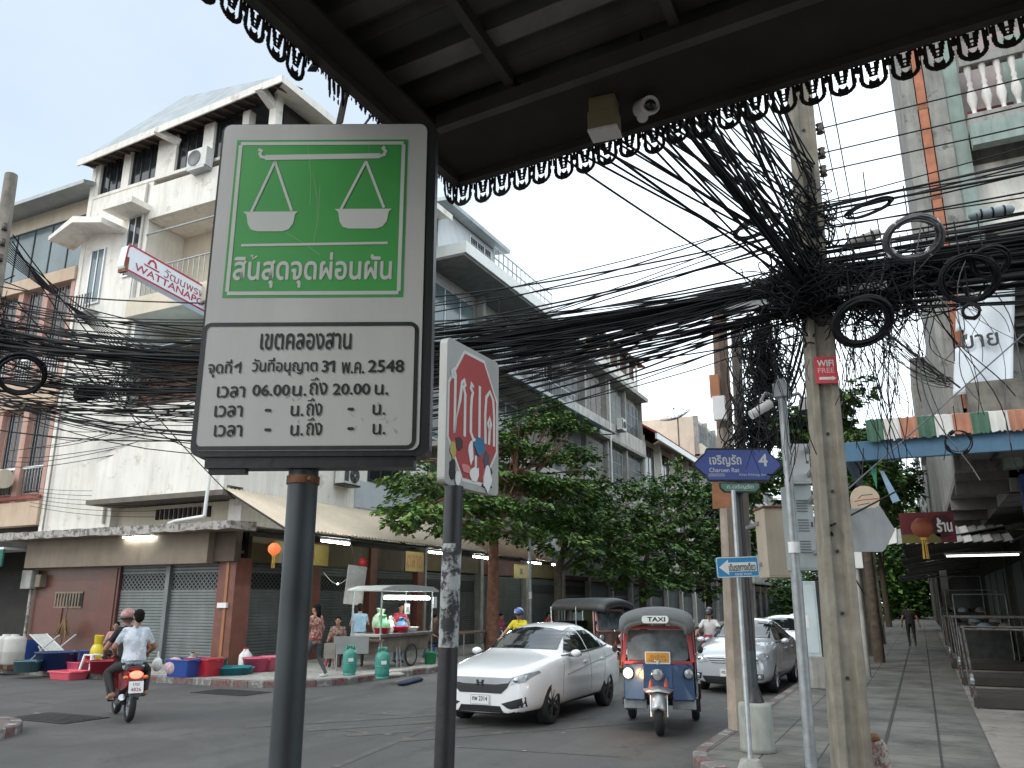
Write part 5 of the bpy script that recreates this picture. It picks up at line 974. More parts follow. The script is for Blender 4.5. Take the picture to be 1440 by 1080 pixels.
# grey back of an arrow-shaped sign, with round board and letter sign
ar = thing('direction_sign', 'blank grey back of an arrow-shaped sign right of the concrete pole', 'street sign', (-.5, 12, 3)); c = onD(1172, 776, 9.6); w = (onD(1262, 745, 9.6) - onD(1172, 745, 9.6)).length; h = onD(1190, 714, 9.6).z - c.z; T = frame(c, _Rt, (0, 0, 1)); q = MB(); q.prism([(0, 0), (w * .76, 0), (w * .82, .04), (w, h * .5), (w * .80, h + .03), (w * .72, h), (0, h - .02)], -.02, 0, M('aged_sheet', (.34, .345, .345), .6, .3, var=.12, scale=3., streak=.35), T); q.build('panel', ar); q = MB(); q.tube([T @ Vector((w * .3, h * .7, -.03)), PP(T.translation.z + h * .7)], .02, galv); q.build('bracket', ar)
t = thing('round_board', 'cream half-round board with red lines above the grey arrow sign', 'board', (-.8, 14, 3.7)); c = onD(1198, 716, 13.0); T = frame(c, _Rt, (0, 0, 1)); q = MB(); q.prism([(0, 0), (.42, 0), (.46, .12)] + [(.24 + .24 * math.cos(R_(a)), .14 + .24 * math.sin(R_(a))) for a in range(20, 190, 17)], -.03, 0, M('cream_board', (.55, .43, .31), .7, var=.1), T); q.build('panel', t); q = MB(); ribbon(q, [(.05, .12), (.2, .15), (.45, .17)], .016, stop_r := M('red_line', (.45, .06, .06), .6), T); ribbon(q, [(.12, .17), (.18, .22), (.36, .24)], .012, inkm, T); ribbon(q, [(.1, .06), (.3, .1)], .012, inkm, T); q.build('drawing', t); q = MB(); q.tube([T @ Vector((.2, .3, -.02)), T @ Vector((.3, 1.0, 0))], .01, black, 5); q.build('cord', t)
lantern(*tuple(onY(1297, 742, 17.2)), 'orange gold lantern with tassels hanging under the striped awning', M('lantern_orange', (.30, .075, .03), .6), 1.15)
t = thing('shop_sign', 'dark red shop sign with white letters under the striped awning', 'shop sign', onY(1290, 735, 19)); c = onY(1250, 758, 19.5); T = frame(c, (1, 0, 0), (0, 0, 1)); q = MB(); q.box((.25, -.1, -.1), (1.30, .54, 0), M('sign_dark_red', (.13, .018, .025), .5, var=.2), T); q.build('panel', t); q = MB(); q.prism([(1.05 + .22 * math.cos(a * .5236), .24 + .25 * math.sin(a * .5236)) for a in range(12)], 0, .004, M('maroon_disc', (.05, .01, .012), .5), T); letters(q, 'ร้าน', 1.1, .26, None, plastw, T, width=.28, height=.28, bold=.05, z=.005); q.box((.25, -.1, 0), (1.0, .08, .004), M('sign_olive', (.16, .13, .03), .6), T); q.build('lettering', t)
t = thing('pennant', 'green and pale blue pennant flags hanging from the blue beam end', 'flag', onY(1225, 680, 15.4)); q = MB(); a = onY(1222, 655, 15.2); q.add([a, a + Vector((.12, 0, 0)), a + Vector((.08, .02, -.42))], [(0, 1, 2)], M('pennant_green', (.05, .25, .14), .8)); q.add([a + Vector((.16, .02, -.1)), a + Vector((.22, .02, -.1)), a + Vector((.42, .05, -.62)), a + Vector((.30, .05, -.66))], [(0, 1, 2, 3)], M('pennant_blue', (.3, .42, .55), .8)); q.build('flag', t, solid=.004); q = MB(); q.tube([a + Vector((0, 0, .02)), a + Vector((.25, 0, -.1))], .006, black, 4); q.build('cord', t)
# more poles down the right kerb
for (x, y, X, Y, lab) in ((0, 0, -1.75, 24.7, 'nearest of the far concrete poles along the right kerb'), (0, 0, -1.7, 31.0, 'middle far concrete pole along the right kerb'), (0, 0, -1.75, 40.0, 'farthest concrete pole along the right kerb')): util_pole(lab, (X, Y, .13), (X - .05, Y, 9.2), .34, .2, False)
t = thing('meter_box', 'white meter box on the far concrete pole below the grey arrow sign', 'meter box', (-1.6, 23.7, 3.5)); c = onD(1203, 782, 20.5); q = MB(); q.box((-.16, -.1, -.3), (.16, .1, .3), plastw, Matrix.Translation(c)); q.build('casing', t, bevel=.01); q = MB(); q.tube([c + Vector((0, 0, -.3)), (c.x, c.y, .14)], .06, conc, 8); q.build('post', t)
t = thing('bollard', 'rusty broken bollard stub in front of the utility pole foot', 'bollard', gz(1240, 1080, .15)); c = gz(1242, 1092, .15); q = MB(); q.tube([c, c + Vector((-.01, 0, .28)), c + Vector((-.03, 0, .33))], [.09, .085, .06], M('faded_red_paint', (.20, .10, .08), .85, var=.35, scale=8., patch=.5, pcol=(.3, .28, .25)), 14); q.build('stub', t); q = MB(); q.ell(c + Vector((-.04, 0, .36)), (.055, .05, .05), rust, 10); q.tube([c + Vector((-.06, -.0, .33)), c + Vector((-.1, 0, .42))], .02, rust, 6); q.build('broken_top', t)
# concrete pole at the left edge
lp = thing('utility_pole', 'round concrete pole at the left edge of the street', 'utility pole', (-13.3, 7.4, .15)); tp = onD(16, 246, 13.0); ba = Vector((tp.x + .75, tp.y - .15, .13)); q = MB(); q.tube([ba, tp], [.17, .105], concpole, 14); q.build('shaft', lp); LPt = lambda z: ba + (tp - ba) * ((z - ba.z) / (tp.z - ba.z))
for z in (8.2, 7.9, 7.6): q = MB(); c = LPt(z) + Vector((.12, -.05, 0)); q.lathe([(0, -.06), (.05, -.06), (.03, -.02), (.05, 0), (.03, .02), (.05, .06), (0, .06)], _mats['insulator_brown'], 10, Matrix.Translation(c)); q.build('insulator', lp)
# market stall frames on the apron
M('dull_plank', (.055, .045, .037), .9, var=.3)
M('dull_steel', (.14, .14, .135), .7, .4, var=.3, scale=9., patch=.4, pcol=(.10, .06, .04))
def stall(label, x, y, w, d, h, mt):
    t = thing('stall_frame', label, 'stall frame', (x, y, .17)); q = MB()
    for (a, b) in ((0, 0), (w, 0), (0, d), (w, d)): q.tube([(x + a + .03, y + b, .17), (x + a - (.03 if a == 0 else -.03), y + b, h)], .02, mt, 8)
    for (p0, p1) in (((0, 0), (w, 0)), ((0, d), (w, d)), ((0, 0), (0, d)), ((w, 0), (w, d))): q.tube([(x + p0[0], y + p0[1], h), (x + p1[0], y + p1[1], h)], .018, mt, 8)
    q.build('frame', t); q = MB()
    for k in range(4): q.box((x + .02, y + d * k / 4 + .03, .30 + .0), (x + w, y + d * (k + 1) / 4 - .02, .335), _mats['dull_plank'] if k else M('dark_board', (.04, .035, .03), .8))
    q.box((x - .02, y - .05, .19), (x + w + .02, y, .33), _mats['dark_board']); q.build('floor_board', t)
    q = MB(); z = .17 + .35 * (h - .17); q.tube([(x, y - .02, z - .06), (x - .0, y - .02, z + .1)], .03, galv, 8); q.ell((x, y - .03, z), (.04, .04, .05), galv, 8); q.build('clamp', t)
stall('nearest bare metal stall frame on the pale apron', .62, 16.2, 1.5, 1.8, 1.42, _mats['dull_steel']); stall('second metal stall frame, behind the nearest one', .6, 20.4, 1.7, 1.8, 1.55, _mats['dull_steel']); stall('third stall frame, deep in the dark arcade', .55, 25.2, 1.7, 2.0, 1.5, _mats['dull_steel'])
for i, (x, y, w, h, lab) in enumerate(((.9, 29.0, 1.4, 1.55, 'covered dark stall beyond the stall frames'), (.8, 33.5, 1.6, 1.7, 'tarpaulin-covered stall under the sagging awning'), (.7, 39, 1.6, 2.2, 'far stall with hanging goods'))):
    t = thing('market_stall', lab, 'stall', (x, y, .17)); q = MB(); q.box((x, y, .17), (x + w, y + 2.2, .17 + h * .6), M('dark_tarp', (.045, .05, .048), .8, var=.4, scale=4.)); q.build('counter', t, bevel=.03); q = MB()
    for k in range(5): q.ell((x + .2 + k * w / 5, y + .3 + (k % 2) * .6, .17 + h * .62), (.22, .3, .16), [_mats['dark_tarp'], taupe, bluesheet, wood, greysheet][k], 8)
    q.build('covered_goods', t); q = MB(); [q.tube([(x + a, y, .17), (x + a, y, .17 + h * 1.25)], .02, galv, 6) for a in (0, w)]; q.tube([(x, y, .17 + h * 1.25), (x + w, y, .17 + h * 1.25)], .02, galv, 6); q.build('frame', t)
# ================================================================== CABLES
rc = random.Random(21)
def cable(a, b, sag, r, label, group, n=18, mt=None, wob=.0, name='cable'):
    a, b = Vector(a), Vector(b); pts = []; ph = rc.uniform(0, 6)
    for i in range(n + 1):
        t = i / n; p = a.lerp(b, t); p.z -= sag * 4 * t * (1 - t); e = math.sin(math.pi * t)
        if wob: p += Vector((0, math.sin(t * 9 + ph) * wob * e, math.sin(t * 7 + ph * 2) * wob * e))
        pts.append(p)
    q = MB(); q.tube(pts, r, mt or cablem, 5, True, False); return tag(q.build(name), label, 'cable', group)
def spot(z, sp=.14): p = PP(z); return p + Vector((rc.uniform(-sp, sp), rc.uniform(-sp - .1, sp - .1), rc.uniform(-.06, .06)))
def spotL(z, sp=.12): p = LPt(z); return p + Vector((rc.uniform(-sp, sp), rc.uniform(-sp, sp), rc.uniform(-.06, .06)))
# 1. across the side street, left pole to the big pole
G1 = 'black cables strung from the left edge pole to the big concrete pole'
for i in range(96):
    if i < 40: zl, zr, s_, r = rc.gauss(6.0, .55), rc.gauss(5.35, .16), rc.uniform(.35, .95), rc.uniform(.007, .014)
    elif i < 60: zl, zr, s_, r = rc.uniform(5.0, 7.2), rc.uniform(5.1, 6.5), rc.uniform(.2, 1.2), rc.uniform(.007, .014)
    else: zl, zr, s_, r = rc.uniform(4.9, 6.4), rc.uniform(4.9, 5.5), rc.uniform(.4, 1.3), rc.uniform(.006, .013)
    cable(spotL(zl), spot(zr), s_, r, 'black cable of the thick bundle crossing the side street', G1, wob=.04)
for i in range(8): cable(spotL(6.0 + .05 * i), spot(5.42), .55 + .03 * i, .026, 'thick bundled trunk cable crossing the side street', 'thick trunk cables over the side street', wob=.03)
# 2. to the right from the big pole
G2 = 'black cables running right from the big concrete pole'
for i in range(66):
    z = rc.gauss(5.35, .22) if i < 46 else rc.uniform(5.0, 6.5)
    e = Vector((8.2, 8.4 + rc.uniform(-.4, .4), 5.6 + (z - 5.3) * 1.4 + rc.uniform(-.3, .3)))
    a_ = spot(z); cable(a_, a_ + (e - a_) * 3, rc.uniform(.3, 1.2), rc.uniform(.007, .015), 'black cable running right in front of the old balcony building', G2, n=30, wob=.05)
for i in range(9): cable(spot(5.05 + .05 * i), Vector((26, 7.3, 5.65 + i * .07)), .7, .030, 'thick bundled trunk cable running right from the big pole', 'thick trunk cables running right', wob=.03)
for i, z in enumerate((7.35, 7.02, 6.78)): cable(PP(z) + Vector((.22, 0, 0)), Vector((28, 7.8, z + .6)), .3, .009, 'power wire tied to a brown insulator on the big pole', 'power wires on the insulators')
# 3. fan overhead towards the viewer
G3 = 'black cables fanning from the big pole over the dark canopy'
for i in range(58):
    t = i / 57.; e = Vector((-7.5 + 6.6 * t + rc.uniform(-.3, .3), -3.5 - 3. * math.sin(t * 2.2) + rc.uniform(-.4, .4), 7.6 + rc.uniform(-.6, .9)))
    cable(spot(rc.choice((rc.gauss(5.4, .25), rc.uniform(5.5, 6.9)))), e, rc.uniform(.05, .5), rc.uniform(.007, .014), 'black cable fanning up from the big pole over the canopy', G3, n=34, wob=.012)
for i in range(4): cable(spot(5.4), Vector((-3.2 + i * .06, -5, 7.8)), .3, .02, 'thick black cable in the fan over the canopy', 'thick cables in the fan over the canopy')
# 4. along the right kerb, away from us
G4 = 'cables running down the right kerb'
for i in range(14): cable(spot(rc.uniform(4.9, 5.9)), Vector((-1.75 + rc.uniform(-.1, .1), 24.6, rc.uniform(5.2, 7))), rc.uniform(.2, .8), rc.uniform(.006, .011), 'black cable running down the kerb from the big pole', G4)
for i, x in enumerate((.02, .14, .30, .48)): cable(Vector((x - .9, -8, 9.4)), Vector((x - .5, 60, 9.0)), .7, .010, 'high bare power line beside the big pole', 'high bare power lines along the street', n=40, mt=cableg)
# 5. left edge: service drops and strands in front of the white building
G5 = 'service wires on the white corner building'
for (a, b, s_) in (((18, 330, 12.9), (330, 702, 20.5), .2), ((18, 340, 12.9), (205, 610, 20.8), .1), ((18, 350, 12.9), (245, 500, 21), .3), ((20, 420, 12.9), (290, 640, 20.7), .4)): cable(onD(*a), onD(*b), s_, .012, 'service wire slanting across the white corner building', G5)
for i in range(9): cable(LPt(7.7 + .05 * i), Vector((-18.0, 16.6, 9.0 - i * .18)), .5, .009, 'thin service wire to the balconies of the white building', 'thin service wires to the white building')
for i in range(26): cable(spotL(rc.uniform(4.9, 7.4), .25), Vector((-75, 8.2 + rc.uniform(-.5, .5), rc.uniform(5.4, 8.0))), rc.uniform(.3, 1.6), rc.uniform(.006, .012), 'black cable leaving the left edge pole to the left', 'cables leaving the left edge pole', n=34, wob=.05)
for i in range(14): cable(Vector((-26 + rc.uniform(-1, 1), 16.4, rc.uniform(6, 9.5))), Vector((-17.2, 16.9 + rc.uniform(-.3, .3), rc.uniform(7.2, 8.4))), rc.uniform(.2, .7), .012, 'black cable hanging along the white facade', 'cables along the white facade', wob=.05)
for i in range(6): cable(Vector((-26.5, 17.2, 5.6 - i * .12)), Vector((-18, 16.9, 5.3 - i * .2)), .2, .008, 'thin wire sagging above the stained ledge', 'thin wires above the stained ledge')
for i in range(10): cable(spot(rc.uniform(4.7, 5.2)), Vector((-2.25, 12.1, rc.uniform(4.4, 5.8))), rc.uniform(.2, 1.2), rc.uniform(.006, .012), 'cable looped between the big pole and the square weathered pole', 'cables looped to the weathered poles', wob=.06)
cable(PP(2.62) + Vector((-.0, -.25, 0)), onD(1262, 690, 11), .0, .012, 'black stay wire over the grey arrow sign', 'single stay wires'); cable(PP(2.55) + Vector((0, -.24, 0)), onD(1215, 835, 14), .02, .012, 'black wire tied low round the big pole', 'single stay wires low')
cable(onD(1195, 430, 9.0), onY(1350, 545, 16.9), -.0, .018, 'thick black wire slanting down to the banner corner', 'wire to the banner'); cable(onY(1440, 470, 14.5), onD(1190, 690, 11.5), .0, .012, 'straight grey wire slanting across the banner', 'wire across the banner', mt=cableg)
# hanging tangles: nobody could count these
def tangle(label, centre, spread, count, seed, drop=(0.2, 1.2), rr=(.005, .011), pts_=16):
    r = random.Random(seed); q = MB(); c = Vector(centre)
    for i in range(count):
        g = lambda k: Vector((r.gauss(0, spread[0]), r.gauss(0, spread[1]), r.gauss(0, spread[2]))) * k
        a = c + g(.75); b = c + g(.75); d = r.uniform(*drop); bu = Vector((r.gauss(0, .6), r.gauss(0, .4), -1 + r.gauss(0, .35))).normalized(); P = []; cx_ = Vector((r.gauss(0, 1), r.gauss(0, 1), r.gauss(0, .4))).normalized() * d * .5
        for k in range(pts_ + 1):
            t = k / pts_; w_ = 2 * math.pi * t; p = a.lerp(b, t) + bu * (d * .5 * (1 - math.cos(w_))) + cx_ * math.sin(w_) + Vector((math.sin(t * 11 + i), math.cos(t * 9 + i * 2), math.sin(t * 8 + i * 3))) * .025 * math.sin(math.pi * t); P.append(p)
        q.tube(P, r.uniform(*rr), cablem, 4, True, False)
    o = q.build('cable_tangle'); return tag(o, label, 'cable tangle', kind='stuff')
c = PP(5.25); tangle('dense black tangle of cables round the head of the big pole', c + Vector((-.1, -.25, .05)), (.38, .16, .24), 300, 31, (.05, .34)); tangle('black wires wound up the upper part of the big pole', PP(6.25), (.16, .14, .42), 110, 37, (.05, .3)); tangle('loose loops of cable right of the big pole', c + Vector((.7, -.1, .0)), (.5, .2, .18), 140, 32, (.1, .5)); tangle('thick clump of cable hanging between the weathered poles and the big pole', onD(1075, 500, 10.2), (.13, .2, .5), 200, 33, (.1, .4)); tangle('cables gathered beside the street name sign top', onD(1062, 590, 11.0), (.12, .15, .42), 110, 34, (.1, .5)); tangle('tangle of cables on the left edge pole', LPt(6.3), (.3, .3, .5), 90, 35, (.05, .4)); tangle('knot of cables in front of the brown timber screen', onD(170, 540, 15.5), (.8, .3, .22), 70, 36, (.05, .3))
# loose ends hanging down
q = MB(); r = random.Random(41)
for i in range(74):
    s_ = i % 2; a = PP(5.0) + (Vector((r.uniform(.15, .75), r.uniform(-.3, .1), 0)) if s_ else Vector((r.uniform(-1.0, -.15), r.uniform(-.3, .3), 0))); L = r.uniform(.5, 1.9); P = []; w = r.uniform(-.25, .25)
    for k in range(12): t = k / 11; P.append(a + Vector((w * t * t + .05 * math.sin(t * 8 + i), .05 * math.cos(t * 7 + i), -L * t)))
    q.tube(P, r.uniform(.003, .006), cablem, 4, True, False)
tag(q.build('loose_wires'), 'loose wire ends dangling round the big pole', 'loose wires', kind='stuff')
q = MB()
for i in range(30):
    a = onY(1215 + 40 * r.random(), 430 + 60 * r.random(), 13.5); b = onY(1330 + 12 * r.random(), 530 + 16 * r.random(), 17.0); P = []
    for k in range(14): t = k / 13; p = a.lerp(b, t); p.z -= .22 * 4 * t * (1 - t) * (.3 + (i % 9) / 9); P.append(p)
    q.tube(P, .006, cablem, 4, True, False)
tag(q.build('fanned_wires'), 'thin wires fanning from the big pole to the banner corner', 'loose wires', kind='stuff')
q = MB(); r = random.Random(43)
for i in range(48):
    a = PP(r.uniform(4.9, 6.0)) + Vector((r.uniform(.2, 1.6), r.uniform(-.5, .1), 0)); L = r.uniform(.4, 2.1); b = a + Vector((r.uniform(-.5, .7), r.uniform(-.2, .2), -L)); P = []
    for k in range(13): t = k / 12; p = a.lerp(b, t); P.append(p + Vector((.09 * math.sin(t * 6 + i), .05 * math.cos(t * 7 + i), -.25 * t * (1 - t) * (i % 3))))
    q.tube(P, r.uniform(.003, .0065), cablem if i % 4 else cableg, 4, True, False)
tag(q.build('loose_wires'), 'thin loose strands hanging between the big pole and the banner', 'loose wires', kind='stuff')
# cable coils
def coil(label, c, R, turns, r, mt, tilt=0., squash=1., ties=True):
    t = thing('cable_coil', label, 'cable coil', c); q = MB(); rr = random.Random(int(R * 1000) + turns); N = 22
    ax = (_C - Vector(c)).normalized(); x = Vector((0, 0, 1)).cross(ax).normalized(); y = ax.cross(x); 
    X_ = Matrix((x, y, ax)).transposed().to_4x4(); X_.translation = Vector(c); X_ = X_ @ Matrix.Rotation(tilt, 4, 'Z') @ Matrix.Rotation(.25, 4, 'X')
    for k in range(turns):
        Rk = R * rr.uniform(.84, 1.04); ox, oy = rr.uniform(-.03, .03) * R * 2, rr.uniform(-.03, .03) * R * 2; z = rr.uniform(-.05, .05); q.tube([((Rk * math.cos(2 * math.pi * i / N)) + ox, (Rk * squash * math.sin(2 * math.pi * i / N)) + oy, z + .02 * math.sin(i * .6 + k)) for i in range(N + 1)], r, mt, 5, True, False, X_)
    q.build('loops', t)
    if ties:
        k = MB()
        for a in (.4, 2.0, 3.6, 5.2): p = Vector((R * .95 * math.cos(a), R * .95 * squash * math.sin(a), 0)); d = Vector((math.cos(a), math.sin(a) * squash, 0)).normalized(); k.bar(X_ @ (p - d * R * .16), X_ @ (p + d * R * .14), .03, .07, plastw if mt is cableg else cablem)
        k.build('tie', t)
    h = MB(); top = X_ @ Vector((0, R * squash, 0)); h.tube([top, top + Vector((0, 0, .35))], .006, cablem, 4); h.build('hanger', t); return t
coil('grey cable coil with white ties on the right bundle', onD(1284, 335, 7.2), .255, 18, .011, cableg, .1, .82); coil('black cable coil hanging just right of the big pole', onD(1213, 452, 7.9), .285, 26, .014, cablem, .4, .85); coil('large thin black coil in front of the banner top', onD(1362, 392, 6.8), .235, 12, .009, cablem, .2, .95); coil('smaller black coil overlapping the large coil by the banner', onD(1392, 368, 6.7), .15, 12, .009, cablem, .3, .9); coil('small black ring of cable on the banner', onD(1366, 438, 6.8), .07, 6, .008, cablem); coil('flat oval loop of cable above the grey coil', onD(1222, 292, 7.6), .235, 8, .009, cablem, .2, .28, False); coil('flat oval cable loop left of the big pole head', onD(1065, 318, 9.2), .30, 14, .010, cablem, .3, .36, False); coil('black cable coil at the left edge of the street', onD(30, 526, 12.0), .34, 16, .013, cablem, .2, .95); coil('small ring of cable in front of the striped awning', onD(1348, 622, 11), .17, 4, .007, cablem); coil('grey looped cable high between the weathered and concrete poles', onD(1060, 470, 10.4), .22, 8, .012, cableg, .7, .5)
def closure(label, c, d, L, r, mt):
    t = thing('splice_closure', label, 'splice closure', c); q = MB(); c = Vector(c); d = Vector(d).normalized(); q.tube([c - d * L, c - d * L * .92, c - d * L * .8, c + d * L * .8, c + d * L * .92, c + d * L], [r * .3, r * .8, r, r, r * .8, r * .3], mt, 12); q.build('body', t); k = MB(); [k.tube([c + d * L * a, c + d * L * (a + .08)], r * 1.12, cablem, 12) for a in (-.5, 0, .5)]; k.build('band', t)
closure('bluish grey splice closure on the cables at the right edge', onD(1394, 299, 6.8), (1, .1, .03), .19, .045, M('closure_grey', (.22, .27, .30), .45)); closure('black oval splice closure in front of the white building', onD(126, 553, 12.2), (1, 0, .05), .30, .11, cablem); closure('pale splice box just right of the big pole head', onD(1215, 336, 8.9), (1, 0, .25), .2, .06, M('closure_pale', (.40, .38, .32), .6))
t = thing('splice_box', 'black box hanging from the bundle above the red stop sign', 'splice box', onD(702, 462, 11.0)); q = MB(); c = onD(702, 466, 11.0); q.box((-.09, -.06, -.2), (.09, .06, .2), cablem, Matrix.Translation(c) @ Matrix.Rotation(.15, 4, 'Y')); q.build('casing', t, bevel=.02); q = MB(); q.tube([c + Vector((0, 0, .2)), c + Vector((0, 0, .55))], .01, cablem, 5); q.build('hanger', t)
# ================================================================== VEHICLES
chrome = M('chrome', (.65, .66, .68), .12, 1., var=0.); lampglass = M('headlamp_glass', (.34, .355, .37), .08, .3, var=.25, scale=9., coat=1.); tyrem = M('tyre_rubber', (.016, .016, .017), .75, var=.2); redlens = M('red_tail_lens', (.35, .015, .02), .15, coat=1.); carglass = M('tinted_car_glass', (.012, .015, .017), .04, var=.2, scale=2., spec=.8, coat=.6); trimb = M('black_car_trim', (.02, .02, .021), .4)
def patch(bvh, poly, ax, off, mt, name, parent, flip=1, grid=.06, thick=.012, label=None, y_side=None):
    """a sheet-metal or glass panel cut to an outline and laid on the body (ax 'x': seen from the front/back, 'y': from the side)"""
    bm = bmesh.new(); vs = [bm.verts.new((p[0], p[1], 0)) for p in poly]; bm.faces.new(vs)
    for k in range(2):
        lo, hi = min(p[k] for p in poly), max(p[k] for p in poly); n = max(1, int((hi - lo) / grid)); no = [0, 0, 0]; no[k] = 1
        for i in range(1, n): co = [0, 0, 0]; co[k] = lo + (hi - lo) * i / n; bmesh.ops.bisect_plane(bm, geom=bm.verts[:] + bm.edges[:] + bm.faces[:], plane_co=co, plane_no=no, dist=1e-5)
    bmesh.ops.triangulate(bm, faces=bm.faces[:])
    D = Vector((-flip, 0, 0)) if ax == 'x' else Vector((0, -flip, 0))
    for v in bm.verts:
        o = Vector((flip * 5, v.co.x, v.co.y)) if ax == 'x' else Vector((v.co.x, flip * 3, v.co.y)); hit = bvh.ray_cast(o, D)
        if hit[0] is None or (ax == 'x' and abs(hit[0].x - o.x) > 7.5): h2 = bvh.find_nearest(Vector((flip * 1.9, v.co.x, v.co.y)) if ax == 'x' else Vector((v.co.x, flip * .7, v.co.y))); v.co = h2[0] + h2[1] * off
        else: v.co = hit[0] - D * off * .3 + hit[1] * off
    ret = bmesh.ops.extrude_face_region(bm, geom=bm.faces[:]); 
    for v in [g for g in ret['geom'] if isinstance(g, bmesh.types.BMVert)]: v.co += D * thick
    bmesh.ops.recalc_face_normals(bm, faces=bm.faces[:]); me = bpy.data.meshes.new(name); bm.to_mesh(me); bm.free(); me.materials.append(mt)
    for p in me.polygons: p.use_smooth = False
    o = link(name, me, parent, local=True)
    if label: o['label'] = label
    return o
SED = [  # x, zb, ws, (wm,zm), E(y,z), F(y,z), G(y,z), Hz
 (2.24, .24, .56, (.64, .48), (.60, .68), (.44, .74), (.22, .755), .76), (2.19, .19, .70, (.76, .46), (.71, .74), (.54, .80), (.27, .825), .83), (1.95, .18, .79, (.84, .49), (.80, .82), (.64, .875), (.32, .905), .915), (1.40, .18, .83, (.87, .53), (.835, .91), (.69, .965), (.35, 1.0), 1.01), (.98, .18, .835, (.875, .54), (.84, .95), (.73, 1.005), (.37, 1.055), 1.07),
 (.55, .18, .835, (.875, .55), (.845, .955), (.755, 1.01), (.62, 1.23), 1.265), (.10, .18, .835, (.875, .55), (.845, .96), (.77, 1.015), (.60, 1.44), 1.48), (-.45, .18, .835, (.875, .56), (.845, .97), (.775, 1.025), (.585, 1.495), 1.525), (-.95, .18, .835, (.875, .57), (.845, .98), (.775, 1.03), (.58, 1.48), 1.505), (-1.38, .19, .83, (.865, .58), (.835, 1.0), (.75, 1.05), (.545, 1.33), 1.365), (-1.75, .2, .82, (.855, .60), (.82, 1.01), (.72, 1.06), (.55, 1.16), 1.185), (-2.0, .22, .80, (.835, .62), (.79, 1.0), (.68, 1.055), (.40, 1.085), 1.09), (-2.17, .26, .75, (.78, .62), (.74, .96), (.6, 1.03), (.35, 1.055), 1.06), (-2.23, .32, .65, (.69, .62), (.66, .90), (.52, .97), (.3, .99), 1.0)]
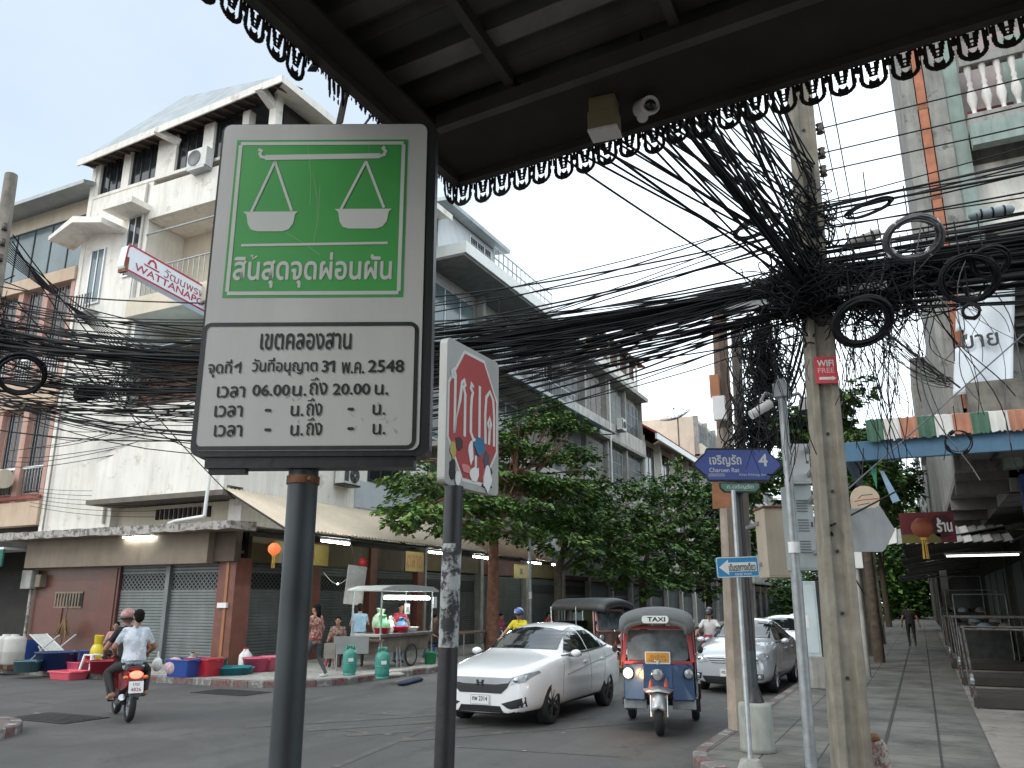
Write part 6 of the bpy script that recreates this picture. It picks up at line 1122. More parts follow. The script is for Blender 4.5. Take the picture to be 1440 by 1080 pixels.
def sedan(label, loc, rz, paint, kind='a', parked=False, plate='กพ 2314', group=None, dark_rim=True):
    t = thing('parked_car' if parked else 'car', label, 'car', loc, rz, group); q = MB(); vs = []; k = 15
    for (x, zb, ws, (wm, zm), E, F, G, H) in SED:
        half = [(0, zb), (ws * .7, zb), (ws, zb + .06), (wm, zm), E, F, G]
        row = half + [(0, H)] + [(-y, z) for (y, z) in reversed(half[1:])]
        k = len(row); vs += [(x, y, z) for (y, z) in row]
    n = len(SED); fs = [(i * k + j, (i + 1) * k + j, (i + 1) * k + (j + 1) % k, i * k + (j + 1) % k) for i in range(n - 1) for j in range(k)]
    fs += [tuple(range(k)), tuple(reversed(range((n - 1) * k, n * k)))]
    q.add(vs, fs, paint, True); o = q.build('body', None)
    bm = bmesh.new(); bm.from_mesh(o.data); bmesh.ops.recalc_face_normals(bm, faces=bm.faces[:]); bm.to_mesh(o.data); bm.free()
    sb_ = o.modifiers.new('s', 'SUBSURF'); sb_.levels = sb_.render_levels = 3
    wells = []
    for ax in (1.36, -1.25):
        for s_ in (-1, 1):
            c = MB(); c.tube([(ax, s_ * .55, .315), (ax, s_ * 1.2, .315)], .372, trimb, 28, False); co = c.build('well'); bo = o.modifiers.new('b', 'BOOLEAN'); bo.object = co; bo.operation = 'DIFFERENCE'; bo.solver = 'EXACT'; wells.append(co)
    me = applied(o)
    for w in wells: remove(w)
    remove(o); 
    if trimb.name not in [m.name for m in me.materials if m]: me.materials.append(trimb)
    idx = [m.name for m in me.materials].index(trimb.name)
    for p in me.polygons:
        c = p.center
        for ax in (1.36, -1.25):
            d = math.hypot(c.x - ax, c.z - .315)
            if d < .3735 and abs(c.y) < .80 and c.z < .72 and p.material_index != idx and d > .30 and abs(p.normal.y) < .3: p.material_index = idx
        if c.z < .25 and p.normal.z < -.6: p.material_index = idx
    me.set_sharp_from_angle(angle=R_(38))
    bvh = BVHTree.FromPolygons([v.co for v in me.vertices], [tuple(p.vertices) for p in me.polygons])
    body = link('body', me, t, local=True)
    for s_ in (-1, 1):
        P = lambda pts: [(x, z) for (x, z) in pts]
        patch(bvh, P([(.62, 1.035), (.30, 1.25), (.02, 1.385), (-.28, 1.43), (-.33, 1.045)]), 'y', .004, carglass, 'side_window', t, s_); patch(bvh, P([(-.39, 1.045), (-.34, 1.43), (-.80, 1.42), (-1.08, 1.36), (-1.12, 1.06)]), 'y', .004, carglass, 'side_window', t, s_); patch(bvh, P([(-1.17, 1.065), (-1.13, 1.325), (-1.36, 1.235), (-1.50, 1.105), (-1.48, 1.075)]), 'y', .004, carglass, 'side_window', t, s_)
        patch(bvh, P([(.78, 1.0), (-.355, 1.03), (-1.55, 1.085), (-1.55, 1.065), (-.355, 1.012), (.78, .985)]), 'y', .006, trimb, 'belt_trim', t, s_)
        for ln in ([(.93, .30), (.95, .62), (.80, .985), (.79, .985), (.94, .62), (.92, .30)], [(-.36, .28), (-.345, 1.01), (-.355, 1.01), (-.37, .28)], [(-1.0, .45), (-1.12, .8), (-1.16, 1.06), (-1.17, 1.06), (-1.13, .8), (-1.01, .45)]): patch(bvh, P(ln), 'y', .0015, M('panel_gap', (.10, .10, .105), .6), 'door_gap', t, s_, thick=.006)
        patch(bvh, P([(.90, .27), (-.9, .29), (-.9, .24), (.90, .22)]), 'y', .004, trimb, 'sill_trim', t, s_)
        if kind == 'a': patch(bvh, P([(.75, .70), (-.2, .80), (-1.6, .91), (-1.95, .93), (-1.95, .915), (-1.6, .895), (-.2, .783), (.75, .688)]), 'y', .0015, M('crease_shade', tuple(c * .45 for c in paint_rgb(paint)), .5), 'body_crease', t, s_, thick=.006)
        for x in (-.12, -.95):
            h = MB(); c = bvh.ray_cast(Vector((x, s_ * 3, .86)), Vector((0, -s_, 0)))[0]; h.box((c.x - .1, c.y + s_ * .03, c.z - .018), (c.x + .1, c.y + s_ * .0, c.z + .018), paint); h.build('door_handle', t, local=True, bevel=.008)
        m_ = MB(); m_.ell((.60, s_ * .955, 1.03), (.06, .095, .062), paint, 14); m_.box((.57, s_ * .83, .975), (.64, s_ * .93, 1.0), trimb); m_.box((.535, s_ * .885, .99), (.55, s_ * 1.03, 1.07), trimb); mo = m_.build('wing_mirror', t, local=True)
        # lamps
        if kind == 'a': hl = [(.28, .64), (.52, .64), (.72, .68), (.80, .79), (.78, .82), (.60, .765), (.42, .71)]
        else: hl = [(.40, .64), (.62, .62), (.77, .68), (.80, .80), (.72, .83), (.52, .79)]
        patch(bvh, [(s_ * y, z) for (y, z) in hl][::s_], 'x', .006, lampglass, 'headlight', t, 1, .04)
        c_ = MB(); y_ = .60; hp = bvh.ray_cast(Vector((5, s_ * y_, .71)), Vector((-1, 0, 0)))[0]; c_.ell((hp.x - .0, s_ * y_, .71), (.03, .05, .045), chrome, 10); c_.build('lamp_reflector', t, local=True)
        if kind == 'a': fg = [(.36, .365), (.74, .47), (.74, .33), (.52, .29), (.46, .305)]
        else: fg = [(.56, .42), (.72, .42), (.70, .31), (.58, .30)]
        patch(bvh, [(s_ * y, z) for (y, z) in fg][::s_], 'x', .004, trimb, 'fog_recess', t, 1, .05)
        if kind != 'a': f_ = MB(); hp = bvh.ray_cast(Vector((5, s_ * .64, .36)), Vector((-1, 0, 0)))[0]; f_.ell((hp.x + .005, s_ * .64, .36), (.02, .045, .045), lampglass, 10); f_.build('fog_lamp', t, local=True)
        patch(bvh, [(s_ * y, z) for (y, z) in [(.42, .74), (.70, .76), (.76, .92), (.60, .93), (.44, .86)]][::s_], 'x', .006, redlens, 'tail_light', t, -1, .05)
        patch(bvh, [(-1.95, .76), (-2.18, .80), (-2.18, .92), (-1.90, .93)], 'y', .005, redlens, 'tail_light', t, s_)
    if kind == 'a':
        patch(bvh, [(-.54, .72), (-.30, .72), (.30, .72), (.54, .72), (.46, .595), (.36, .51), (-.36, .51), (-.46, .595)], 'x', .007, trimb, 'grille', t, 1, .05)
        patch(bvh, [(-.56, .735), (.56, .735), (.48, .665), (.28, .64), (-.28, .64), (-.48, .665)], 'x', .011, M('dark_chrome', (.20, .21, .23), .2, .9), 'grille_bar', t, 1, .05)
        patch(bvh, [(-.34, .33), (.34, .33), (.40, .235), (-.40, .235)], 'x', .006, trimb, 'lower_intake', t, 1, .06)
        e = MB(); hp = bvh.ray_cast(Vector((5, 0, .66)), Vector((-1, 0, 0)))[0]; e.prism([(-.05, -.042), (-.03, -.042), (-.025, -.01), (.025, -.01), (.03, -.042), (.05, -.042), (.06, .042), (.037, .042), (.03, .01), (-.03, .01), (-.037, .042), (-.06, .042)], .012, .03, trimb, frame((hp.x, 0, .66), (0, 1, 0), (0, 0, 1))); e.build('badge', t, local=True)
    else:
        for (z0, z1, w0) in ((.705, .725, .46), (.66, .68, .42), (.615, .632, .36)): patch(bvh, [(-w0, z1), (w0, z1), (w0 - .05, z0), (-w0 + .05, z0)], 'x', .006, trimb, 'grille', t, 1, .06)
        patch(bvh, [(-.56, .36), (.56, .36), (.48, .23), (-.48, .23)], 'x', .006, trimb, 'lower_intake', t, 1, .06)
        e = MB(); hp = bvh.ray_cast(Vector((5, 0, .70)), Vector((-1, 0, 0)))[0]; Te = frame((hp.x + .015, 0, .70), (0, 1, 0), (0, 0, 1)); e.tube([(.06 * math.cos(a * .5236), .04 * math.sin(a * .5236), 0) for a in range(13)], .007, chrome, 6, X=Te); e.tube([(.022 * math.cos(a * .5236), .036 * math.sin(a * .5236), 0) for a in range(13)], .006, chrome, 6, X=Te); e.build('badge', t, local=True)
    # windscreens
    patch(bvh, [(-.64, 1.085), (-.40, 1.10), (0, 1.105), (.40, 1.10), (.64, 1.085), (.545, 1.36), (.3, 1.41), (0, 1.43), (-.3, 1.41), (-.545, 1.36)], 'x', .010, carglass, 'windscreen', t, 1, .05)
    patch(bvh, [(-.58, 1.15), (.58, 1.15), (.50, 1.36), (-.50, 1.36)], 'x', .004, carglass, 'rear_window', t, -1, .05)
    w_ = MB(); 
    for (y0, y1) in ((-.45, .12), (.05, .58)): 
        a = bvh.ray_cast(Vector((5, y0, 1.11)), Vector((-1, 0, 0)))[0]; b = bvh.ray_cast(Vector((5, y1, 1.125)), Vector((-1, 0, 0)))[0]; w_.tube([a + Vector((.012, 0, .0)), b + Vector((.012, 0, .0))], .008, trimb, 5)
    w_.build('wiper', t, local=True)
    pz = .415 if kind == 'a' else .43
    p_ = MB(); hp = bvh.ray_cast(Vector((5, 0, pz)), Vector((-1, 0, 0)))[0]; Tp = frame((hp.x + .02, 0, pz), (0, 1, 0), (0, 0, 1)); p_.prism(rrect(-.17, -.075, .17, .075, .01), -.02, 0, plastw, Tp); ribbon(p_, rrect(-.16, -.066, .16, .066, .01) + [(.16, .05)], .004, trimb, Tp); letters(p_, plate, 0, .015, None, trimb, Tp, width=.26, height=.065, bold=.03); p_.build('number_plate', t, local=True)
    p_ = MB(); hp = bvh.ray_cast(Vector((-5, 0, .6)), Vector((1, 0, 0)))[0]; p_.box((hp.x - .02, -.17, .53), (hp.x + .03, .17, .68), plastw); p_.build('number_plate', t, local=True)
    rimm = M('dark_alloy', (.05, .05, .052), .35, .7) if dark_rim else M('silver_alloy', (.5, .51, .52), .3, .8)
    for ax in (1.36, -1.25):
        for s_ in (-1, 1):
            X_ = Matrix.Translation((ax, s_ * .755, .315)) @ Matrix.Rotation(R_(-90 * s_), 4, 'X'); w = MB(); w.lathe([(.20, -.10), (.28, -.10), (.31, -.08), (.315, -.03), (.315, .03), (.31, .08), (.285, .098), (.215, .098), (.20, .09)], tyrem, 32, X_); wo = w.build('wheel', t, local=True)
            r = MB(); r.lathe([(.0, -.08), (.205, -.08), (.218, .09), (.208, .098), (.2, .07), (.19, .03), (0, .02)], rimm, 28, X_); 
            for i in range(10): a = i * math.pi / 5 + (i % 2) * .12; r.bar(X_ @ Vector((.03 * math.cos(a), .03 * math.sin(a), .075)), X_ @ Vector((.2 * math.cos(a), .2 * math.sin(a), .088)), .028, .028, rimm)
            r.ell(X_ @ Vector((0, 0, .075)), (.05, .025, .05), rimm, 10); ro = r.build('rim', wo, local=True)
    return t
_rgb = {}
def paint_rgb(m): return _rgb[m.name]
def carpaint(name, rgb, met=0., rough=.22): _rgb[name] = rgb; return M(name, rgb, rough, met, var=.02, coat=.8)
sedan('white sedan with dark grille driving toward the crossing', (-6.30, 13.95, 0), R_(-90), carpaint('white_car_paint', (.80, .80, .80)), 'a')
sedan('silver sedan half hidden behind the poles by the kerb', (-3.78, 20.35, 0), R_(-91), carpaint('silver_car_paint', (.52, .54, .57), .35, .25), 'b', True, 'ศร 5513', dark_rim=False)
sedan('maroon red car further back behind the silver sedan', (-3.95, 31.5, 0), R_(-90), carpaint('maroon_car_paint', (.16, .02, .03), .1), 'b', True, 'ฆช 781')
sedan('white car parked beyond the maroon car', (-3.8, 26.0, 0), R_(-90), carpaint('white_car_paint_b', (.70, .71, .72)), 'a', True, 'ชต 90')
sedan('dark grey car parked far along the right kerb', (-3.7, 38.5, 0), R_(-90), carpaint('dark_grey_car_paint', (.06, .065, .07), .3), 'b', True, 'ญย 44'); sedan('pale silver car parked farthest along the right kerb', (-3.7, 45.5, 0), R_(-90), carpaint('pale_car_paint', (.6, .6, .6), .2), 'a', True, 'กก 812')

# ---- tuk-tuk
def tuktuk(label, loc, rz, panel, roofm, frm, lit=True, signs=True):
    t = thing('tuk_tuk', label, 'tuk-tuk', loc, rz)     # forward = -y, x to the viewer's right when it comes toward us
    q = MB()
    # front cowl: two blue side panels and a middle apron
    for s_ in (-1, 1): q.add([(s_ * .24, -.52, .52), (s_ * .60, -.30, .50), (s_ * .60, -.26, 1.06), (s_ * .24, -.46, 1.08), (s_ * .24, -.40, .52), (s_ * .60, -.18, .50), (s_ * .60, -.16, 1.06), (s_ * .24, -.36, 1.08)], [(0, 1, 2, 3), (7, 6, 5, 4), (0, 4, 5, 1), (3, 2, 6, 7), (0, 3, 7, 4), (1, 5, 6, 2)], panel)
    q.add([(-.24, -.52, .72), (.24, -.52, .72), (.24, -.46, 1.08), (-.24, -.46, 1.08)], [(0, 1, 2, 3)], panel); q.build('cowl', t, local=True, bevel=.02, solid=.01)
    q = MB(); q.box((-.66, -.12, .40), (.66, 1.5, .52), trimb); q.box((-.62, -.26, .36), (-.22, -.1, .5), galv); q.box((.22, -.26, .36), (.62, -.1, .5), galv); q.box((-.66, 1.42, .42), (.66, 1.55, 1.0), panel); q.box((-.60, .55, .52), (.60, .75, 1.05), M('dark_seat_vinyl', (.03, .028, .027), .5)); q.box((-.60, .95, .52), (.60, 1.42, .86), _mats['dark_seat_vinyl']); q.box((-.60, 1.32, .86), (.60, 1.42, 1.35), _mats['dark_seat_vinyl']); q.box((-.66, .5, .52), (-.62, 1.45, .95), panel); q.box((.62, .5, .52), (.66, 1.45, .95), panel); q.build('tub', t, local=True, bevel=.01)
    # windscreen with its coloured frame
    q = MB(); sh = .12; fr = [(-.60, 1.10), (.60, 1.10), (.54, 1.66), (-.54, 1.66)]
    Y_ = lambda z: -.30 + (z - 1.1) * .22
    def fb(a, b, w): q.bar((a[0], Y_(a[1]), a[1]), (b[0], Y_(b[1]), b[1]), w, .05, frm)
    fb(fr[0], fr[1], .06); fb(fr[1], fr[2], .07); fb(fr[2], fr[3], .05); fb(fr[3], fr[0], .07); q.build('windscreen_frame', t, local=True, bevel=.008)
    q = MB(); q.prism(rrect(-.53, 0, .53, .5, .07), 0, .008, M('tuk_glass', (.10, .12, .13), .08, var=.6, scale=4., spec=.8), frame((0, Y_(1.13) - .01, 1.13), (1, 0, 0), (0, .22, 1))); q.build('windscreen', t, local=True)
    q = MB(); T = frame((0, Y_(1.1) - .06, 1.08), (1, 0, 0), (0, .22, 1)); q.prism(rrect(-.22, 0, .22, .20, .02), -.015, 0, plastw, T); q.prism(rrect(-.20, .02, .20, .18, .01), 0, .002, M('orange_plate', (.62, .30, .03), .5), T); letters(q, 'รับจ้าง', 0, .12, None, M('plate_brown', (.35, .12, .02), .5), T, width=.26, height=.06, bold=.02, z=.002); letters(q, '1ฎ 7214', 0, .055, None, _mats['plate_brown'], T, width=.3, height=.05, bold=.02, z=.002); q.build('front_placard', t, local=True) if signs else None
    # roof: arched canvas with drooping visor
    n, vs = 16, []; secs = [(-.62, .56, 1.70, .10), (-.56, .64, 1.73, .20), (-.3, .66, 1.76, .23), (.5, .66, 1.77, .23), (1.5, .66, 1.76, .22), (1.62, .62, 1.70, .14)]
    for (y, w, z, h) in secs:
        for i in range(n + 1): a = math.pi * i / n; vs.append((-w * math.cos(a), y, z - .12 + (h + .12) * math.sin(a) ** .55 if 0 < i < n else z - .12))
    q = MB(); q.add(vs, [(s * (n + 1) + i, s * (n + 1) + i + 1, (s + 1) * (n + 1) + i + 1, (s + 1) * (n + 1) + i) for s in range(len(secs) - 1) for i in range(n)], roofm, True)
    # visor closing the front above the glass, arched opening
    vo = vs[:n + 1]; vi = [(x * .88, -.60, min(z - .02, 1.60 + .14 * math.sin(math.pi * i / n))) for i, (x, y, z) in enumerate(vo)]; q.add(vo + vi, [(i, n + 1 + i, n + 2 + i, i + 1) for i in range(n)], roofm, True)
    q.build('roof_canvas', t, local=True, solid=.012)
    q = MB(); T = frame((0, -.625, 1.80), (1, 0, 0), (0, .25, 1)); q.prism(rrect(-.23, -.06, .23, .06, .05), -.05, .02, M('taxi_lightbox', (.70, .72, .70), .4, var=.05), T); letters(q, 'TAXI', 0.02, 0, None, trimb, T, width=.30, height=.07, bold=.05, z=.02); q.build('taxi_sign', t, local=True) if signs else None
    for s_ in (-1, 1):
        for P, m_, r in (([(s_ * .64, -.20, 1.0), (s_ * .62, -.15, 1.75)], frm, .02), ([(s_ * .65, .5, .5), (s_ * .65, .5, 1.75)], chrome, .02), ([(s_ * .65, 1.5, .5), (s_ * .65, 1.55, 1.75)], chrome, .02), ([(s_ * .65, .5, 1.1), (s_ * .65, 1.5, 1.1)], chrome, .015)): q = MB(); q.tube(P, r, m_, 8); q.build('roof_post', t, local=True)
    q = MB(); q.add([(.665, .3, .75), (.665, 1.5, .75), (.665, 1.52, 1.62), (.665, .3, 1.62)], [(0, 1, 2, 3)], M('olive_side_curtain', (.06, .075, .03), .8, var=.2)); q.build('side_curtain', t, local=True, solid=.01)
    # lamps
    def lamp(x, y, z, r, name, m_): 
        l = MB(); X_ = Matrix.Translation((x, y, z)) @ Matrix.Rotation(R_(90), 4, 'X'); l.lathe([(0, -.08), (r * .6, -.07), (r, 0), (r * 1.08, .02), (r, .028)], chrome, 18, X_); o = l.build(name, t, local=True); g = MB(); g.ell((x, y - .018, z), (r * .93, .03, r * .93), m_, 14); g.build('lens', o, local=True)
    lamp(0, -.60, .93, .10, 'headlight', lampglass); lamp(.52, -.37, .93, .085, 'side_lamp', lampglass); lamp(-.52, -.37, .93, .09, 'side_lamp', M('lit_headlamp', (1, .9, .75), .3, emit=(1., .66, .30), es=2.2) if lit else lampglass)
    if lit:
        pl_ = bpy.data.lights.new('headlamp_glow', 'POINT'); pl_.energy = 5; pl_.color = (1, .5, .2); pl_.shadow_soft_size = .06; po = bpy.data.objects.new('headlamp_glow', pl_); COL.objects.link(po); po.parent = t; po.location = (-.53, -.55, .95)
    # front fork, wheel, fender
    q = MB(); n_ = 14; F0 = (-.62, .30)
    for i in range(n_): 
        a0, a1 = R_(20 + 140 * i / n_), R_(20 + 140 * (i + 1) / n_); r = .36
        for (y0, y1, z0, z1) in ((F0[0] - r * math.cos(a0), F0[0] - r * math.cos(a1), F0[1] + r * math.sin(a0) * 1.05, F0[1] + r * math.sin(a1) * 1.05),): q.add([(-.12, y0, z0 - .03), (0, y0, z0 + .02), (.12, y0, z0 - .03), (-.12, y1, z1 - .03), (0, y1, z1 + .02), (.12, y1, z1 - .03)], [(0, 3, 4, 1), (1, 4, 5, 2)], M('silver_fender', (.45, .46, .47), .3, .6), True)
    q.add([(-.26, -.56, .70), (.26, -.56, .70), (.2, -.78, .66), (-.2, -.78, .66), (0, -.82, .69), (0, -.56, .76)], [(0, 3, 4, 5), (5, 4, 2, 1)], _mats['silver_fender'], True); q.build('front_fender', t, local=True, solid=.008, weld=True)
    q = MB()
    for s_ in (-1, 1): q.tube([(s_ * .13, -.44, .92), (s_ * .13, -.53, .60)], .045, M('red_fork', (.50, .08, .03), .4), 10); q.tube([(s_ * .13, -.53, .62), (s_ * .13, -.62, .28)], .026, chrome, 10)
    q.build('fork', t, local=True)
    def wheel(x, y, r, w, rimm):
        X_ = Matrix.Translation((x, y, r)) @ Matrix.Rotation(R_(90), 4, 'Y'); l = MB(); l.lathe([(r * .6, -w * .45), (r * .85, -w * .5), (r * .97, -w * .35), (r, 0), (r * .97, w * .35), (r * .85, w * .5), (r * .6, w * .45)], tyrem, 26, X_); o = l.build('wheel', t, local=True); g = MB(); g.lathe([(0, -w * .2), (r * .55, -w * .42), (r * .63, -w * .46), (r * .6, -w * .3)], rimm, 22, X_); g.lathe([(0, w * .2), (r * .55, w * .42), (r * .63, w * .46), (r * .6, w * .3)], rimm, 22, X_); g.ell((x, y, r), (w * .6, r * .14, r * .14), rimm, 8)
        for i in range(6): a = i * 1.047; g.bar((x + w * .4, y, r), (x + w * .36, y + r * .6 * math.cos(a), r + r * .6 * math.sin(a)), .03, .03, rimm); g.bar((x - w * .4, y, r), (x - w * .36, y + r * .6 * math.cos(a), r + r * .6 * math.sin(a)), .03, .03, rimm)
        g.build('rim', o, local=True)
    wheel(0, -.62, .30, .15, M('gold_rim', (.38, .22, .06), .35, .7)); wheel(-.60, 1.35, .31, .15, galv); wheel(.60, 1.35, .31, .15, galv)
    q = MB()
    for s_ in (-1, 1): q.box((s_ * .50, 1.0, .40), (s_ * .72, 1.70, .66), trimb); q.box((s_ * .52, 1.02, .18), (s_ * .70, 1.04, .40), trimb)
    q.build('rear_mudguard', t, local=True, bevel=.05)
    q = MB(); q.tube([(-.3, -.25, 1.16), (0, -.36, 1.12), (.3, -.25, 1.16)], .015, chrome, 8); q.tube([(0, -.36, 1.12), (0, -.48, .85)], .025, chrome, 8); q.build('handlebar', t, local=True)
    q = MB()
    for s_ in (-1, 1): q.tube([(s_ * .6, -.25, 1.2), (s_ * .72, -.35, 1.3)], .008, chrome, 6); q.ell((s_ * .74, -.36, 1.32), (.05, .02, .065), trimb, 10)
    q.build('wing_mirror', t, local=True); return t
tk = tuktuk('blue tuk-tuk with grey canvas roof and one lit headlamp', (-3.74, 12.75, 0), R_(14), M('tuk_blue', (.028, .07, .16), .35, var=.12, coat=.4), M('grey_canvas', (.15, .155, .155), .75, var=.15, scale=4.), M('tuk_red', (.34, .045, .05), .4, var=.08, coat=.3))
tk.scale = (.86, .90, .895)
tuktuk('dark brown tuk-tuk with black roof behind the white sedan', (-8.15, 22.6, 0), R_(66), M('tuk_brown', (.10, .05, .035), .5, var=.2), M('black_canvas', (.035, .036, .036), .5, var=.2), M('tuk_pink', (.40, .22, .21), .5), False, False)
# black-roofed passenger pickup further left
t = thing('passenger_pickup', 'dark passenger pickup with a long black roof behind the white sedan', 'truck', (-10.0, 26.3, 0), R_(-62)); q = MB(); pbr = M('pickup_dark_brown', (.06, .04, .035), .35, coat=.5)
q.box((-2.3, -.85, .5), (2.2, .85, 1.05), pbr); q.add([(1.2, -.82, 1.05), (1.2, .82, 1.05), (.8, .72, 1.6), (.8, -.72, 1.6), (-.1, -.72, 1.62), (-.1, .72, 1.62), (-.2, .82, 1.05), (-.2, -.82, 1.05)], [(0, 1, 2, 3), (3, 2, 5, 4), (7, 4, 5, 6), (0, 3, 4, 7), (1, 6, 5, 2)], pbr); q.build('body', t, local=True, bevel=.05)
q = MB(); q.add([(1.17, -.72, 1.1), (1.17, .72, 1.1), (.84, .64, 1.55), (.84, -.64, 1.55)], [(0, 1, 2, 3)], glassb); q.build('windscreen', t, local=True, solid=.06)
q = MB(); q.box((-2.4, -.92, 1.86), (1.3, .92, 1.95), M('pickup_roof_black', (.05, .052, .055), .35, var=.1)); q.build('long_roof', t, local=True, bevel=.04); q = MB()
for x in (-2.2, -1.0, .0): 
    for y in (-.85, .85): q = MB(); q.tube([(x, y, 1.0), (x, y, 1.88)], .02, galv, 6); q.build('roof_post', t, local=True)
q = MB(); q.box((-2.2, -.8, 1.0), (-.3, .8, 1.75), dark); q.build('passenger_hold', t, local=True)
for x in (-1.4, 1.4):
    for s_ in (-1, 1): w = MB(); X_ = Matrix.Translation((x, s_ * .78, .33)) @ Matrix.Rotation(R_(90), 4, 'X'); w.lathe([(0, -.1), (.2, -.1), (.3, -.1), (.33, -.06), (.33, .06), (.3, .1), (.2, .1), (0, .1)], tyrem, 22, X_); w.build('wheel', t, local=True)

# ---- motorbikes
def motorbike(label, loc, rz, paint, lit=True, plate=True):
    t = thing('motorbike', label, 'motorbike', loc, rz)    # forward = +y
    def wheel(y, r=.28, w=.1):
        X_ = Matrix.Translation((0, y, r)) @ Matrix.Rotation(R_(90), 4, 'Y'); l = MB(); l.lathe([(r * .72, -w * .4), (r * .9, -w * .5), (r, 0), (r * .9, w * .5), (r * .72, w * .4)], tyrem, 26, X_); o = l.build('wheel', t, local=True); g = MB(); g.lathe([(0, .04), (.05, .04), (.05, -.04), (0, -.04)], galv, 12, X_)
        for i in range(5): a = i * 1.2566; g.bar((0, y, r), (0, y + r * .74 * math.cos(a), r + r * .74 * math.sin(a)), .03, .025, galv)
        g.lathe([(r * .7, -.03), (r * .75, 0), (r * .7, .03)], galv, 22, X_); g.build('rim', o, local=True)
    wheel(-.62); wheel(.62)
    q = MB(); q.add([(-.09, -.80, .78), (.09, -.80, .78), (.12, -.45, .80), (.12, .05, .70), (.07, .25, .55), (-.07, .25, .55), (-.12, .05, .70), (-.12, -.45, .80), (-.07, -.86, .62), (.07, -.86, .62), (.10, -.5, .50), (.09, .05, .40), (.05, .25, .36), (-.05, .25, .36), (-.09, .05, .40), (-.10, -.5, .50)], [(0, 1, 2, 7), (7, 2, 3, 6), (6, 3, 4, 5), (0, 8, 9, 1), (1, 9, 10, 2), (2, 10, 11, 3), (3, 11, 12, 4), (0, 7, 15, 8), (7, 6, 14, 15), (6, 5, 13, 14), (8, 15, 10, 9), (15, 14, 11, 10), (14, 13, 12, 11)], paint); q.add([(-.16, .42, .95), (.16, .42, .95), (.2, .40, .5), (.14, .34, .30), (-.14, .34, .30), (-.2, .40, .5)], [(0, 1, 2, 3, 4, 5)], paint); q.build('fairing', t, local=True, bevel=.02)
    q = MB(); q.add([(-.13, -.75, .80), (.13, -.75, .80), (.15, -.3, .82), (.12, .12, .76), (-.12, .12, .76), (-.15, -.3, .82), (-.12, -.76, .86), (.12, -.76, .86), (.13, -.3, .86), (.09, .10, .80), (-.09, .10, .80), (-.13, -.3, .86)], [(6, 7, 8, 11), (11, 8, 9, 10), (0, 1, 7, 6), (1, 2, 8, 7), (2, 3, 9, 8), (3, 4, 10, 9), (4, 5, 11, 10), (5, 0, 6, 11)], blackpaint); q.build('saddle', t, local=True, bevel=.02)
    q = MB(); q.tube([(0, .62, .28), (0, .42, .95)], .035, galv, 8); q.tube([(-.34, .26, 1.02), (-.15, .38, .98), (.15, .38, .98), (.34, .26, 1.02)], .014, blackpaint, 8); q.box((-.12, .30, .9), (.12, .46, 1.06), paint); q.build('handlebar', t, local=True)
    q = MB(); q.ell((0, .47, .93), (.09, .05, .08), lampglass, 12); q.build('headlight', t, local=True)
    q = MB()
    for s_ in (-1, 1): q.tube([(s_ * .2, .35, 1.0), (s_ * .26, .33, 1.2)], .006, chrome, 6); q.ell((s_ * .27, .33, 1.23), (.055, .015, .04), blackpaint, 10)
    q.build('wing_mirror', t, local=True)
    q = MB(); q.add([(-.10, -.86, .70), (.10, -.86, .70), (.07, -.97, .42), (-.07, -.97, .42), (-.08, -.80, .70), (.08, -.80, .70), (.06, -.92, .42), (-.06, -.92, .42)], [(0, 3, 2, 1), (4, 5, 6, 7), (0, 1, 5, 4), (1, 2, 6, 5), (2, 3, 7, 6), (3, 0, 4, 7)], blackpaint); q.tube([(-.13, .2, .30), (-.15, -.3, .28), (-.16, -.75, .40)], [.03, .045, .05], chrome, 10); q.box((-.10, -.1, .22), (.10, .3, .46), blackpaint); q.tube([(-.24, .05, .28), (.24, .05, .28)], .015, blackpaint, 6); q.tube([(-.22, -.45, .38), (.22, -.45, .38)], .014, blackpaint, 6); q.bar((-.1, -.62, .3), (-.1, 0, .34), .05, .06, blackpaint); q.build('chassis', t, local=True)
    q = MB(); q.ell((0, -.86, .74), (.10, .045, .06), M('lit_tail_lamp', (.9, .1, .05), .3, emit=(1., .05, .03), es=7.) if lit else redlens, 14); q.build('tail_light', t, local=True)
    q = MB(); [q.ell((s_ * .15, -.84, .70), (.04, .04, .03), M('amber_lens', (.6, .2, .03), .3), 8) for s_ in (-1, 1)]; q.build('indicator', t, local=True)
    q = MB(); T = frame((0, -.955, .56), (1, 0, 0), (0, .25, 1)); q.prism(rrect(-.11, -.09, .11, .09, .01), -.006, 0, plastw, T); letters(q, '1กข', 0, .045, None, M('plate_ink_red', (.3, .05, .05), .5), T, width=.09, height=.05, bold=.02); letters(q, '4826', 0, -.035, None, _mats['plate_ink_red'], T, width=.15, height=.055, bold=.02); q.build('number_plate', t, local=True); return t
MBK = gz(180, 1016); motorbike('red motorbike with lit tail lamp carrying two riders', (MBK.x + .62 * -math.sin(R_(60)), MBK.y + .62 * math.cos(R_(60)), 0), R_(60), M('bike_red', (.30, .02, .03), .3, coat=.6))
MB2 = Vector((-9.3, 19.2, 0)); motorbike('dark motorbike ridden by the person in the yellow shirt', (MB2.x, MB2.y, 0), R_(182), M('bike_dark', (.05, .05, .06), .3), False)
MB3 = Vector((-5.1, 22.2, 0)); motorbike('red motorbike between the tuk-tuk and the silver sedan', (MB3.x, MB3.y, 0), R_(186), _mats['bike_red'], False)
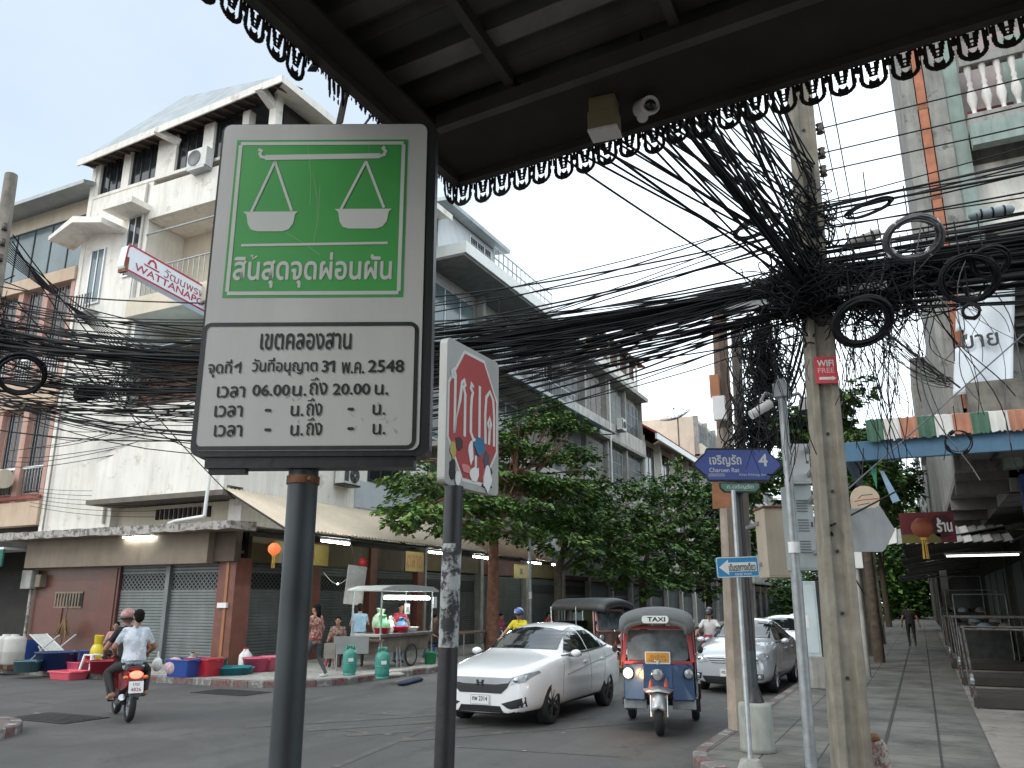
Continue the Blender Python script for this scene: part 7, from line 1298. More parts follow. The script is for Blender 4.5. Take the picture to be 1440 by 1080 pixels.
# ================================================================== PEOPLE
def seg_d(p, a, b):
    ab = b - a; t = max(0, min(1, (p - a).dot(ab) / max(ab.length_squared, 1e-9))); return (p - (a + ab * t)).length
def person(label, loc, rz, J, shirt, pants, shoe=None, hair='short', helmet=None, sleeve=.5, group=None, vox=.0125, shorts=False, sc=1., skirt=False):
    """J: hip, chest, head (centre), eL eR elbows, hL hR hands, kL kR knees, aL aR ankles, face direction; forward is +y"""
    t = thing('person', label, 'person', loc, rz, group); t.scale = (sc, sc, sc); V = {k: Vector(v) for k, v in J.items()}; shoe = shoe or M('dark_shoe', (.03, .027, .025), .7)
    hip, ch, hd = V['hip'], V['chest'], V['head']; up = (ch - hd * 0 - hip).normalized(); fw = V.get('face', Vector((0, 1, 0))).normalized(); side = V.get('side', Vector((1, 0, 0)))
    sh = ch + up * .13; nk = sh + (hd - sh) * .35
    segs = []; q = MB()
    def tb(pts, r, z): 
        q.tube(pts, r, skin, 12, True, True)
        for a, b, ra, rb in zip(pts, pts[1:], r, r[1:]): segs.append((Vector(a), Vector(b), (ra + rb) / 2, z))
    def ball(c, r): q.ell(c, r, skin, 12)
    mid = hip.lerp(sh, .45)
    for s_ in (-1, 1):
        o = side * s_
        tb([hip + o * .075 - up * .06, hip + o * .08 + up * .02, mid + o * .06, ch + o * .085, sh + o * .075, sh + o * .05 + up * .04], [.08, .115, .10, .115, .085, .05], 't')
        S_ = sh + o * .155 + up * .01; e, h = V['eL' if s_ < 0 else 'eR'], V['hL' if s_ < 0 else 'hR']
        tb([sh + o * .05, S_], [.075, .068], 't'); ball(S_, .066); m_ = S_.lerp(e, sleeve)
        tb([S_, m_], [.063, .056], 't'); tb([m_, e], [.05, .042], 'k'); ball(e, .043); tb([e, e.lerp(h, .5), h], [.043, .038, .028], 'k')
        # hand: palm, four fingers bent at the knuckle, thumb from the side
        d = (h - e).normalized(); n_ = d.cross(o * s_ + Vector((.01, .02, .3))).normalized(); b_ = d.cross(n_).normalized(); T = Matrix((b_, d, n_)).transposed().to_4x4(); T.translation = h
        q.ell((0, .045, 0), (.042, .055, .018), skin, 10, T); segs.append((h, h + d * .16, .03, 'k'))
        for i, (x, L) in enumerate(((-.031, .058), (-.010, .072), (.011, .07), (.031, .056))): q.tube([T @ Vector((x, .07, 0)), T @ Vector((x * 1.25, .09 + L * .4, -.006)), T @ Vector((x * 1.3, .09 + L * .75, -.026)), T @ Vector((x * 1.25, .09 + L * .8, -.044))], [.0105, .010, .0095, .008], skin, 6)
        q.tube([T @ Vector((.03, .02, 0)), T @ Vector((.058, .05, -.012)), T @ Vector((.062, .08, -.022))], [.013, .011, .009], skin, 6)
        H_ = hip + o * .09 - up * .04; k, a = V['kL' if s_ < 0 else 'kR'], V['aL' if s_ < 0 else 'aR']
        tb([H_, H_.lerp(k, .5), k], [.095, .08, .06], 'p'); ball(k, .06); sk = 'k' if shorts else 'p'
        tb([k, k.lerp(a, .3), a], [.058, .056, .036], sk); ft = V.get('fL' if s_ < 0 else 'fR', fw * .17 + Vector((0, 0, -.05))); f_ = Vector((fw.x, fw.y, 0)).normalized() if 'fL' not in V else None
        tb([a + Vector((0, 0, -.03)) - (ft.normalized() * .05), a + ft * .55 + Vector((0, 0, -.015)), a + ft + Vector((0, 0, .0))], [.04, .042, .03], 's')
    tb([sh + up * .02, nk, hd - Vector((0, 0, .06))], [.06, .054, .052], 'k')
    hz = Vector((0, 0, 1)); hx = fw.cross(hz).normalized(); TH = Matrix((hx, fw, hz)).transposed().to_4x4(); TH.translation = hd
    q.ell((0, -.01, .02), (.075, .094, .10), skin, 16, TH); q.ell((0, .022, -.05), (.055, .066, .07), skin, 14, TH); q.tube([TH @ Vector((0, .085, .025)), TH @ Vector((0, .108, -.015)), TH @ Vector((0, .085, -.025))], [.010, .017, .012], skin, 8); segs.append((hd - Vector((0, 0, .07)), hd + Vector((0, 0, .06)), .08, 'k'))
    for s_ in (-1, 1): q.ell((s_ * .078, -.005, 0), (.012, .022, .032), skin, 8, TH)
    o = q.build('body', None); rm = o.modifiers.new('r', 'REMESH'); rm.mode = 'VOXEL'; rm.voxel_size = vox; rm.use_smooth_shade = True; sm = o.modifiers.new('s', 'SMOOTH'); sm.factor = .4; sm.iterations = 2
    me = applied(o); remove(o); me.materials.clear()
    for m_ in (skin, shirt, pants, shoe): me.materials.append(m_)
    code = {'k': 0, 't': 1, 'p': 2, 's': 3}
    for p in me.polygons:
        c = p.center; best = min(segs, key=lambda s: seg_d(c, s[0], s[1]) / s[2]); p.material_index = code[best[3]]; p.use_smooth = True
    link('body', me, t, local=True)
    # shirt body as cloth of its own, a little proud of the trunk
    q = MB(); n = 16; rings = []
    for (f, w, d) in ((-.02, .185, .135), (.18, .178, .128), (.45, .172, .122), (.75, .198, .13), (.98, .19, .115), (1.06, .11, .085)):
        c = hip.lerp(sh, f); dd = side.cross(up).normalized(); rings.append([c + side * (w * math.cos(2 * math.pi * i / n)) + dd * (d * math.sin(2 * math.pi * i / n) * (1 + .06 * math.sin(i * 3.1 + f * 9))) for i in range(n)])
    vs = [p for r in rings for p in r]; q.add(vs, [(r * n + i, r * n + (i + 1) % n, (r + 1) * n + (i + 1) % n, (r + 1) * n + i) for r in range(len(rings) - 1) for i in range(n)], shirt, True); q.build('shirt', t, local=True)
    if skirt:
        q = MB(); k = (V['kL'] + V['kR']) / 2; rr = []
        for (f, w) in ((-.1, .19), (.4, .23), (1.0, .27)): c = hip.lerp(k, f); rr += [c + Vector((w * math.cos(2 * math.pi * i / n), w * .8 * math.sin(2 * math.pi * i / n), 0)) for i in range(n)]
        q.add(rr, [(r * n + i, r * n + (i + 1) % n, (r + 1) * n + (i + 1) % n, (r + 1) * n + i) for r in range(2) for i in range(n)], pants, True); q.build('skirt', t, local=True)
    if helmet:
        q = MB(); q.ell((0, -.01, .045), (.125, .145, .125), helmet, 18, TH); ho = q.build('helmet', t, local=True); q = MB(); q.lathe([(.10, -.02), (.134, -.02), (.134, .03), (.10, .03)], blackpaint, 18, TH @ Matrix.Translation((0, -.01, .0)) @ Matrix.Diagonal((.93, 1.07, 1, 1))); q.build('trim', ho, local=True)
    elif hair:
        q = MB(); q.ell((0, -.025, .045), (.086, .098, .092), hairm, 16, TH); q.ell((0, -.065, -.0), (.078, .06, .085), hairm, 14, TH)
        if hair == 'long': q.ell((0, -.085, -.10), (.08, .045, .16), hairm, 12, TH)
        if hair == 'bun': q.ell((0, -.12, .05), (.045, .045, .045), hairm, 10, TH)
        q.build('hair', t, local=True)
    q = MB()
    for s_ in (-1, 1): q.ell((s_ * .031, .082, .012), (.012, .008, .007), hairm, 8, TH); q.tube([TH @ Vector((s_ * .018, .086, .034)), TH @ Vector((s_ * .046, .078, .032))], .004, hairm, 5)
    q.tube([TH @ Vector((-.022, .083, -.055)), TH @ Vector((.022, .083, -.055))], .005, M('lip_red', (.25, .08, .07), .5), 5); q.build('eyes_and_mouth', t, local=True)
    return t
def stand(la=((-.24, .02, 1.12), (-.25, .12, .88)), ra=((.24, .02, 1.12), (.25, .12, .88)), stride=0., lean=0., face=(0, 1, 0)):
    return dict(hip=(0, 0, .90), chest=(0, lean * .5, 1.22), head=(0, lean + .03, 1.56), eL=la[0], hL=la[1], eR=ra[0], hR=ra[1], kL=(-.10, .03 + stride * .55, .49), aL=(-.10, stride * .95, .09), kR=(.10, .05 - stride * .35, .49), aR=(.10, -stride * 1.0, .09 + abs(stride) * .12), face=face)
def sit(h=.45, la=((-.25, .10, .30), (-.2, .3, .22)), ra=((.25, .10, .30), (.2, .3, .22)), lean=.05, face=(0, 1, 0), spread=.14, fz=.0):
    f = lambda p: (p[0], p[1], p[2] + h)
    return dict(hip=(0, 0, h + .09), chest=(0, lean, h + .42), head=(0, lean * 1.8 + .03, h + .76), eL=f(la[0]), hL=f(la[1]), eR=f(ra[0]), hR=f(ra[1]), kL=(-spread, .40, h + .06), aL=(-spread, .38, max(.09, h - .36) + fz), kR=(spread, .40, h + .06), aR=(spread, .38, max(.09, h - .36) + fz), face=face)
C = lambda n, c, **k: M(n, c, .85, var=k.get('var', .15), scale=k.get('scale', 9.), patch=k.get('patch', 0), pcol=k.get('pcol'))
jean = C('dark_trousers', (.025, .026, .032)); jeanb = C('blue_jeans', (.06, .08, .13)); blk = C('black_cloth', (.022, .021, .022))
rz = R_(60); bx, by = MBK.x - .62 * math.sin(rz), MBK.y + .62 * math.cos(rz)
pj = dict(hip=(0, -.50, .93), chest=(0, -.43, 1.26), head=(.02, -.36, 1.62), eL=(-.30, -.38, 1.15), hL=(-.24, -.16, 1.02), eR=(.33, -.34, 1.14), hR=(.26, -.12, 1.02), kL=(-.30, -.12, .76), aL=(-.25, -.42, .44), kR=(.30, -.12, .76), aR=(.25, -.42, .44), face=(-.1, 1, 0))
person('back passenger in a printed white T-shirt with black hair on the red motorbike', (bx, by, 0), rz, pj, C('white_printed_shirt', (.62, .66, .70), patch=.55, pcol=(.40, .45, .50), scale=3.), blk, skin, sleeve=.62)
dj = dict(hip=(0, -.06, .92), chest=(-.03, .0, 1.26), head=(-.08, .05, 1.60), eL=(-.36, .10, 1.10), hL=(-.34, .24, 1.0), eR=(.34, .12, 1.1), hR=(.34, .24, 1.0), kL=(-.26, .30, .70), aL=(-.22, .06, .36), kR=(.26, .30, .70), aR=(.22, .06, .36))
person('front rider in dark clothes with a pinkish helmet on the red motorbike', (bx, by, 0), rz, dj, blk, blk, skin, helmet=M('pinkish_helmet', (.36, .16, .14), .35, coat=.5))
q = MB(); q.ell((0, 0, 0), (.09, .08, .12), plastw, 10); q.tube([(0, 0, .1), (0, 0, .22)], [.03, .01], plastw, 6); o = q.build('plastic_bag', loc=(bx + .10, by + .52, .82)); tag(o, 'white plastic bag held beside the red motorbike riders', 'bag')
yj = dict(hip=(0, -.30, .90), chest=(0, -.22, 1.23), head=(0, -.15, 1.58), eL=(-.32, .0, 1.12), hL=(-.34, .24, 1.0), eR=(.32, .0, 1.12), hR=(.34, .24, 1.0), kL=(-.26, .1, .70), aL=(-.22, -.1, .36), kR=(.26, .1, .70), aR=(.22, -.1, .36))
person('rider in a yellow shirt and blue helmet left of the white sedan', (MB2.x, MB2.y, 0), R_(182), yj, C('yellow_shirt', (.62, .50, .02), patch=.25, pcol=(.1, .12, .05)), blk, helmet=M('blue_helmet', (.03, .08, .30), .25, coat=.6, patch=.3, pcol=(.5, .5, .55)))
person('rider in a white shirt and dark helmet between the tuk-tuk and silver sedan', (MB3.x, MB3.y, 0), R_(186), yj, C('plain_white_shirt', (.55, .53, .52)), jean, helmet=M('dark_helmet', (.03, .03, .035), .3, coat=.5))
# seated vendor by the tubs
p = gz(158, 938, .15); person('woman in a pink blouse seated among the tubs by the brown wall', (p.x, p.y, .15), R_(-140), sit(.32, ((-.26, .15, .32), (-.25, .40, .42)), ((.26, .12, .30), (.2, .34, .3)), .06), C('pink_blouse', (.50, .26, .24)), jean, skin, 'bun')
p = gz(440, 955, .15); person('woman in a red floral blouse walking with a bag behind the post', (p.x, p.y, .15), R_(95), stand(((-.22, .10, 1.1), (-.2, .22, .92)), ((.22, -.05, 1.12), (.24, .06, .86)), .28), C('red_floral_blouse', (.26, .05, .05), patch=.5, pcol=(.42, .30, .22)), C('grey_trousers', (.07, .07, .075)), C('pale_shoe', (.55, .52, .48)), 'long')
p = Vector((-13.9, 16.7, .15)); q = MB(); q.prism(rrect(-.13, -.17, .13, .17, .03), -.05, .05, M('grey_cloth_bag', (.24, .22, .19), .9, var=.2), frame(onD(464, 915, 19.6), (.9, .44, 0), (0, 0, 1))); cc = onD(464, 915, 19.6); q.tube([cc + Vector((-.08, -.03, .15)), cc + Vector((0, 0, .34)), cc + Vector((.08, .03, .15))], .008, black, 5); tag(q.build('shopping_bag'), 'grey cloth shopping bag carried by the woman in red', 'bag')
p = Vector((-14.9, 19.2, .15)); person('customer in a patterned top seated at the food cart table', (p.x, p.y, .15), R_(-150), sit(.45, ((-.26, .12, .22), (-.12, .34, .38)), ((.26, .12, .22), (.12, .34, .38)), .08), C('patterned_top', (.30, .20, .16), patch=.5, pcol=(.07, .05, .05)), jean, hair='short')
p = Vector((-14.1, 19.1, .15)); person('person in a pale blue shirt bending beside the food cart', (p.x, p.y, .15), R_(40), stand(((-.24, .22, 1.12), (-.15, .45, 1.0)), ((.24, .22, 1.12), (.15, .45, 1.0)), .05, .22), C('pale_blue_shirt', (.22, .33, .42)), jean)
p = Vector((-14.1, 21.0, .15)); person('vendor in a red shirt behind the food cart counter', (p.x, p.y, .15), R_(-120), stand(((-.24, .2, 1.15), (-.15, .42, 1.05)), ((.24, .2, 1.15), (.15, .42, 1.05)), 0, .15), C('red_shirt', (.36, .03, .05)), C('blue_apron', (.08, .16, .28)), hair='short')
p = Vector((-13.9, 27.2, .15)); person('seated person in a magenta top beyond the yellow rider', (p.x, p.y, .15), R_(-100), sit(.45), C('magenta_top', (.40, .05, .12)), jeanb, hair='long'); p = Vector((-13.4, 26.1, .15)); person('seated person in a blue shirt beside the reddish tree trunk', (p.x, p.y, .15), R_(120), sit(.45), C('blue_shirt', (.05, .09, .32)), jean); p = Vector((-14.4, 23.4, .15)); person('seated diner in brown left of the yellow rider', (p.x, p.y, .15), R_(-90), sit(.45), C('brown_shirt', (.14, .07, .05)), jean)
p = Vector((-13.5, 30.6, .15)); person('person in a red top at the far stalls under the second tree', (p.x, p.y, .15), R_(-80), sit(.48), C('bright_red_top', (.45, .05, .05)), jean)
p = gz(1284, 909, .15); person('person in dark clothes walking away on the right footway', (p.x, p.y, .15), R_(6), stand(((-.27, .0, 1.12), (-.30, .08, .86)), ((.27, -.02, 1.12), (.32, -.02, .88)), .12), blk, blk, hair='short')
# ================================================================== TREES
def leafm(n, c): return M(n, c, .55, var=.30, scale=1.2, spec=.35)
lv = [leafm('leaf_dark', (.036, .088, .020)), leafm('leaf_mid', (.078, .16, .032)), leafm('leaf_bright', (.15, .25, .045)), leafm('leaf_yellowish', (.21, .26, .06))]
def tree(label, base, tpts, rads, clumps, nleaf, ls, seed, mats=lv, w=(.4, .34, .18, .08), barkm=bark, flat=.35, name='street_tree'):
    t = thing(name, label, 'tree', base); r = random.Random(seed); q = MB(); q.tube(tpts, rads, barkm, 12)
    top = Vector(tpts[-1])
    for (c, s_, k) in clumps:
        a = Vector(tpts[-1 - (1 if r.random() < .4 and len(tpts) > 2 else 0)]); b = Vector(c); m_ = a.lerp(b, .5) + Vector((r.uniform(-.3, .3), r.uniform(-.3, .3), r.uniform(-.1, .4))); q.tube([a, m_, b], [rads[-1] * .55, rads[-1] * .35, .02], barkm, 6)
        for j in range(4):
            e = b + Vector((r.uniform(-1, 1) * s_[0], r.uniform(-1, 1) * s_[1], r.uniform(-.5, .5) * s_[2])) * .8; q.tube([m_, b.lerp(e, .5), e], [.03, .018, .008], barkm, 4)
    q.build('trunk', t)
    vs, fs, mi = [], [], []; tot = sum(k for (_, _, k) in clumps)
    for (c, s_, k) in clumps:
        n = int(nleaf * k / tot); c = Vector(c); tone = r.uniform(-.12, .2)
        # twig sprays inside the clump
        sprays = []
        for _ in range(max(6, n // 26)):
            while True:
                d = Vector((r.uniform(-1, 1), r.uniform(-1, 1), r.uniform(-1, 1)))
                if d.length < 1 and d.length > r.random() * .85: break
            sprays.append((c + Vector((d.x * s_[0], d.y * s_[1], d.z * s_[2])), Vector((d.x, d.y, r.uniform(-.25, .25))).normalized(), d))
        for i in range(n):
            p, dr, d = sprays[i % len(sprays)]; sd = Vector((-dr.y, dr.x, 0)).normalized(); p = p + dr * r.uniform(-.38, .38) + sd * r.uniform(-.20, .20) + Vector((0, 0, r.gauss(0, .07)))
            a = dr * r.uniform(.3, 1) + sd * r.uniform(-1, 1) + Vector((0, 0, r.uniform(-.6, .15))); a.normalize(); nn = Vector((r.gauss(0, flat), r.gauss(0, flat), 1)).normalized(); b = a.cross(nn).normalized(); L = ls * r.uniform(.7, 1.3); wd = L * .30; o = len(vs); dn = a.cross(b) * (L * .10)
            if dn.z > 0: dn = -dn
            vs += [p, p + a * L * .55 + b * wd - dn * .3, p + a * L + dn, p + a * L * .55 - b * wd - dn * .3]; fs += [(o, o + 1, o + 2), (o, o + 2, o + 3)]
            x = r.random() - tone * .5
            m_ = 0 if x < w[0] else 1 if x < w[0] + w[1] else 2 if x < w[0] + w[1] + w[2] else 3
            mi += [m_, m_]
    me = bpy.data.meshes.new('crown'); me.from_pydata([tuple(v) for v in vs], [], fs)
    for m_ in mats: me.materials.append(m_)
    me.polygons.foreach_set('material_index', mi); me.update(); link('crown', me, t); return t
def blob(c, R, k, seed, sz=(1., 1., .5)):
    r = random.Random(seed); out = []
    for _ in range(k):
        d = Vector((r.gauss(0, .55), r.gauss(0, .55), r.gauss(0, .5))); s_ = r.uniform(.5, 1.); out.append((Vector(c) + Vector((d.x * R[0], d.y * R[1], d.z * R[2])), (sz[0] * s_, sz[1] * s_, sz[2] * s_), s_ * s_))
    return out
redbark = M('reddish_bark', (.20, .095, .06), .9, var=.35, scale=6., bump=.5)
XT = -13.5
def px(x, y, dx=0): p = onX(x, y, XT + dx); return p
# first: layered tiers of foliage
cl = []
for (x, y, w, dep) in ((770, 590, 1.3, 0), (730, 600, 1.2, 0), (800, 605, .9, .6), (700, 625, 1.3, -.6), (745, 640, 1.6, 0), (810, 640, 1.1, .6), (690, 670, 1.4, -.5), (740, 680, 1.6, 0), (790, 685, 1.3, .8), (620, 690, 1.4, -.4), (590, 680, .9, 0), (600, 715, 1.3, .4), (660, 710, 1.5, .2), (720, 715, 1.5, .6), (770, 725, 1.1, .2), (690, 745, 1.1, .6), (650, 740, 1.0, 1.0), (735, 752, .9, .2), (820, 660, .8, 0), (585, 730, .9, .8), (760, 570, .7, .2), (570, 650, .5, .3)): cl.append((px(x, y, dep), (w, w * 1.15, .30), w * w))
tb = Vector((XT, 25.9, .1))
tree('layered green tree with a reddish trunk right of the stop sign', tb, [tb, tb + Vector((.02, .05, 2)), tb + Vector((.05, .0, 4.2)), tb + Vector((0, .3, 6.3))], [.26, .21, .17, .09], cl, 15000, .23, 1, barkm=redbark, w=(.30, .34, .24, .12))
# second and further trees of the left kerb
c2 = []
for (x, y, w, dep) in ((800, 705, 1.3, 0), (850, 690, 1.4, .4), (830, 735, 1.6, .6), (880, 720, 1.6, 0), (800, 760, 1.2, .9), (860, 765, 1.7, .3), (905, 690, 1.2, .3), (790, 735, 1., .2), (850, 790, 1.3, 1.), (880, 805, 1.2, .5), (900, 750, 1.4, .5), (820, 690, 1., 0)): c2.append((px(x, y, dep), (w * 1.1, w * 1.5, .6), w * w))
tb = Vector((XT, 31.8, .1)); tree('dark green tree with a thin grey-brown trunk left of the street name sign', tb, [tb, tb + Vector((0, .1, 3)), tb + Vector((.1, 1.5, 5.5))], [.2, .16, .1], c2, 11000, .26, 2)
c3 = []
for (x, y, w, dep) in ((930, 690, 1.8, 0), (970, 700, 1.8, .5), (1000, 720, 1.9, .8), (940, 735, 2., .5), (985, 760, 2.1, 1.), (930, 780, 2., 1.), (960, 800, 2., 1.2), (1010, 690, 1.4, 0), (1005, 790, 1.8, 1.5), (915, 815, 1.4, 1.2), (985, 820, 1.7, 1.6), (955, 665, 1.2, 0), (1010, 750, 1.6, 1.)): c3.append((px(x, y, dep), (w * 1.2, w * 1.9, .85), w * w))
tb = Vector((XT, 43.5, .1)); tree('bushy green tree behind the street name sign', tb, [tb, tb + Vector((0, .1, 3)), tb + Vector((.1, 2, 5.5))], [.22, .18, .1], c3, 12000, .33, 3)
tb = Vector((XT - .2, 60, .1)); tree('far dark tree on the left kerb behind the weathered poles', tb, [tb, tb + Vector((0, .1, 4)), tb + Vector((.1, 1, 6.5))], [.25, .2, .1], blob(tb + Vector((.8, 0, 6)), (2.8, 4.5, 2.6), 16, 5, (1.6, 2.2, 1.1)), 7000, .42, 4)
# right kerb trees: dark crowns over the parked cars
for i, (x, y, h, c, R, n, ls, lab) in enumerate(((-2.35, 30.0, 6.4, (-3.0, 30.5, 7.2), (1.5, 2.4, 1.5), 8000, .28, 'dark tree over the parked cars just right of the street name sign'), (-1.75, 40.0, 5.6, (-.9, 40, 7.2), (1.3, 2.4, 1.7), 6000, .3, 'leaning dark tree trunk on the right footway near the walking person'), (-2.3, 52, 7, (-3.2, 53, 7.5), (2.4, 4, 2.4), 6000, .4, 'farther dark tree on the right kerb'), (-2.3, 68, 7, (-3.4, 70, 7.5), (3., 5, 2.8), 5000, .5, 'farthest dark tree on the right kerb'))):
    tb = Vector((x, y, .1)); ln = Vector((-.75, -1.2, 0)) if i == 1 else Vector((-.1, 0, 0)); tree(lab, tb, [tb, tb + ln * .5 + Vector((0, 0, h * .45)), tb + ln + Vector((0, 0, h * .8))], [.22, .19, .1], blob(c, R, 15, 20 + i, (1.1 + .2 * i, 1.5 + .2 * i, .7 + .1 * i)), n, ls, 30 + i, w=(.55, .30, .12, .03))
tb = Vector((-1.95, 38.6, .1)); q = None
tb = Vector((-1.2, 20, .1))
tree('small dark leafy top peeping over the blue beam end', Vector((-1.3, 27.5, .1)), [Vector((-1.3, 27.5, .1)), Vector((-1.3, 27.5, 4)), Vector((-1.2, 27.4, 6.2))], [.16, .13, .06], [(onY(1200, 622, 27), (.7, .8, .25), .6), (onY(1190, 640, 27), (.8, .8, .5), 1.1), (onY(1215, 672, 27), (1., .9, .5), 1.2), (onY(1190, 690, 27), (.8, .9, .6), 1)], 3400, .22, 50, w=(.6, .28, .1, .02))
# dense belt far away, closing the street
q = MB(); r = random.Random(60); vs, fs, mi = [], [], []
for i in range(22000):
    x = r.uniform(-16, 1) if i % 3 else r.uniform(-4, 1); y = 100 + r.uniform(0, 26); z = abs(r.gauss(0, 3.4 if x < -5 else 6)) + .6
    if z > (8.5 if x < -5 else 15) + 2 * math.sin(x * .7) or (-11 < x < -4 and z < 3): continue
    p = Vector((x, y, z)); a = Vector((r.uniform(-1, 1), r.uniform(-1, 1), r.uniform(-.6, .3))).normalized(); b = Vector((r.gauss(0, .5), r.gauss(0, .5), 1)).cross(a).normalized(); L = r.uniform(.5, .9); o = len(vs); vs += [p, p + a * L * .5 + b * L * .3, p + a * L, p + a * L * .5 - b * L * .3]; fs.append((o, o + 1, o + 2, o + 3)); mi.append(r.choice([0, 0, 0, 1, 1, 2]))
me = bpy.data.meshes.new('tree_belt'); me.from_pydata([tuple(v) for v in vs], [], fs); [me.materials.append(m_) for m_ in lv]; me.polygons.foreach_set('material_index', mi); o = link('tree_belt', me); tag(o, 'distant mass of dark street trees closing the view', 'trees', kind='stuff')
t = thing('street_lamp', 'thin grey lamp post between the reddish trunk and the second tree', 'lamp post', (-12.9, 28.3, .15)); q = MB(); q.tube([(-12.9, 27.8, .14), (-12.9, 27.8, 4.2)], .055, galv, 10); q.build('post', t); q = MB(); q.tube([(-12.9, 27.8, 2.0), (-12.9, 27.8, 2.25)], .06, plastw, 10); q.build('band', t)
# ================================================================== STREET STALL THINGS, LEFT
ct = thing('food_cart', 'steel food cart with a lit fluorescent tube and red tubs of food', 'food cart', (-13.4, 19.8, .15))
A, B = Vector((-13.05, 18.55, .15)), Vector((-13.05, 21.2, .15)); T = frame(A, B - A, (0, 0, 1)); Lc = (B - A).length   # x along the kerb, y up, z toward the street
st = M('cart_steel', (.34, .34, .33), .35, .7, var=.2, scale=5., streak=.2)
q = MB(); q.box((0, .82, -.95), (Lc, .90, .05), st, T); q.box((.1, .40, -.85), (Lc - .1, .82, -.05), M('cart_worn_panel', (.20, .16, .13), .6, .2, var=.3, streak=.5), T); q.build('counter', ct, bevel=.008)
q = MB()
for (x, z) in ((.03, -.92), (.03, .02), (Lc - .03, -.92), (Lc - .03, .02)): q.tube([T @ Vector((x, 0.0, z)), T @ Vector((x, 2.02, z))], .026, galv, 8)
q.tube([T @ Vector((.9, .0, .0)), T @ Vector((.95, .82, -.1))], .02, galv, 6); q.tube([T @ Vector((1.1, .0, .0)), T @ Vector((1.05, .82, -.1))], .02, galv, 6); q.build('frame_post', ct)
q = MB(); q.prism([(-.15, 2.02), (-.15, 2.06), (.3, 2.16), (Lc * .5, 2.20), (Lc - .2, 2.16), (Lc + .12, 2.06), (Lc + .12, 2.02)], -1.0, .15, M('cart_roof_sheet', (.50, .52, .50), .5, .3, var=.1), T); q.build('roof', ct)
q = MB(); q.box((.12, 1.86, -.02), (Lc - .2, 1.92, .03), plastw, T); q.build('lamp_housing', ct); q = MB(); q.tube([T @ Vector((.15, 1.83, .03)), T @ Vector((Lc - .24, 1.83, .03))], .032, tube_on, 8); q.build('strip_light', ct)
q = MB(); c = T @ Vector((1.55, .30, .02)); X_ = frame(c, T.col[0].xyz, (0, 0, 1)); q.lathe([(.26, -.02), (.30, -.02), (.31, 0), (.30, .02), (.26, .02)], tyrem, 28, X_); [q.bar(c, c + Vector((0, .27 * math.cos(a * .524), .27 * math.sin(a * .524))), .008, .008, galv) for a in range(12)]; q.lathe([(.25, -.01), (.27, 0), (.25, .01)], galv, 28, X_); q.build('wheel', ct)
def tub(label, c, R, h, mt, cat='tub', flare=1.15, grp=None, n=20, rim=True, sq=False, name='plastic_tub'):
    t = thing(name, label, cat, c, group=grp); q = MB(); X_ = Matrix.Translation(c)
    if sq:
        a = [(p[0], p[1]) for p in rrect(-R, -R * .7, R, R * .7, .05, 3)]; m = len(a); vs = []
        for (z, s_) in ((0, .85), (h, 1.), (h, 1.05), (h - .03, 1.06), (h - .03, 1.0), (h, .95), (.02, .8)): vs += [(x * s_, y * s_, z) for (x, y) in a]
        q.add(vs, [(k * m + i, k * m + (i + 1) % m, (k + 1) * m + (i + 1) % m, (k + 1) * m + i) for k in range(6) for i in range(m)], mt, False, X_); q.add(vs[:m], [tuple(reversed(range(m)))], mt, False, X_); q.add(vs[-m:], [tuple(range(m))], mt, False, X_)
    else: q.lathe([(0, 0), (R / flare, 0), (R, h), (R * 1.06, h), (R * 1.06, h - .02), (R * 1.0, h - .025), (R * .97, h - .02), (R / flare * .97, .02), (0, .02)], mt, n, X_)
    q.build('body', t); q = MB()
    for s_ in (-1, 1): q.tube([(c[0] + s_ * R * 1.04, c[1] - .05, c[2] + h * .9), (c[0] + s_ * R * 1.16, c[1], c[2] + h * .88), (c[0] + s_ * R * 1.04, c[1] + .05, c[2] + h * .9)], .012, mt, 6)
    q.build('handle', t); return t
P_ = lambda n, c: M(n, c, .35, var=.08, spec=.5)
pr, pbl, ppk, pte, pyl, pgr, pdb = P_('plastic_red', (.42, .02, .035)), P_('plastic_blue', (.02, .06, .26)), P_('plastic_pink', (.60, .10, .18)), P_('plastic_teal', (.03, .22, .24)), P_('plastic_yellow', (.62, .48, .02)), P_('plastic_green', (.03, .25, .11)), P_('plastic_dark_blue', (.02, .045, .13))
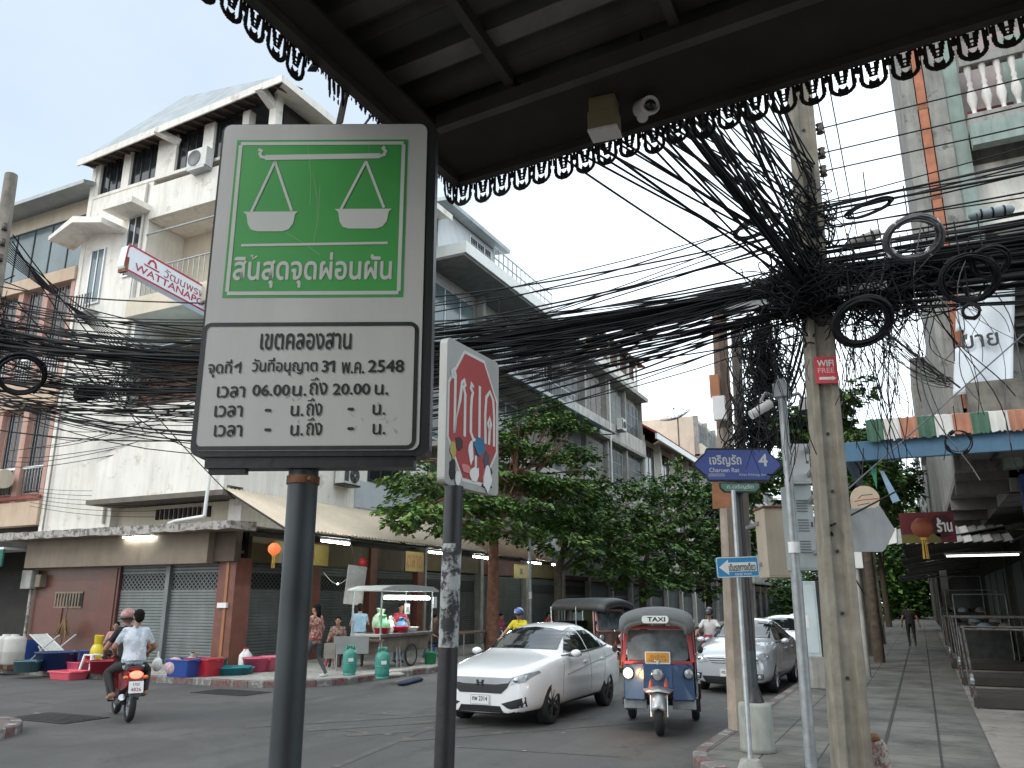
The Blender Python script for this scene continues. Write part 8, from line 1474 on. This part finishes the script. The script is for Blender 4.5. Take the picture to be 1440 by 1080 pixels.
# on the cart
ctop = lambda x, z: T @ Vector((x, .90, z))
for (x, z, R, h, m_, lab) in ((.42, -.2, .24, .16, pr, 'red basin at the left end of the cart counter'), (1.25, -.18, .26, .17, pr, 'red basin of food in the middle of the cart counter'), (1.9, -.25, .22, .14, P_('plastic_white', (.65, .64, .62)), 'white basin at the right of the cart counter'), (.8, -.55, .2, .2, P_('plastic_pale_green', (.25, .5, .28)), 'pale green basin behind the bags on the cart')): tub(lab, ctop(x, z), R, h, m_, 'basin', 1.3, name='basin')
for i, (x, z, s_, m_, lab) in enumerate(((.62, -.35, (.22, .16, .22), M('green_bag_plastic', (.15, .45, .22), .4, var=.2, scale=6.), 'green plastic bag on the cart counter'), (.72, -.5, (.24, .2, .30), M('pale_bag_plastic', (.45, .55, .40), .4, var=.2, scale=6.), 'large pale bag of leaves on the cart counter'), (1.02, -.35, (.14, .12, .2), plastw, 'white plastic bag on the cart counter'), (1.65, -.4, (.2, .2, .18), M('blue_bag_plastic', (.10, .22, .42), .4, var=.2), 'blue cloth bundle on the cart counter'))):
    q = MB(); c = ctop(x, z) + Vector((0, 0, s_[2] * .8)); q.ell(c, s_, m_, 14); q.tube([c + Vector((0, 0, s_[2] * .8)), c + Vector((.02, 0, s_[2] * 1.35))], [s_[0] * .3, s_[0] * .5], m_, 8); o = q.build('plastic_bag'); r = random.Random(i)
    for v in o.data.vertices: v.co += Vector((r.gauss(0, .012), r.gauss(0, .012), r.gauss(0, .012)))
    tag(o, lab, 'bag')
t = thing('price_sign', 'small white price card on a stick above the cart counter', 'sign', ctop(1.35, -.05)); q = MB(); c = ctop(1.35, -.05); q.tube([c, c + Vector((0, 0, .75))], .01, galv, 6); q.build('stick', t); q = MB(); q.prism([(-.12, .5), (.12, .5), (.12, .78), (-.12, .78)], 0, .012, plastw, frame(c + Vector((.02, 0, 0)), (0, 1, 0), (0, 0, 1))); letters(q, '30', 0, .64, None, inkm, frame(c + Vector((.02, 0, 0)), (0, 1, 0), (0, 0, 1)), width=.13, height=.14, bold=.03, z=.012); q.build('card', t)
t = thing('price_sign', 'white card hanging from the right end of the cart roof', 'sign', T @ Vector((Lc - .05, 1.7, .08))); q = MB(); q.prism([(-.1, -.22), (.1, -.22), (.1, .1), (-.1, .1)], 0, .01, plastw, frame(T @ Vector((Lc - .02, 1.78, .1)), (0, 1, 0), (0, 0, 1))); q.build('card', t); q = MB(); c = T @ Vector((Lc - .02, 1.88, .1)); q.tube([c, c + Vector((0, 0, .15))], .006, black, 4); q.build('string', t)
def gasbottle(label, c):
    t = thing('gas_cylinder', label, 'gas cylinder', c, group='green gas cylinders beside the food cart'); g = M('gas_green', (.04, .24, .19), .45, var=.12, scale=6., patch=.2, pcol=(.12, .3, .26)); X_ = Matrix.Translation(c); q = MB(); q.lathe([(0, .03), (.14, .03), (.165, .07), (.172, .14), (.172, .44), (.162, .52), (.12, .58), (.05, .61), (0, .61)], g, 24, X_); q.lathe([(.15, 0), (.155, .05), (.14, .05)], g, 24, X_); q.lathe([(.173, .24), (.176, .25), (.176, .28), (.173, .29)], g, 24, X_); q.build('body', t)
    q = MB(); q.lathe([(.10, .58), (.115, .60), (.115, .70), (.105, .70), (.10, .61)], g, 20, X_, arc=.72); q.build('collar', t); q = MB(); q.tube([c + Vector((0, 0, .6)), c + Vector((0, 0, .68))], .022, M('brass', (.4, .28, .1), .35, .9), 8); q.tube([c + Vector((0, 0, .66)), c + Vector((.06, 0, .66))], .014, black, 6); q.build('valve', t); q = MB(); q.prism([(-.06, .32), (.06, .32), (.06, .40), (-.06, .40)], 0, .006, plastw, frame(c + Vector((.125, -.125, 0)), (.7, .7, 0), (0, 0, 1))); q.build('sticker', t); return t
c1 = gz(491, 949, .15); c2 = gz(537, 954, .15); g0 = gasbottle('left green gas cylinder, beside the grey table board', c1); gasbottle('right green gas cylinder, against the food cart post', c2)
# table and stools
t = thing('folding_table', 'grey-fronted folding table left of the food cart', 'table', (-14.3, 18.6, .15)); T3 = frame(gz(470, 944, .15), (.75, .66, 0), (0, 0, 1)); q = MB(); q.box((0, .72, -.8), (1.25, .76, 0), M('table_brown', (.16, .10, .07), .5, var=.2), T3); q.build('top', t); q = MB(); q.box((-.05, .42, .0), (.85, .86, .03), M('grey_sheet_board', (.26, .27, .26), .6, .2, var=.12), T3); q.build('front_board', t)
for (x, z) in ((.05, -.05), (1.2, -.05), (.05, -.75), (1.2, -.75)): q = MB(); q.tube([T3 @ Vector((x, 0, z)), T3 @ Vector((x, .72, z))], .018, galv, 8); q.build('leg', t)
def stool(label, c, mt, s_=.42, name='plastic_stool'):
    t = thing(name, label, 'stool', c); q = MB(); X_ = Matrix.Translation(c); q.prism(rrect(-.17, -.17, .17, .17, .05), s_ - .03, s_, mt, X_); q.build('seat', t, bevel=.008)
    for sx in (-1, 1):
        for sy in (-1, 1): q = MB(); q.bar(Vector(c) + Vector((sx * .2, sy * .2, 0)), Vector(c) + Vector((sx * .14, sy * .14, s_ - .03)), .045, .045, mt); q.build('leg', t)
    return t
stool('white plastic stool beside the red basin on the kerb', gz(128, 944, .15), plastw)
for i, (x, y, m_, lab) in enumerate(((-14.9, 19.15, pr, 'red stool under the customer in the patterned top'), (-13.9, 27.25, pbl, 'blue stool under the person in magenta'), (-13.4, 26.05, pr, 'red stool under the person in the blue shirt'), (-14.4, 23.45, pbl, 'blue stool under the diner in brown'), (-13.5, 30.65, pr, 'red stool under the person in the red top'))): stool(lab, Vector((x, y, .15)), m_, .44)
sp_ = gz(158, 938, .15); stool('low red stool under the seated vendor', sp_, pr, .31)
q = MB(); q.box((-14.6, 24.2, .85), (-13.6, 27.0, .9), wood); o = q.build('long_table_top'); 
o.name = 'tabletop'; t = thing('dining_table', 'long brown dining table beyond the peeling white post', 'table', (-14.1, 25.5, .15)); o.parent = t; o.matrix_parent_inverse = t.matrix_basis.inverted()
for (x, y) in ((-14.5, 24.3), (-13.7, 24.3), (-14.5, 26.9), (-13.7, 26.9)): q = MB(); q.tube([(x, y, .15), (x, y, .85)], .02, galv, 8); q.build('leg', t)
# tubs along the kerb
def gp(x, y): return gz(x, y, .15)
tub('large round blue tub beside the folded chair', gp(78, 942), .52, .46, pdb); tub('small teal basin left of the large blue tub', gp(37, 945), .32, .28, P_('plastic_grey_teal', (.08, .16, .19)), name='basin'); tub('flat pink tray lying at the road edge', Vector((*gz(96, 955).xy, .004)), .42, .20, P_('plastic_hot_pink', (.68, .10, .14)), 'tray', sq=True, name='plastic_tray'); tub('second pink tray behind the hot pink tray', gp(108, 942), .42, .22, ppk, 'tray', sq=True, name='plastic_tray'); tub('dark blue crate behind the white stool', gp(110, 932), .36, .34, pbl, 'crate', sq=True, name='plastic_crate'); tub('dark red basin in front of the seated vendor', gp(146, 946), .36, .30, P_('plastic_dark_red', (.26, .015, .03)), 'basin', name='basin')
tub('square blue tub right of the motorbike riders', gp(259, 951), .40, .40, pbl, sq=True); tub('square red tub right of the square blue tub', gp(286, 950), .40, .40, pr, sq=True); tub('flat teal basin below the corner pillar', gp(325, 948), .48, .18, P_('plastic_deep_teal', (.02, .17, .21)), 'basin', name='basin'); tub('smaller teal basin at the right of the flat teal basin', gp(342, 947), .26, .16, pte, 'basin', name='basin'); tub('pink tub below the grey shutter', gp(361, 944), .38, .34, ppk, flare=1.25); tub('second pink tub beside the scales sign post', gp(383, 943), .34, .36, P_('plastic_pale_pink', (.62, .16, .22)), flare=1.25); tub('dark green crate right of the square red tub', gp(303, 946), .24, .36, P_('plastic_dark_green', (.02, .10, .06)), 'crate', sq=True, name='plastic_crate')
o = MB(); c = gp(133, 941); o.ell(c + Vector((0, 0, .42)), (.2, .16, .26), pyl, 12); o.tube([c + Vector((0, 0, .62)), c + Vector((.03, 0, .86))], [.09, .12], pyl, 8); o = o.build('plastic_bag'); tag(o, 'yellow plastic bag among the tubs by the vendor', 'bag')
o = MB(); c = gp(244, 951); o.ell(c + Vector((0, 0, .22)), (.26, .2, .22), M('pinkish_bag', (.55, .36, .38), .6, var=.25, scale=8., patch=.4, pcol=(.3, .3, .35)), 12); o = o.build('plastic_bag'); tag(o, 'pinkish patterned bag left of the square blue tub', 'bag')
for (x, lab) in ((342, 'first clear white jug by the corner pillar'), (346, 'second clear white jug by the corner pillar')):
    t = thing('water_jug', lab, 'jug', gp(x, 940)); c = gp(x, 940); q = MB(); q.lathe([(0, 0), (.13, 0), (.14, .03), (.14, .34), (.06, .44), (.035, .46), (.035, .50), (0, .50)], M('jug_plastic', (.6, .6, .58), .3, var=.05), 16, Matrix.Translation(c)); q.build('body', t); q = MB(); q.tube([c + Vector((0, 0, .5)), c + Vector((0, 0, .53))], .04, pr, 10); q.build('cap', t)
for i, (x, lab) in enumerate(((2, 'leftmost white drum at the picture edge'), (14, 'white drum next to the folded chair'))):
    t = thing('water_drum', lab, 'drum', gp(x, 938)); c = gp(x, 940); q = MB(); q.lathe([(0, .1), (.27, .1), (.30, .14), (.30, .42), (.305, .44), (.30, .46), (.30, .74), (.26, .82), (.10, .84), (.1, .88), (0, .88)], M('drum_plastic', (.52, .50, .46), .45, var=.1, streak=.3, scol=(.3, .22, .15)), 20, Matrix.Translation(c)); q.build('body', t); q = MB(); q.box((c.x - .33, c.y - .3, .15), (c.x + .33, c.y + .3, .26), wood); q.build('stand', t)
t = thing('folding_chair', 'folded white deck chair leaning among the tubs', 'chair', gp(48, 938)); c = gp(50, 938); q = MB(); a = M('chair_frame_white', (.55, .54, .52), .5)
for s_ in (0, .5): o2 = Vector((.1, s_, 0)); q.tube([c + o2 + Vector((-.55, 0, .85)), c + o2 + Vector((.35, 0, .38)), c + o2 + Vector((.75, 0, .42))], .02, a, 8); q.tube([c + o2 + Vector((-.6, 0, .0)), c + o2 + Vector((.1, 0, .5)), c + o2 + Vector((.7, 0, .85))], .02, a, 8); q.tube([c + o2 + Vector((.5, 0, .0)), c + o2 + Vector((-.1, 0, .55))], .02, a, 8)
q.build('frame', t); q = MB(); q.add([c + Vector((-.45, 0, .85)), c + Vector((-.45, .5, .85)), c + Vector((.45, .5, .36)), c + Vector((.45, 0, .36))], [(0, 1, 2, 3)], M('chair_webbing', (.50, .50, .47), .8, var=.2, scale=14.)); q.build('webbing', t, solid=.01); q = MB(); q.add([c + Vector((-.65, 0, .7)), c + Vector((-.65, .5, .7)), c + Vector((-.5, .5, .1)), c + Vector((-.5, 0, .1))], [(0, 1, 2, 3)], pbl); q.build('side_cloth', t, solid=.01)
t = thing('broom', 'worn straw brooms propped against the left wall', 'broom', (-26, 17.4, .15)); c = onY(88, 880, 17.2); q = MB(); q.tube([c + Vector((0, .1, .75)), c + Vector((0, 0, -.9))], .02, wood, 6); q.build('stick', t); q = MB(); 
for i in range(30): r = random.Random(i); q.tube([c + Vector((0, .05, .2)), c + Vector((r.uniform(-.35, .35), r.uniform(-.1, .1), -.35 + r.uniform(-.1, .2)))], [.04, .012], M('straw', (.20, .12, .06), .9, var=.3), 5)
q.build('bristles', t)
# cloth bundles dropped at the kerb in front of the cart
q = MB(); c = gz(585, 962, .0); 
for i in range(6): q.ell(c + Vector((-.05 * i - .1, .2 * i - .4, .05)), (.13, .2, .055), M('navy_cloth', (.03, .035, .07), .9, var=.4, scale=9.), 10)
tag(q.build('cloth_bundle'), 'navy cloth bundle lying in the gutter before the food cart', 'cloth')
q = MB(); c = gz(556, 951, .15); q.ell(c + Vector((0, 0, .04)), (.2, .25, .06), M('pale_cloth', (.4, .36, .34), .9, var=.3, scale=9.), 10); tag(q.build('rag'), 'pale rag on the kerb beside the navy bundle', 'cloth')
tub('green bucket under the right end of the food cart', Vector((-12.95, 21.0, .15)), .18, .34, pgr, 'bucket', name='bucket')
# small wares between the tubs
rw = random.Random(77)
def bottle(label, c, mt, h=.28, r=.045, cap=pr):
    t = thing('bottle', label, 'bottle', c, group='bottles standing among the tubs'); q = MB(); q.lathe([(0, 0), (r, 0), (r, h * .62), (r * .4, h * .82), (r * .4, h * .94), (0, h * .94)], mt, 12, Matrix.Translation(c)); q.build('body', t); q = MB(); q.tube([c + Vector((0, 0, h * .94)), c + Vector((0, 0, h))], r * .42, cap, 8); q.build('cap', t)
for (x, y, m_, lab) in ((300, 938, pgr, 'green bottle behind the square red tub'), (311, 938, plastw, 'white bottle behind the teal basin'), (352, 938, pyl, 'yellow bottle between the jugs and the pink tub'), (112, 930, plastw, 'white bottle behind the dark blue crate')): bottle(lab, gp(x, y), m_)
def carton(label, c, w, d, h, rz):
    t = thing('carton', label, 'box', c, rz); cb = M('brown_cardboard', (.26, .17, .09), .9, var=.15, scale=5., streak=.2); q = MB(); q.box((-w / 2, -d / 2, 0), (w / 2, d / 2, h), cb); q.build('body', t, local=True, bevel=.008); q = MB(); q.add([(-w / 2, -d / 2, h), (w / 2, -d / 2, h), (w / 2, -d / 2 - .12, h + .08), (-w / 2, -d / 2 - .12, h + .08)], [(0, 1, 2, 3)], cb); q.box((-.03, -d / 2 - .004, 0), (.03, -d / 2, h), M('parcel_tape', (.40, .30, .16), .4)); q.build('flap', t, local=True, solid=.006)
carton('brown cardboard box left of the corner pillar', gp(296, 934), .5, .4, .34, .3); carton('flattened cardboard box behind the large blue tub', gp(100, 931), .6, .4, .22, -.2)
for i, (x, y, lab, m_) in enumerate(((120, 941, 'crumpled red cloth between the stool and the pink tray', pr), (270, 938, 'pale sack behind the square blue tub', M('sack_cloth', (.42, .38, .32), .95, var=.25, scale=7.)), (395, 940, 'grey sack beside the scales sign post', M('grey_sack', (.22, .22, .21), .95, var=.3, scale=7.)))):
    q = MB(); c = gp(x, y); q.ell(c + Vector((0, 0, .14)), (.22, .18, .16), m_, 14); q.ell(c + Vector((.12, .05, .1)), (.16, .16, .12), m_, 12); q.tube([c + Vector((0, 0, .25)), c + Vector((.02, 0, .38))], [.07, .1], m_, 8); o = q.build('sack')
    for v in o.data.vertices: v.co += Vector((rw.gauss(0, .012), rw.gauss(0, .012), rw.gauss(0, .012)))
    tag(o, lab, 'sack')
# oil stains and litter on the road
q = MB()
for i in range(26):
    x, y = rw.uniform(-12, -3), rw.uniform(9.5, 30); a = rw.uniform(0, 3); s_ = rw.uniform(.02, .05); q.add([(x, y, .012), (x + s_ * math.cos(a), y + s_ * math.sin(a), .016), (x + s_ * 1.6 * math.cos(a + .9), y + s_ * 1.6 * math.sin(a + .9), .01)], [(0, 1, 2)], plastw if i % 3 else straw_) if False else q.add([(x, y, .012), (x + s_ * math.cos(a), y + s_ * math.sin(a), .016), (x + s_ * 1.6 * math.cos(a + .9), y + s_ * 1.6 * math.sin(a + .9), .01)], [(0, 1, 2)], conc)
tag(q.build('litter'), 'scraps of litter scattered on the road', 'litter', kind='stuff')
